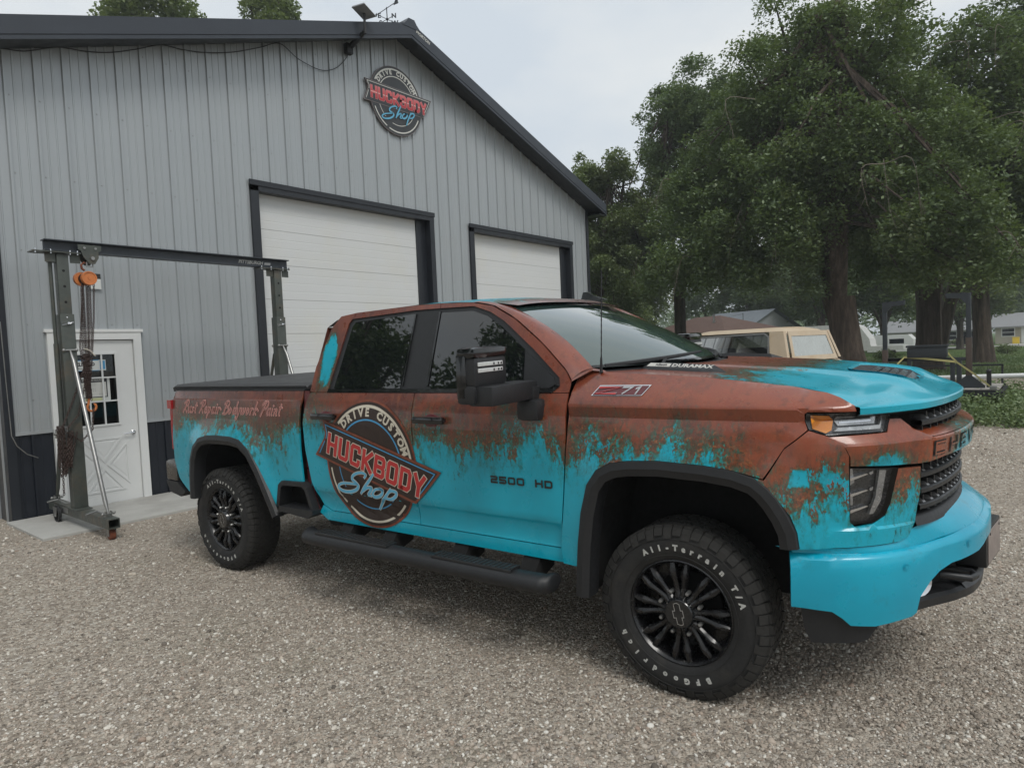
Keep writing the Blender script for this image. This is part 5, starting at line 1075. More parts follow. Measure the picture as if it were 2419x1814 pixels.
    c = g.mix(g.math('MULTIPLY', g.maprange(m, -.20, -.02), g.maprange(g.noise(34, 5, .7, stretch=(1, 1, .5)), .42, .60)), teal, (.008, .15, .13)); c = g.mix(g.maprange(m, -.045, -.012), c, halo); c = g.mix(g.maprange(m, -.005, .03), c, g.mix(g.maprange(g.noise(60, 3, .6), .45, .6), (.055, .045, .025), g.mix(g.maprange(g.noise(38, 4, .7), .48, .62), rust, (.33, .12, .04)))); c = g.mix(g.maprange(m, .04, .16), c, rust); c = g.mix(g.math('MULTIPLY', g.math('MULTIPLY', g.maprange(m, .26, .04), g.maprange(m, -.05, .02)), g.maprange(g.noise(44, 5, .7, stretch=(1, 1, .4)), .50, .64)), c, (.035, .10, .07))
    if mode == 'bumper': c = g.mix(g.math('MULTIPLY', g.maprange(g.noise(7, 6, .75), .56, .72), .5), g.mix(g.maprange(g.noise(2.2, 4), .35, .65), (.0, .31, .46), (.0, .40, .57)), (.02, .17, .22))
    g.set(Base_Color=c, Roughness=g.maprange(g.noise(12, 4), .3, .7, .24, .40)); g.b.inputs['Specular IOR Level'].default_value = .5; g.b.inputs['Coat Weight'].default_value = .5; g.b.inputs['Coat Roughness'].default_value = .12; g.bump(g.noise(3, 2), .02, .02); return g.m
for k in ('side', 'hood', 'front', 'bumper', 'roof'): M['p_'+k] = paint(k+' rust and turquoise wrap', k)
def gloss(name, col, ior=1.5, rough=.02, coat=1):
    g = NT(name); g.set(Base_Color=col, Roughness=rough); g.b.inputs['IOR'].default_value = ior; g.b.inputs['Coat Weight'].default_value = coat; g.b.inputs['Coat Roughness'].default_value = .01; return g.m
M['tint'] = gloss('tinted side glass', (.006, .008, .009), 1.55); M['wshield'] = gloss('windshield glass', (.035, .07, .065), 2.0, .02); gl2 = NT('clear lens'); gl2.t.nodes.remove(gl2.b); w1 = gl2.n('ShaderNodeMixShader'); w2 = gl2.n('ShaderNodeBsdfTransparent'); w3 = gl2.n('ShaderNodeBsdfGlossy'); w3.inputs['Roughness'].default_value = .04; w4 = gl2.n('ShaderNodeFresnel'); w4.inputs[0].default_value = 1.4; gl2.l(w4.outputs[0], w1.inputs[0]); gl2.l(w2.outputs[0], w1.inputs[1]); gl2.l(w3.outputs[0], w1.inputs[2]); gl2.l(w1.outputs[0], gl2.out.inputs['Surface']); M['lens'] = gl2.m; M['dullchrome'] = mat('dull chrome', (.20, .19, .18), .22, .8, .25, 6); M['markerlens'] = mat('clear marker lens', (.75, .76, .75), .12, .2, .1, 60, coat=1); M['foglens'] = mat('fog lamp reflector', (.75, .76, .78), .12, .6, .2, 30, coat=1); M['amber'] = mat('amber lens', (.95, .33, .02), .2, 0, .12, 30, coat=1); M['lampgrey'] = mat('headlight reflector', (.62, .63, .64), .22, .45, .3, 35, coat=1); M['lampdark'] = mat('lamp housing', (.085, .088, .092), .25, .2, .3, 25, coat=.6); M['darkred'] = mat('dark red seam paint', (.10, .006, .010), .3, 0, .1, 4, coat=.5); M['taillight'] = mat('tail light red', (.35, .01, .015), .15, 0, .1, 9, coat=1); M['satin'] = mat('satin black trim', (.020, .021, .023), .42, 0, .15, 9, bump=.04, bs=250); M['vinyl'] = mat('black vinyl cover', (.045, .046, .048), .55, 0, .12, 3, bump=.08, bs=150); M['bowtie'] = mat('emblem silver', (.5, .5, .5), .3, .8)
# --- body panels
bedline = [(-4.715, 1.53), (-2.868, 1.53), (-2.895, 1.30), (-2.885, .86), (-2.89, .845), (-3.12, .835), (-3.155, .81), (-3.19, .67)]+R_OUT[::-1][1:-1]+[(-4.42, .635), (-4.56, .63), (-4.70, .74), (-4.765, .90), (-4.75, 1.15), (-4.735, 1.36), (-4.735, 1.46)]
panel('bed_side', sp(bedline), sbed, 'p_side', .06)
rdoor = [(-1.739, 1.517), (-1.735, 1.2), (-1.735, .668), (-2.60, .668), (-2.70, .70), (-2.79, .86), (-2.835, 1.10), (-2.84, 1.30), (-2.80, 1.517)]
fdoor = [(-.597, 1.517), (-.597, 1.292), (-.627, 1.0), (-.665, .668), (-1.729, .668), (-1.729, 1.2), (-1.732, 1.517)]
panel('rear_door', sp(rdoor), sdoor, 'p_side', .06); panel('front_door', sp(fdoor), sdoor, 'p_side', .06)
panel('rocker_panel', sp([(-.58, .662), (-.555, .585), (-2.66, .592), (-2.74, .64), (-2.705, .694), (-2.60, .662)]), sdoor, 'p_side', .08)
panel('rear_door_frame', sp([(-2.80, 1.521), (-2.605, 1.521), (-2.52, 2.0), (-2.49, 2.035), (-1.86, 2.055), (-1.645, 2.052), (-1.645, 2.083), (-1.9, 2.088), (-2.45, 2.078), (-2.62, 2.062), (-2.70, 1.98), (-2.79, 1.70)]), sdoor, 'p_side', .05, zs=[1.55+.05*k for k in range(11)])
panel('front_door_frame', sp([(-1.64, 2.052), (-1.36, 2.045), (-1.22, 2.0), (-1.10, 1.935), (-.86, 1.76), (-.665, 1.60), (-.655, 1.555), (-.70, 1.521), (-.597, 1.521), (-.592, 1.58), (-.63, 1.635), (-.81, 1.79), (-1.03, 1.945), (-1.21, 2.035), (-1.38, 2.068), (-1.64, 2.083)]), sdoor, 'p_side', .05, zs=[1.55+.05*k for k in range(11)])
wA = [(-2.605, 1.52), (-2.52, 2.0), (-2.49, 2.035), (-1.86, 2.055), (-1.60, 2.052), (-1.36, 2.045), (-1.22, 2.0), (-1.10, 1.935), (-.86, 1.76), (-.665, 1.60), (-.655, 1.555), (-.70, 1.52)]
panel('window_surround', sp(wA), sdoor, 'satin', .1, d=-.010, zs=[1.6, 1.7, 1.8, 1.9, 2.0])
panel('rear_side_window', sp([(-2.545, 1.545), (-2.475, 1.98), (-2.45, 2.01), (-1.865, 2.03), (-1.885, 1.545)]), sdoor, 'tint', .1, d=-.004, zs=[1.6, 1.7, 1.8, 1.9, 2.0], depth=.004)
panel('front_side_window', sp([(-1.625, 1.545), (-1.628, 2.022), (-1.36, 2.015), (-1.24, 1.975), (-1.12, 1.905), (-.93, 1.765), (-.905, 1.545)]), sdoor, 'tint', .1, d=-.004, zs=[1.6, 1.7, 1.8, 1.9, 2.0], depth=.004)
panel('mirror_sail', sp([(-.895, 1.545), (-.915, 1.745), (-.86, 1.715), (-.70, 1.60), (-.685, 1.565), (-.72, 1.545)]), sdoor, 'black', .1, d=.002, zs=[1.6, 1.7])
panel('belt_moulding', sp([(-2.60, 1.521), (-2.595, 1.543), (-.70, 1.543), (-.675, 1.56), (-.655, 1.555), (-.70, 1.521)]), sdoor, 'gloss', .2, d=.006)
panel('window_channel', sp([(-1.87, 1.56), (-1.862, 2.03), (-1.852, 2.03), (-1.858, 1.56)]), sdoor, 'gloss', .2, d=.0); panel('window_channel', sp([(-1.648, 1.56), (-1.645, 2.03), (-1.632, 2.03), (-1.634, 1.56)]), sdoor, 'gloss', .2, d=.002)
fend = [(-.585, 1.575), (-.58, 1.62), (-.54, 1.645), (-.45, 1.622), (.103, 1.586), (.567, 1.535), (.715, 1.514), (.755, 1.495), (.79, 1.462), (.796, 1.436), (.70, 1.437), (.612, 1.439), (.600, 1.43), (.596, 1.40), (.610, 1.362), (.508, 1.283), (.43, 1.148)]+F_OUT[::-1][6:-1]+[(-.64, .592), (-.655, .668), (-.617, 1.0), (-.587, 1.292)]
panel('front_fender', sp(fend), sfen, 'p_side', .05)
corner = [(1.192, 1.358), (1.117, 1.334), (1.088, 1.321), (1.055, 1.292), (1.036, 1.25), (1.033, .965), (1.01, .938), (.93, .948), (.872, .978), (.845, 1.03), (.803, 1.176), (.674, 1.171), (.674, 1.058), (.712, .93), (.75, .872), (.80, .857), (1.04, .852), (1.236, .847)]+[(sof(x), z) for x, z in F_OUT[::-1][1:6]]+[(sof(.435), 1.140), (sof(.512), 1.277)]
panel('fascia_corner', corner, sfront, 'p_side', .04)
band = [(-1.085, 1.325)] 
half = [(1.115, 1.330), (1.085, 1.318), (1.05, 1.285), (1.030, 1.245), (1.028, 1.205), (.85, 1.195), (.682, 1.187), (.528, 1.199), (.12, 1.2), (0, 1.2)]
top_ = [(0, 1.30), (.115, 1.301), (.429, 1.297), (.623, 1.298), (.684, 1.337), (.741, 1.384), (.806, 1.388), (.836, 1.334)]
ring_ = half+[(-a, b) for a, b in half[::-1][1:]]+[(-a, b) for a, b in top_[::-1]]+top_[1:]
panel('grille_band', ring_, sfront, 'p_front', .04, sides=(1,), depth=.03)
# ledge on top of the band, grille backing and chin
def stripgrid(name, s0, s1, rows, m, ds=.04, parent=None, path=fas, sm=40, sharp=False):
    """rows: list of functions s->(D,z)"""
    n = max(2, int(abs(s1-s0)/ds)+1); mb = MB(); vs = []
    for k in range(n):
        s = s0+(s1-s0)*k/(n-1); x, y, nx, ny = path.at(s)
        for f in rows: D, z = f(s); vs.append(SH((x+nx*D, y+ny*D, z)))
    q = len(rows); mb.add(vs, [(k*q+j, (k+1)*q+j, (k+1)*q+j+1, k*q+j+1) for k in range(n-1) for j in range(q-1)]); return mb.build(name, m, parent or TK, smooth=sm)
c_ = lambda D, z: (lambda s: (D, z))
stripgrid('band_ledge', -.66, .66, [lambda s: (Dfront(s, 1.30)-.001, 1.301), c_(-.02, 1.322), c_(-.07, 1.332)], 'p_front')
stripgrid('grille_backing', -.80, .80, [c_(-.10, .90), c_(-.10, 1.43)], 'dark')
stripgrid('grille_chin', -.71, .71, [c_(-.10, .965), c_(-.02, .955), c_(-.005, .945), c_(.008, .915), c_(-.03, .90)], 'black')
stripgrid('hood_seal', -.98, .98, [c_(-.02, 1.418), c_(-.06, 1.40), c_(-.09, 1.40)], 'black')
for z in (1.362, 1.132, 1.062, .992):
    e = .655 if z > 1.3 else (.665 if z > 1.0 else .675)
    stripgrid('grille_bar', -e, e, [c_(-.085, z+.010), c_(-.012, z+.010), c_(-.004, z+.005), c_(-.005, z-.012), c_(-.022, z-.018), c_(-.085, z-.012)], 'satin', sm=25)
M['fin_highlight'] = mat('fin highlight grey', (.20, .205, .21), .3, .5, .1, 9); fm = MB(); fm.box((-.040, -.004, 0), (.030, .004, .040), 'satin'); fm.add([(-.035, -.011, .0), (.036, -.012, .0), (.036, .012, .0), (-.035, .011, .0), (-.035, 0, .03), (.010, 0, .032)], [(0, 1, 5, 4), (3, 2, 5, 4), (1, 2, 5)], 'fin_highlight'); fin0 = fm.build('grille_fin', 'satin', TK)  # lighter facets put the fins' highlights into their colour
first = True
for zi, (z, n) in enumerate(((1.374, 16), (1.144, 17), (1.074, 17), (1.004, 17), (.968, 17), (1.318, 16))):
    for k in range(n):
        s = -.62+1.24*(k+(.5 if zi % 2 else 0))/(n-.5); x, y, nx, ny = fas.at(s); o = fin0 if first else dup(fin0, TK); first = False
        p = SH((x-nx*.052, y-ny*.052, z-.002)); o.matrix_local = Matrix.Translation(p) @ Matrix.Rotation(math.atan2(ny, nx), 4, 'Z') @ Matrix.Diagonal((1, 1, .8 if zi < 4 else .62, 1))
# chevrolet letters on the band
def on_front(polys, m, name, d, parent=None):
    mb = MB()
    for k, (vs, fs) in enumerate(polys):
        mb.add([SH(sfront(s, z, d+.0003*(k % 4))) for s, z in vs], fs)
    return mb.build(name, m, parent or TK, recalc=False)
x = .617; pit = .1365
for i, ch in enumerate('CHEVROLET'):
    s0 = x-i*pit; back = []; fr_ = []
    for st in (HB[ch] if ch != 'C' else [[(1, 1), (0, 1), (0, 0), (1, 0)]]):
        dense = resample([(p[0], p[1]) for p in st], .2)[:-4] if 0 else st
        q = [(s0-.006-p[0]*.078, 1.2195+p[1]*.050) for p in st]
        back.append(ribbon(q, .0185, cap=.009)); fr_.append(ribbon([(a-.001, b+.0005) for a, b in q], .0085, cap=.004))
    on_front(back, 'black', 'grille_letter_recess_shade', .0015); on_front(fr_, 'p_front', 'grille_letter', .007)  # flat black strokes paint the recess shadow around each raised letter
# headlights
def lamp(poly, m, name, d, parent, depth=0, sides=(1,)): return panel(name, poly, sfront, m, .05, d=d, depth=depth, sides=sides, parent=parent, dens=.04, zs=[1.0, 1.1, 1.37, 1.40])
for sd_ in (1, -1):
    HL = [(1.200, 1.434), (1.206, 1.40), (1.190, 1.362), (1.117, 1.338), (.838, 1.339), (.807, 1.386), (.805, 1.418), (.95, 1.428)]
    h = lamp(HL, 'lampdark', 'headlight', -.018, TK, .0, (sd_,))[0]
    lamp(HL, 'black', 'headlight_bezel', -.029, h, .0, (sd_,)) if 0 else None
    lamp([(1.183, 1.424), (1.105, 1.420), (1.083, 1.400), (1.095, 1.358), (1.121, 1.346), (1.176, 1.366)], 'amber', 'turn_signal', -.004, h, .012, (sd_,))
    lamp([(1.085, 1.352), (.862, 1.351), (.838, 1.395), (.838, 1.415), (.850, 1.415), (.862, 1.368), (1.065, 1.366)], 'lampgrey', 'daytime_strip', -.005, h, .01, (sd_,))
    lamp([(1.062, 1.374), (.885, 1.374), (.872, 1.406), (1.068, 1.414), (1.078, 1.398)], 'lampgrey', 'reflector', -.010, h, .006, (sd_,))
    lamp([(1.055, 1.384), (.905, 1.386), (.900, 1.391), (1.055, 1.390)], 'chrome', 'projector_strip', -.007, h, .002, (sd_,)); lamp([(1.055, 1.398), (.905, 1.398), (.900, 1.403), (1.055, 1.402)], 'lampdark', 'projector_strip', -.007, h, .002, (sd_,))
    lamp(HL, 'lens', 'lens', .002, h, .0, (sd_,))
    mb = MB(); q = resample(HL, .03); n = len(q); vs = [SH((lambda p: (p[0], p[1]*sd_, p[2]))(sfront(s, z, .003))) for s, z in q]+[SH((lambda p: (p[0], p[1]*sd_, p[2]))(sfront(s, z, -.04))) for s, z in q]; mb.add(vs, [(i, (i+1) % n, (i+1) % n+n, i+n) for i in range(n)]); mb.build('headlight_rim', 'gloss', h)
    LL = [(1.031, 1.196), (.803, 1.180), (.846, 1.032), (.873, .982), (.925, .955), (1.031, .950)]
    h = lamp(LL, 'lampdark', 'lower_lamp', -.028, TK, 0, (sd_,))[0]
    lamp([(.895, 1.178), (.862, 1.175), (.888, 1.045), (.925, .99), (.945, .99), (.915, 1.06)], 'lampgrey', 'light_bar', -.006, h, .016, (sd_,))
    for z in (1.155, 1.085, 1.015): lamp([(1.028, z-.004), (.955, z+.012), (.945, z+.009), (1.028, z-.018)], 'chrome', 'lamp_fin', -.008, h, .02, (sd_,)); lamp([(.935, z+.012), (.915, z+.020), (.915, z+.008), (.928, z+.002)], 'lampgrey', 'lamp_facet', -.02, h, .004, (sd_,))
    lamp([(1.028, 1.19), (1.01, 1.19), (1.0, 1.13), (1.028, 1.11)], 'lampgrey', 'lamp_edge', -.02, h, .01, (sd_,)); lamp([(1.028, 1.09), (1.008, 1.08), (1.008, 1.03), (1.028, 1.03)], 'lampgrey', 'lamp_edge', -.02, h, .01, (sd_,))
    lamp(LL, 'lens', 'lens', .0, h, 0, (sd_,))
    mb = MB(); q = resample(LL, .03); n = len(q); f3 = lambda s, z, d: SH((lambda p: (p[0], p[1]*sd_, p[2]))(sfront(s, z, d))); mb.add([f3(s, z, .001) for s, z in q]+[f3(s, z, -.055) for s, z in q], [(i, (i+1) % n, (i+1) % n+n, i+n) for i in range(n)]); mb.build('lamp_rim', 'black', h)
# hood
HE_ = [sfen(sof(x), z) for x, z in [(-.45, 1.622), (-.2, 1.606), (.103, 1.586), (.35, 1.560), (.567, 1.535), (.65, 1.524), (.715, 1.514), (.755, 1.495), (.79, 1.462)]]+[(.80, -.885, 1.457)]
HX = [p[0] for p in HE_]; HY = [-p[1]-.004 for p in HE_]; HZ = [p[2] for p in HE_]
def yseam(x): return ip(x, HX, HY)
def seam_h(x): return ip(x, HX, HZ)
def zc(x): return ip(x, [-.45, -.2, .06, .46, .67, .83, .95, 1.04, 1.10, 1.15], [1.640, 1.634, 1.622, 1.594, 1.570, 1.550, 1.526, 1.494, 1.466, 1.455])
def Hz(x, y, t=None):
    y = abs(y); t = y/yseam(min(x, .8)) if t is None else t; f = ip(t, [0, .36, .46, .52, .62, .78, 1], [.97, 1.0, 1.10, .78, .58, .36, 0]); zs_ = seam_h(x) if x < .8 else 1.457
    z = zs_+(zc(x)-zs_)*f; xf = ip(y, -fas.p[:, 1], fas.p[:, 0]); q = min(1, max(0, (xf-x)/.16)); q = q**.6
    if .90 < x < 1.09 and y < .26: z -= .020*min(1, (x-.90)/.04)*min(1, (.26-y)/.05)*min(1, (1.09-x)/.02)
    if .655 < x < .96 and y < .255: z -= .024*min(1, (x-.655)/.02, (.96-x)/.02, (.255-y)/.02)
    return 1.455+(z-1.455)*q if x > .7 else z
xb = lambda y: -.07-.37*(abs(y)/.8)**2
NX, NT_ = 46, 30; mb = MB(); vs = []
for j in range(-NT_, NT_+1):
    t = abs(j)/NT_; sg = 1 if j >= 0 else -1; yb0 = HY[0]*t; x0 = xb(yb0); xl, yl, _a, _b = fas.at(.985*t); yl = abs(yl)
    for k in range(NX):
        u = 1-(1-k/(NX-1))**1.35; x = x0+(xl-x0)*u; g_ = (yseam(-.45+(.80+.45)*u)-HY[0])/(.885-HY[0]); y = yb0+(yl-yb0)*min(1, max(0, g_)) if k < NX-1 else yl
        z = Hz(x, y, t) if k < NX-1 else 1.455; vs.append((x, y*sg, z))
ny = 2*NT_+1; mb.add([SH(v) for v in vs], [(i*NX+k, i*NX+k+1, (i+1)*NX+k+1, (i+1)*NX+k) for i in range(ny-1) for k in range(NX-1)]); mb.build('hood', 'p_hood', TK, smooth=50)
stripgrid('hood_lip', -.985, .985, [c_(0, 1.455), c_(.006, 1.450), c_(.004, 1.424), c_(-.012, 1.418)], 'p_hood')
mb = MB()   # dark gap line between hood and fender
for sd_ in (1, -1):
    pts = [(x, -(yseam(x)+.002)*sd_, seam_h(x)-.005) for x in np.linspace(-.44, .78, 22)]; mb.tube([SH(p) for p in pts], .0032, 5)
mb.build('hood_gap', 'dark', TK)
# hood vent in the scoop
hv = lambda x, y, d: SH((x, y, Hz(x, y)+d))
M['fin_highlight2'] = mat('satin grey slat', (.11, .115, .12), .3, .4, .1, 9); VO = [(.66, -.20), (.70, -.25), (.90, -.25), (.955, -.21), (.955, .21), (.90, .25), (.70, .25), (.66, .20)]
ol = resample(VO, .05); V, F_ = fillgrid(ol, np.arange(.66, .96, .04), np.arange(-.25, .26, .05)); mb = MB(); mb.add([hv(a, b, .004) for a, b in V], F_); vent = mb.build('hood_vent', 'black', TK)
for k in range(5):
    xx = .755+k*.042; mb = MB(); N_ = 9; vs = []
    for j in range(N_): y = -.225+.45*j/(N_-1); vs += [hv(xx-.016, y, .006), hv(xx-.012, y, .021), hv(xx+.008, y, .015), hv(xx+.012, y, .004)]
    mb.add(vs, [(4*j+i, 4*j+i+1, 4*j+i+5, 4*j+i+4) for j in range(N_-1) for i in range(3)]); mb.build('vent_slat', 'fin_highlight2', vent)
for k in range(8):
    y = -.20+.4*k/7; mb = MB(); a = hv(.75, y, .005); mb.add([hv(.75, y-.003, .004), hv(.92, y-.003, .004), hv(.92, y-.003, .012), hv(.75, y-.003, .016), hv(.75, y+.003, .004), hv(.92, y+.003, .004), hv(.92, y+.003, .012), hv(.75, y+.003, .016)], [(0, 1, 2, 3), (4, 5, 6, 7), (3, 2, 6, 7)]); mb.build('vent_rib', 'satin', vent)
mb = MB(); vs, fs = ribbon(resample(VO, .05), .022, True); mb.add([hv(a, b, .007) for a, b in vs], fs); mb.build('vent_frame', 'p_hood', vent)
# hood side badge
for sd_ in (1, -1):
    BG = [(-.33, .60), (-.27, .655), (.04, .665), (.16, .625), (.09, .565), (-.20, .55)]
    mb = MB(); n = len(BG)
    lo = [SH((a, -b*sd_, Hz(a, b)-.004)) for a, b in BG]; ctr = (-.06, .605); hi = [SH((ctr[0]+(a-ctr[0])*.90, -(ctr[1]+(b-ctr[1])*.7)*sd_, Hz(a, b)+(.030 if b < .60 else .014))) for a, b in BG]
    mb.add(lo+hi, [tuple(range(n, 2*n))]+[(i, (i+1) % n, (i+1) % n+n, i+n) for i in range(n)]); bz = mb.build('hood_badge', 'black', TK)
    if sd_ == 1:
        vs, fs = text2d('DURAMAX', .044, .0016, 1.02, shear=.25); mb = MB(); mb.add([SH((-.135+p[0]*1.02, -.640+p[1]*.35, Hz(-.135+p[0], .64)+.020+p[1]*.50)) for p in vs], fs); mb.build('badge_lettering', 'whiteprint', bz, recalc=False)
        mb = MB(); mb.add([SH((a, -.640+q*.35, Hz(a, .64)+.0195+q*.50)) for a, q in ((-.275, -.002), (-.145, -.002), (-.135, .032), (-.255, .032))], [(0, 1, 2, 3)]); mb.build('badge_plate', 'whiteprint', bz, recalc=False)
        vs, fs = text2d('Allison', .030, .001); mb = MB(); mb.add([SH((-.225+p[0]*.8, -.640+(p[1]+.004)*.35, Hz(-.2, .64)+.0205+(p[1]+.004)*.50)) for p in vs], fs); mb.build('badge_lettering', 'ink', bz, recalc=False)
# cowl, windshield, pillars, roof
mb = MB(); N_ = 21; vs = []
for k in range(N_):
    y = -.82+1.64*k/(N_-1); vs += [SH((xb(y)+.02, y, 1.615)), SH((-.13-.39*(y/.8)**2-.03, y, 1.628))]
mb.add(vs, [(2*k, 2*k+2, 2*k+3, 2*k+1) for k in range(N_-1)]); mb.build('cowl', 'black', TK)
for (ya, yb_) in ((-.74, -.12), (.10, .72)):
    mb = MB(); wf = lambda y: -.145-.39*(y/.8)**2; mb.tube([SH((wf(y), y, 1.650+.010*k_)) for k_, y in enumerate(np.linspace(ya, yb_, 5))], [.011, .012, .012, .010, .007], 6); mb.tube([SH((wf(ya+.25)+.04, ya+.25, 1.63)), SH((wf((ya+yb_)/2)+.005, (ya+yb_)/2, 1.666))], .010, 6); mb.build('wiper', 'black', TK, 40)
def WS(t, u):   # t in -1..1 across, u 0..1 up
    y = t*(.80-.115*u); x = -.13-.39*t*t*(1-u)-(.93+.075*t*t)*u+.045*math.sin(math.pi*u); z = 1.642+.396*u-.010*t*t*u+.014*math.sin(math.pi*u); return (x, y, z)
mb = MB(); A, B = 24, 12; mb.add([SH(WS(-1+2*i/A, j/B)) for i in range(A+1) for j in range(B+1)], [(i*(B+1)+j, (i+1)*(B+1)+j, (i+1)*(B+1)+j+1, i*(B+1)+j+1) for i in range(A) for j in range(B)]); mb.build('windshield', 'wshield', TK, smooth=60)
mb = MB()
for i in range(A): 
    for (u0, u1) in ((.0, .03),):
        a, b = -1+2*i/A, -1+2*(i+1)/A; mb.add([SH((q[0]+.001, q[1], q[2]+.002)) for q in (WS(a, u0), WS(b, u0), WS(b, u1), WS(a, u1))], [(0, 1, 2, 3)])
mb.build('windshield_border', 'gloss', TK)
E1 = [(-.592, 1.585), (-.63, 1.637), (-.81, 1.792), (-1.03, 1.948), (-1.21, 2.038), (-1.38, 2.071)]
def e1(u):
    k = u*(len(E1)-1); i = min(int(k), len(E1)-2); t = k-i; x = E1[i][0]+(E1[i+1][0]-E1[i][0])*t; z = E1[i][1]+(E1[i+1][1]-E1[i][1])*t; return (x+.006, -Yd(x, z), z+.004)
for sd_ in (1, -1):
    mb = MB(); vs = []; N_ = 14
    for k in range(N_+1):
        u = k/N_; a = e1(u); w = WS(-1, min(1, u*1.02)); w = (w[0], w[1], w[2])
        for j in range(5):
            t = j/4; q = [a[i]+(w[i]-a[i])*t for i in range(3)]; bul = .018*math.sin(math.pi*t); q[1] -= bul*.7; q[2] += bul*.7; vs.append(SH((q[0], q[1]*sd_, q[2])))
    mb.add(vs, [(k*5+j, (k+1)*5+j, (k+1)*5+j+1, k*5+j+1) for k in range(N_) for j in range(4)]); mb.build('a_pillar', 'p_side', TK, smooth=50)
    # fender apron filling between fender top, pillar and hood
    mb = MB(); mb.add([SH((p[0], p[1]*sd_, p[2])) for p in [(-.585, -.93, 1.58), (-.50, -.845, 1.632), (-.43, -.808, 1.618), (-.45, -.80, 1.628), (-.52, -.80, 1.642), (-.59, -.905, 1.625)]], [(0, 1, 4, 5), (1, 2, 3, 4)]); mb.build('cowl_corner', 'p_side', TK)
RX = [-2.80, -2.76, -2.68, -2.5, -2.2, -1.8, -1.5, -1.3, -1.18, -1.08]
def roofz(x): return ip(x, [-2.80, -2.76, -2.68, -2.5, -2.2, -1.8, -1.5, -1.3, -1.18, -1.05], [2.03, 2.065, 2.085, 2.100, 2.112, 2.118, 2.114, 2.103, 2.086, 2.046])
mb = MB(); N_ = 25; vs = []
for x in RX:
    ye = ip(x, [-2.80, -2.62, -1.4, -1.21, -1.08], [.755, .764, .762, .735, .69]); ze = ip(x, [-2.80, -2.7, -2.6, -1.9, -1.64, -1.38, -1.21, -1.08], [1.99, 2.03, 2.068, 2.092, 2.087, 2.074, 2.055, 2.030])
    for k in range(N_):
        t = -1+2*k/(N_-1); xx = x+(0 if x < -1.3 else .04*(1-t*t)*(1 if x > -1.2 else .3)); vs.append(SH((xx, t*ye, ze+(roofz(x)-ze)*(1-abs(t)**3.2))))
mb.add(vs, [(i*N_+k, (i+1)*N_+k, (i+1)*N_+k+1, i*N_+k+1) for i in range(len(RX)-1) for k in range(N_-1)]); mb.build('roof', 'p_roof', TK, smooth=50)
mb = MB(); mb.add([SH(p) for p in [(-2.80, -.755, 1.99), (-2.80, .755, 1.99), (-2.815, .93, 1.53), (-2.815, -.93, 1.53), (-2.83, -.97, .64), (-2.83, .97, .64)]], [(0, 1, 2, 3), (3, 2, 5, 4)]); mb.build('cab_rear_wall', 'p_side', TK)
mb = MB(); mb.add([SH(p) for p in [(-2.812, -.55, 1.95), (-2.812, .55, 1.95), (-2.825, .66, 1.58), (-2.825, -.66, 1.58)]], [(0, 1, 2, 3)]); mb.build('rear_window', 'tint', TK)
mb = MB(); mb.prism([(-.13, 0), (.10, 0), (.06, .012), (-.10, .012)], 'y', .54, .64); mb.v = [SH((-1.25+x, y, 2.078+z)) for x, y, z in mb.v]; mb.build('antenna_base', 'gloss', TK)
mb = MB(); mb.prism([(-1.36, 2.09), (-1.13, 2.09), (-1.22, 2.12), (-1.30, 2.162), (-1.335, 2.162)], 'y', .575, .605); mb.v = [SH(v) for v in mb.v]; mb.build('roof_antenna', 'gloss', TK)
mb = MB(); pts = [(-.453, -.835, 1.622), (-.45, -.835, 1.70)]; mb.tube([SH(p) for p in pts], [.009, .006], 8); mb.tube([SH((-.45+.02*t, -.835, 1.69+.475*t)) for t in np.linspace(0, 1, 30)], [.0028+.0012*(k % 2) for k in range(30)], 6); mb.sphere(SH((-.453, -.835, 1.622)), .012, None, 8, (1, 1, .5)); mb.build('mast_antenna', 'black', TK, 60)
# dark inner bodies that block the view through the shell
mb = MB(); mb.box((-2.81, -.90, .60), (-.66, .90, 1.50)); mb.box((-2.80, -.73, 1.50), (-1.25, .73, 1.96)); mb.box((-.66, -.52, .45), (.62, .52, 1.54)); mb.box((.60, -.60, .58), (.96, .60, 1.40)); mb.box((-.66, -.78, 1.22), (.60, .78, 1.50)); mb.box((-4.72, -.90, 1.2), (-2.9, .90, 1.52)); mb.box((-4.72, -.5, .55), (-2.9, .5, 1.2)); mb.box((-3.17, -.9, .62), (-2.9, .80, 1.3)); mb.box((-4.72, -.9, .66), (-4.45, .9, 1.3)); mb.v = [SH(v) for v in mb.v]; mb.build('inner_structure', 'dark', TK)
mb = MB()
for y in (-.42, .36): mb.box((-4.7, y, .48), (.9, y+.07, .66))
mb.tube([(-4.036, -.85, .43), (-4.036, .85, .43)], .07, 10); mb.tube([(0, -.8, .43), (0, .8, .43)], .05, 10); mb.sphere((-4.036, -.1, .43), .17); mb.tube([(-3.0, -.62, .50), (-2.2, -.62, .50)], .07, 10); mb.build('chassis', 'dark', TK, 40)
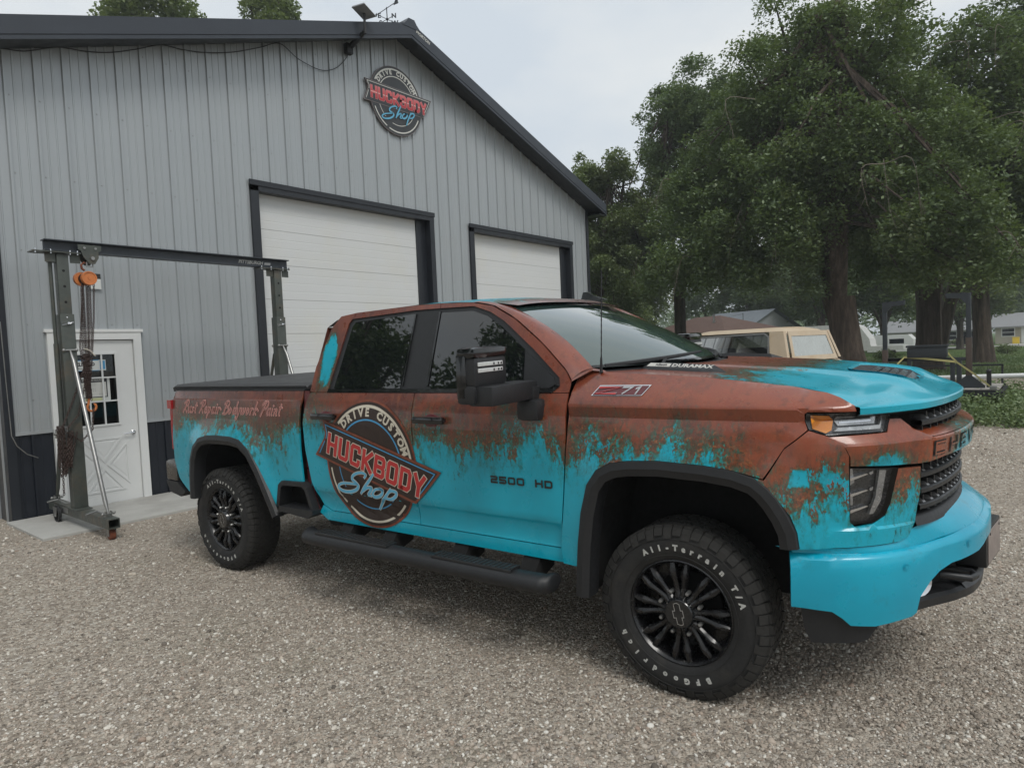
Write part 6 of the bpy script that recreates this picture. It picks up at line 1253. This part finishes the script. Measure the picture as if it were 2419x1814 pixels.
# arch mouldings and liners
def arch(outl, inn, name, cxz):
    n = len(outl)
    for sd_ in (1, -1):
        mb = MB(); vs = []; P_ = [Vector(p) for p in outl]
        for i, p in enumerate(P_):
            d = (P_[min(i+1, n-1)]-P_[max(i-1, 0)]).normalized(); nn = Vector((d.y, -d.x))
            if (Vector(cxz)-p).dot(nn) < 0: nn = -nn
            q = p+nn*inn; o_ = p-nn*.006
            yb = 1.0+.02
            pth = fas.at(sof(p.x)) if p.x > .45 else (p.x, -1.0, 0, -1)
            sh_ = (1.0+pth[1]) if p.x > .45 else 0
            for (a, y) in ((o_, 1.018), (o_+(q-o_)*.12, 1.042), (o_+(q-o_)*.55, 1.050), (q, 1.036), (q-nn*-.004, 1.0), (q, .93)): vs.append(SH((a.x, -(y-sh_)*sd_, a.y)))
        mb.add(vs, [(i*6+j, (i+1)*6+j, (i+1)*6+j+1, i*6+j+1) for i in range(n-1) for j in range(5)]); mb.build(name, 'black', TK, smooth=30)
        mb = MB(); vs = []
        for i, p in enumerate(P_):
            d = (P_[min(i+1, n-1)]-P_[max(i-1, 0)]).normalized(); nn = Vector((d.y, -d.x))
            if (Vector(cxz)-p).dot(nn) < 0: nn = -nn
            q = p+nn*(inn-.02); vs += [SH((q.x, -.96*sd_, q.y)), SH((q.x, -.50*sd_, q.y))]
        mb.add(vs, [(2*i, 2*i+2, 2*i+3, 2*i+1) for i in range(n-1)]); k = [2*i+1 for i in range(n)]; mb.f.append(tuple(k)); mb.mi.append(0); mb.build('wheel_well_liner', 'dark', TK, recalc=False)
arch(F_OUT, .078, 'front_arch_moulding', (0.02, .5)); arch(R_OUT, .072, 'rear_arch_moulding', (-3.85, .5))
# bed step, seam, cover, tail
for sd_ in (1, -1):
    mb = MB(); mb.prism([(-3.17, .60), (-3.12, .62), (-2.80, .60), (-2.74, .63), (-2.74, .66), (-3.14, .66)], 'y', -1.035*sd_, -.70*sd_); mb.v = [SH(v) for v in mb.v]; mb.build('corner_step', 'black', TK)
    mb = MB(); vs, fs = ribbon([(-3.19, .65), (-3.155, .805), (-3.12, .832), (-2.88, .840), (-2.835, .81), (-2.76, .62)], .034); n = len(vs); mb.add([SH((a, -1.012*sd_, b)) for a, b in vs]+[SH((a, -.90*sd_, b)) for a, b in vs], fs+[(2*i, 2*i+2, 2*i+2+n, 2*i+n) for i in range(n//2-1)]+[(2*i+1, 2*i+3, 2*i+3+n, 2*i+1+n) for i in range(n//2-1)]); mb.build('step_frame', 'black', TK, 30)
    mb = MB(); mb.box((-3.15, -.90*sd_, .62), (-2.85, -.885*sd_, .84)); mb.build('step_recess', 'dark', TK)
    mb = MB(); pts = [(-2.823, 1.53), (-2.855, 1.30), (-2.845, .85), (-2.80, .70), (-2.73, .62)]; vs = []
    for a, b in pts: vs += [SH((a-.03, -.955*sd_, b)), SH((a+.03, -.955*sd_, b))]
    mb.add(vs, [(2*i, 2*i+1, 2*i+3, 2*i+2) for i in range(4)]); mb.build('seam_filler', 'darkred', TK)
    mb = MB(); mb.prism([(-4.80, 1.375), (-4.73, 1.37), (-4.73, 1.45), (-4.80, 1.45)], 'y', -.995*sd_, -.90*sd_); mb.prism([(-4.80, 1.0), (-4.755, 1.0), (-4.74, 1.37), (-4.80, 1.37)], 'y', -.972*sd_, -.90*sd_); mb.v = [SH(v) for v in mb.v]; mb.build('tail_light', 'taillight', TK)
    mb = MB(); pts = [(-4.80, .80), (-4.93, .82), (-4.955, .78), (-4.93, .60), (-4.78, .60)]
    mb.box((-4.96, -.97*sd_, .70), (-4.76, -.60*sd_, .89), None, .03); mb.v = [SH(v) for v in mb.v]; mb.build('rear_bumper_corner', 'dullchrome', TK, 40)
    mb = MB(); mb.prism([(-4.95, .70), (-4.76, .70), (-4.62, .62), (-4.70, .57), (-4.88, .60)], 'y', -.975*sd_, -.5*sd_); mb.build('rear_bumper_end', 'black', TK)
mb = MB(); mb.box((-4.965, -.60, .62), (-4.78, .60, .87), None, .03); mb.build('rear_bumper', 'dullchrome', TK, 40)
mb = MB(); mb.box((-4.82, -.90, .90), (-4.77, .90, 1.52), None, .02); mb.v = [SH(v) for v in mb.v]; mb.build('tailgate', 'p_side', TK, 40)
mb = MB(); mb.tube([(-4.75, -.8, .58), (-4.45, -.82, .56)], .05, 10); mb.build('exhaust_tip', 'dark', TK, 40)
mb = MB(); mb.box((-4.72, -.955, 1.532), (-2.85, -.87, 1.545)); mb.box((-4.72, .87, 1.532), (-2.85, .955, 1.545)); mb.box((-4.79, -.93, 1.522), (-4.72, .93, 1.545)); mb.v = [SH(v) for v in mb.v]; mb.build('bed_rail_cap', 'black', TK)
mb = MB(); vs = []; prof_ = [(-.925, 1.548), (-.93, 1.566), (-.905, 1.582), (-.80, 1.586), (0, 1.592), (.80, 1.586), (.905, 1.582), (.93, 1.566), (.925, 1.548)]
for x in (-4.80, -4.77, -4.3, -3.85, -3.84, -3.4, -2.87, -2.855): vs += [SH((x, a, b-(.012 if x in (-4.80, -2.855) else 0)-(.003 if x == -3.845 else 0))) for a, b in prof_]
mb.add(vs, [(i*9+j, (i+1)*9+j, (i+1)*9+j+1, i*9+j+1) for i in range(7) for j in range(8)]+[tuple(range(9)), tuple(range(63, 72))]); mb.build('tonneau_cover', 'vinyl', TK, smooth=35)
# running boards
for sd_ in (1, -1):
    mb = MB(); xs = [-2.79, -2.76, -2.68, -2.2, -1.5, -.80, -.69, -.66]; yy = [-1.02, -1.05, -1.085, -1.09, -1.09, -1.09, -1.06, -1.02]
    q = cat2([(x, y*sd_, .500 if 0 < i < 7 else .505) for i, (x, y) in enumerate(zip(xs, yy))], 4); vs = []; n = 14
    for i, p in enumerate(q):
        e = min(1, .35+min(i, len(q)-1-i)*.25)
        for k in range(n): w = 2*math.pi*k/n; vs.append(SH((p[0], p[1]+.068*math.cos(w)*e, p[2]-.004+.052*math.sin(w)*e)))
    mb.add(vs, [(i*n+k, i*n+(k+1) % n, (i+1)*n+(k+1) % n, (i+1)*n+k) for i in range(len(q)-1) for k in range(n)]+[tuple(range(n)), tuple(range((len(q)-1)*n, len(q)*n))]); rb = mb.build('running_board', 'black', TK, smooth=50)
    for (a, b) in ((-2.60, -1.88), (-1.50, -.90)):
        mb = MB(); mb.box((a, -1.135*sd_, .535), (b, -1.035*sd_, .556), None, .008); pad = mb.build('step_pad', 'satin', rb, 40); pad.location = (0, 0, KS*(-1.08*sd_+.95))
        mb = MB()
        for k in range(int((b-a)/.035)): x = a+.03+k*.035; mb.box((x, -1.128*sd_, .556), (x+.012, -1.045*sd_, .560))
        tr_ = stuff(mb.build('pad_tread', 'rubber', rb)); tr_.location = (0, 0, KS*(-1.08*sd_+.95))
    for x in (-2.45, -2.02, -1.40, -.88):
        mb = MB(); mb.prism([(-1.05*sd_, .47), (-.98*sd_, .440), (-.80*sd_, .50), (-.78*sd_, .60), (-.93*sd_, .60), (-1.0*sd_, .515)], 'x', x-.055, x+.055); mb.build('board_bracket', 'dark', TK)
# mirrors
for sd_ in (1, -1):
    Mr = bpy.data.objects.new('tow_mirror', None); link(Mr, TK); Mr.location = (0 if sd_ == 1 else .2, 0, 0)
    f = lambda v: SH((v[0], v[1]*sd_, v[2]))
    mb = MB(); mb.box((-.995, -1.40, 1.585), (-.875, -1.115, 1.745), None, .03); mb.v = [f(v) for v in mb.v]; mb.build('mirror_head', 'black', Mr, 35)
    mb = MB(); mb.box((-1.0, -1.405, 1.735), (-.872, -1.11, 1.795), None, .035); mb.box((-1.0, -1.405, 1.52), (-.93, -1.375, 1.76), None, .014); mb.v = [f(v) for v in mb.v]; mb.build('mirror_cap', 'gloss', Mr, 35)
    mb = MB(); mb.box((-1.0, -1.405, 1.50), (-.885, -1.12, 1.60), None, .02); mb.v = [f(v) for v in mb.v]; mb.build('mirror_base', 'black', Mr, 35)
    mb = MB(); mb.box((-.94, -1.38, 1.490), (-.785, -.965, 1.592), None, .012); mb.v = [f(v) for v in mb.v]; mb.build('mirror_arm', 'black', Mr, 35)
    mb = MB(); mb.box((-.88, -1.05, 1.372), (-.735, -.93, 1.49), None, .03); mb.box((-.87, -1.02, 1.47), (-.78, -.94, 1.56), None, .01); mb.v = [f(v) for v in mb.v]; mb.build('mirror_foot', 'black', Mr, 35)
    for z in (1.715, 1.683):
        mb = MB(); mb.box((-.876, -1.375, z-.020), (-.868, -1.165, z+.001), None, .003); mb.v = [f(v) for v in mb.v]; mk = mb.build('marker_light', 'markerlens', Mr) if 'markerlens' in M else mb.build('marker_light', 'lampgrey', Mr)
        for y in (-1.245, -1.205, -1.18):
            mb = MB(); mb.box((-.8679, y-.006, z-.016), (-.8665, y+.006, z-.004)); mb.v = [f(v) for v in mb.v]; mb.build('marker_cell', 'lampdark', Mr)
# handles, badges, lettering
for sd_ in (1, -1):
    for (a, b) in ((-2.695, -2.45), (-1.69, -1.435)):
        c0 = (a+b)/2
        mb = MB(); mb.sphere((c0, 0, 0), 1, None, 14, (.085, .006, .045)); mb.v = [SH(((c0+(v[0]-c0)), (-(Yd(0, 1.35)-.001)-v[1])*sd_, 1.345+v[2])) for v in mb.v]; mb.build('handle_recess', 'darkred', TK, 60)
        mb = MB(); mb.box((a, -1.046*sd_, 1.332), (b, -1.014*sd_, 1.378), None, .014); mb.box((a+.01, -1.03*sd_, 1.345), (a+.04, -.99*sd_, 1.365)); mb.box((b-.04, -1.03*sd_, 1.345), (b-.01, -.99*sd_, 1.365)); mb.v = [SH(v) for v in mb.v]; mb.build('door_handle', 'gloss', TK, 40)
def on_side(polys, m, name, Y, d, parent=None, layer=.00025):
    if name == 'arc_lettering':
        for (vs, fs) in polys: mb = MB(); mb.add([SH((x, -(Y(x, z)+d), z)) for x, z in vs], fs); mb.build('letter', m, parent or TK, recalc=False)
        return
    mb = MB()
    for k, (vs, fs) in enumerate(polys): mb.add([SH((x, -(Y(x, z)+d+layer*(k % 4)), z)) for x, z in vs], fs)
    return mb.build(name, m, parent or TK, recalc=False)
bt = block_text('2500 HD', -1.12, .996, .052, .044, .0105, .0112); on_side(bt, 'gloss', 'door_badge', Yd, .004)
mb = None
sk = .45
def zsk(polys): return [([(x+(z-1.512)*sk, z) for x, z in vs], fs) for vs, fs in polys]
on_side(zsk([([(-.455, 1.506), (-.170, 1.506), (-.160, 1.556), (-.445, 1.556)], [(0, 1, 2, 3)])]), 'chrome', 'fender_badge', Yf, .006)
on_side(zsk([([(-.449, 1.510), (-.176, 1.510), (-.168, 1.552), (-.439, 1.552)], [(0, 1, 2, 3)])]), 'darkred', 'badge_field', Yf, .0075)
on_side(zsk(block_text('Z', -.442, 1.511, .125, .040, .01, .0105)), 'bowtie', 'badge_letter', Yf, .009); on_side(zsk(block_text('Z', -.4405, 1.5125, .122, .037, .01, .0075)), 'red', 'badge_letter', Yf, .0105); on_side(zsk(block_text('71', -.305, 1.513, .058, .038, .004, .0095)), 'bowtie', 'badge_letter', Yf, .0095)
# bed script
pl, wd = script_text('Rust Repair*Bodywork*Paint', .098, .0150, .13); k = 1.44/wd
on_side([([(-4.545+x*k, 1.345+z) for x, z in vs], fs) for vs, fs in pl], mat('pink edge', (.85, .45, .40), .4), 'bed_lettering_edge', Yb, .0025)
pl, wd = script_text('Rust Repair*Bodywork*Paint', .098, .0045, .13)
on_side([([(-4.545+x*k, 1.345+z) for x, z in vs], fs) for vs, fs in pl], mat('deep red fill', (.15, .022, .020), .4), 'bed_lettering', Yb, .0045)
# door logo
ca, sa = math.cos(R(-15.5)), math.sin(R(-15.5)); LS = .70
LG = bpy.data.objects.new('door_logo', None); link(LG, TK)
for nm, mt, polys, d in logo_layers(True):
    on_side([([(-2.15+LS*(u*ca-v*sa), 1.035+LS*(u*sa+v*ca)) for u, v in vs], fs) for vs, fs in polys], mt, nm, Yd, .0035+.0011*d, LG, .00025)
# bumper
def bsurf(s, z, d=0):
    x, y, nx, ny = bum.at(s); zc_ = ip(abs(s), [0, .45, .75, 1.35], [.885, .855, .825, .822]); q = d-.030*max(0, (z-(zc_-.03))/.03)**2+ip(z, [.5, .6, .7, .8], [-.03, -.008, .0, .0]); return (x+nx*q, y+ny*q, z)
hb = [(1.345, .585), (1.30, .583), (1.18, .572), (1.135, .54), (1.098, .505), (.987, .497), (.79, .515), (.768, .530), (.765, .605), (.71, .664), (.655, .703), (.58, .728), (.375, .745), (.26, .775), (0, .78)]
ht = [(0, .885), (.20, .880), (.45, .855), (.60, .835), (.75, .825), (1.05, .822), (1.345, .822)]
panel('front_bumper', hb+[(-a, b) for a, b in hb[::-1][1:]]+[(-a, b) for a, b in ht[::-1]]+ht[1:], bsurf, 'p_bumper', .05, sides=(1,), depth=.035, zs=[.55, .60, .65, .70, .75, .80, .81, .82, .84, .86], sm=45)
mb = MB(); N_ = 61; vs = []
for k in range(N_):
    s = -1.335+2.67*k/(N_-1); zc_ = ip(abs(s), [0, .45, .75, 1.35], [.885, .855, .825, .822]); a = bsurf(s, zc_); sf = s*fas.L/bum.L; x, y, nx, ny = fas.at(sf); zb_ = ip(abs(sf), [0, .60, .72, .80, 1.36], [.945, .93, .90, .852, .842]); b = (x-nx*.01, y-ny*.01, zb_); mid = [(a[i]+b[i])/2 for i in range(3)]; mid[2] = max(a[2], b[2]) if 0 else a[2]+(b[2]-a[2])*.62
    vs += [SH(a), SH((a[0]*.92+mid[0]*.08, a[1]*.92+mid[1]*.08, a[2]+.008)), SH(mid), SH(b)]
mb.add(vs, [(4*k+j, 4*k+4+j, 4*k+5+j, 4*k+1+j) for k in range(N_-1) for j in range(3)]); mb.build('bumper_shelf', 'p_bumper', TK, smooth=50)
stripgrid('bumper_recess', -.80, .80, [c_(-.14, .54), c_(-.14, .84)], 'dark', path=bum)
stripgrid('skid_valance', -.762, .762, [c_(-.16, .575), c_(-.05, .580), c_(-.03, .570), c_(-.035, .532), c_(-.06, .522), c_(-.16, .52)], 'satin', path=bum, sm=25)
stripgrid('valance_centre', -.43, .43, [c_(-.10, .59), c_(-.05, .59), c_(-.03, .570), c_(-.035, .53), c_(-.06, .515)], 'satin', path=bum, sm=25)
for sd_ in (1, -1):
    x, y, nx, ny = bum.at(.70*sd_); y_ = y
    fl_ = MB(); c0 = Vector((x-nx*.05, y-ny*.05, .635)); vs = []
    for k in range(20): a = 6.283*k/20; vs.append(c0+Vector((-ny, nx, 0))*.062*math.cos(a)+Vector((0, 0, 1))*.062*math.sin(a)*.9)
    vs.append(c0-Vector((nx, ny, 0))*.03); fl_.add([SH(v) for v in vs], [(k, (k+1) % 20, 20) for k in range(20)]); fl_.build('fog_lamp', 'foglens' if 'foglens' in M else 'lampgrey', TK)
    x, y, nx, ny = bum.at(.48*sd_); mb = MB(); mb.tube([SH(p) for p in [(x-.10, y-.05*sd_, .655), (x+.015, y-.045*sd_, .655), (x+.03, y, .655), (x+.015, y+.045*sd_, .655), (x-.10, y+.05*sd_, .655)]], .016, 8); mb.build('tow_hook', 'satin', TK, 50)
    ad = [(1.305, .58), (1.18, .568), (1.13, .535), (1.095, .50), (.985, .492), (.945, .487), (.965, .470), (1.0, .425), (1.04, .412), (1.262, .408), (1.29, .47)]
    panel('air_dam', ad, lambda s, z, d=0: (lambda q: (q[0]+q[2]*(d-.045-.12*(.58-z)), q[1]+q[3]*(d-.045-.12*(.58-z)), z))(bum.at(s)), 'black', .05, sides=(sd_,), depth=.03, zs=[.45, .5, .55])
    for (s, z) in ((.852, .752), (.466, .795)):
        mb = MB(); 
        for (r0, r1, dd) in ((.0001, .009, .004), (.012, .016, .0025)):
            vs = []; 
            for k in range(18): a = 6.283*k/18; vs += [SH((lambda q: (q[0], q[1]*sd_, q[2]))(bsurf(s+rr*math.cos(a), z+rr*math.sin(a), dd))) for rr in (r0, r1)]
            mb.add(vs, [(2*k, 2*k+1, (2*k+3) % 36, (2*k+2) % 36) for k in range(18)])
        mb.build('parking_sensor', 'p_bumper', TK)
PB = bpy.data.objects.new('plate_bracket', None); link(PB, TK); PB.location = (1.235, 0, .72); PB.rotation_euler = (0, 0, R(-9))
mb = MB(); mb.box((-.10, -.185, -.10), (.03, .185, .085), None, .008); mb.build('bracket_block', 'satin', PB, 35); mb = MB(); mb.box((.0301, -.155, -.085), (.034, .155, .070), None, .002); mb.build('licence_plate', mat('faded plate', (.30, .25, .23), .4, 0, .3, 12), PB)
for y in (-.12, .12):
    mb = MB(); mb.lathe([(.034, .007), (.037, .006), (.037, .0001)], (0, y, .055), 'x', 8); mb.build('plate_bolt', 'black', PB)
# wheels
RW = .435; M['tyreprint'] = mat('worn white tyre lettering', (.55, .55, .52), .7, 0, .35, 60)
def tyre_text(parent, yy):
    for s_, a0, a1 in (('All-Terrain T/A', -30, 72), ('BFGoodrich', 154, 243)):
        pol = arctext(s_, .318, a0, a1, .038, .0026); mb = MB(); mb.v = []; 
        for vs, fs in pol: mb.add([(u, yy, v) for u, v in vs], fs)
        mb.build('sidewall_lettering', 'tyreprint', parent, recalc=False)
def make_wheel(name):
    Wh = bpy.data.objects.new(name, None); link(Wh, TK)
    mb = MB(); mb.lathe([(-.0, .255), (-.012, .262), (-.022, .275), (-.034, .315), (-.037, .35), (-.030, .385), (-.014, .412), (.010, .424), (.05, .428), (.14, .430), (.22, .426), (.245, .412), (.262, .36), (.25, .27), (.24, .255)], (0, 0, 0), 'y', 96); ty_ = mb.build('tyre', 'rubber', Wh, 50)
    mb = MB(); N_ = 52; rg = random.Random(3)
    def block(a, y0, y1, w, r0, r1, sk_=0):
        vs = []
        for r in (r0, r1):
            f_ = 1 if r == r0 else .86
            for (aa, yq) in ((a-w*f_, y0+.003*(r == r1)), (a+w*f_, y0+.003*(r == r1)), (a+w*f_+sk_, y1-.003*(r == r1)), (a-w*f_+sk_, y1-.003*(r == r1))): vs.append((r*math.sin(aa), yq, r*math.cos(aa)))
        mb.add(vs, [(4, 5, 6, 7), (0, 1, 5, 4), (1, 2, 6, 5), (2, 3, 7, 6), (3, 0, 4, 7)])
    for k in range(N_):
        a = 2*math.pi*k/N_; p = 2*math.pi/N_
        block(a, -.006, .038, p*.44, .420, RW+.001, .02); block(a+p*.5, .043, .086, p*.43, .42, RW, -.05); block(a, .090, .130, p*.43, .42, RW, .05); block(a+p*.5, .134, .176, p*.43, .42, RW, -.05); block(a, .180, .232, p*.44, .420, RW+.001, .02)
    stuff(mb.build('tread_blocks', 'rubber_brown', Wh))
    mb = MB()
    for k in range(N_):
        a = 2*math.pi*k/N_; p = 2*math.pi/N_; rr0 = .375 if k % 2 else .392; w = p*.43
        vs = []
        for (r, y) in ((rr0, -.034), (.405, -.023), (.425, -.008)):
            for aa in (a-w, a+w): vs.append((r*math.sin(aa), y-.0045, r*math.cos(aa)))
        for (r, y) in ((rr0, -.028), (.405, -.015), (.428, .002)):
            for aa in (a-w*1.1, a+w*1.1): vs.append((r*math.sin(aa), y, r*math.cos(aa)))
        mb.add(vs, [(0, 1, 3, 2), (2, 3, 5, 4), (0, 2, 8, 6), (2, 4, 10, 8), (1, 3, 9, 7), (3, 5, 11, 9), (0, 1, 7, 6)])
    stuff(mb.build('shoulder_lugs', 'rubber_brown', Wh))
    mb = MB()
    for r in (.372, .292): mb.lathe([(-.0375, r), (-.0395, r+.0015), (-.0375, r+.003)], (0, 0, 0), 'y', 80)
    mb.build('sidewall_ridge', 'rubber', Wh, 50)
    mb = MB(); mb.lathe([(.0, .262), (-.016, .264), (-.020, .258), (-.010, .250), (.0, .243), (.03, .236), (.16, .228), (.17, .05)], (0, 0, 0), 'y', 72); rim = mb.build('rim', 'wheelblack', Wh, 40)
    mb = MB(); mb.lathe([(.13, .0001), (.13, .17), (.145, .17)], (0, 0, 0), 'y', 32); mb.build('brake_disc', 'dark', rim)
    mb = MB(); pr = [(.058, -.015, .021, .009), (.105, -.002, .0145, .005), (.155, -.006, .013, .003), (.188, -.018, .0185, .004), (.215, -.014, .017, .009), (.248, -.004, .011, .006)]
    vs = []
    for r, y, w, e in pr: vs += [(-w, y+.035, r), (-w, y+.004, r), (-e, y-.006, r), (e, y-.006, r), (w, y+.004, r), (w, y+.035, r)]
    mb.add(vs, [(i*6+j, (i+1)*6+j, (i+1)*6+j+1, i*6+j+1) for i in range(len(pr)-1) for j in range(5)]); sp0 = mb.build('spoke', 'wheelblack', rim, 25); f1 = True
    for k in range(8):
        for dd, yw in ((-8.5, -10), (8.5, 10)):
            o = sp0 if f1 else dup(sp0, rim); f1 = False
            o.matrix_local = Matrix.Rotation(R(45*k+dd), 4, 'Y') @ Matrix.Rotation(R(yw), 4, 'Z')
    mb = MB(); mb.lathe([(.06, .085), (-.004, .085), (-.012, .078), (-.030, .074), (-.036, .068), (-.036, .0001)], (0, 0, 0), 'y', 8 if 0 else 32); cap_ = mb.build('hub_cap', 'gloss', rim, 35)
    lg0 = None
    for k in range(8):
        a = R(45*k+22); mb = MB(); mb.lathe([(.02, .011), (-.016, .011), (-.022, .008), (-.024, .0001)], (.108*math.sin(a), 0, .108*math.cos(a)), 'y', 6)
        if lg0 is None: lg0 = mb.build('lug_nut', 'steel', rim, 35)
        else: mb.build('lug_nut', 'steel', rim, 35)
    bw = [(-.055, .004), (-.048, .016), (-.017, .016), (-.017, .026), (.017, .026), (.017, .016), (.050, .016), (.055, .006), (.048, -.014), (.017, -.014), (.017, -.026), (-.017, -.026), (-.017, -.014), (-.052, -.014)]
    vs, fs = ribbon(bw, .0035, True); th = R(78); mb = MB(); mb.add([(u*math.cos(th)+v*math.sin(th), -.0372, -u*math.sin(th)+v*math.cos(th)) for u, v in vs], fs); mb.build('emblem', 'bowtie', rim, recalc=False)
    tyre_text(Wh, -.0385)
    return Wh
def copy_tree(o, parent):
    c = o.copy(); COL.objects.link(c); c.parent = parent
    for ch in list(o.children): copy_tree(ch, c)
    return c
w0 = make_wheel('front_wheel'); w0.location = (0, -.945, RW-.003)
for nm, x, y, rz, ry in (('rear_wheel', -4.036, -.945, 0, -4), ('front_wheel', 0, .945, math.pi, 20), ('rear_wheel', -4.036, .945, math.pi, 50)):
    c = copy_tree(w0, TK); c.name = nm; c.location = (x, y, RW-.003); c.rotation_euler = (0, R(ry), rz)
# tyre tracks of slightly darker fine gravel are part of the ground material
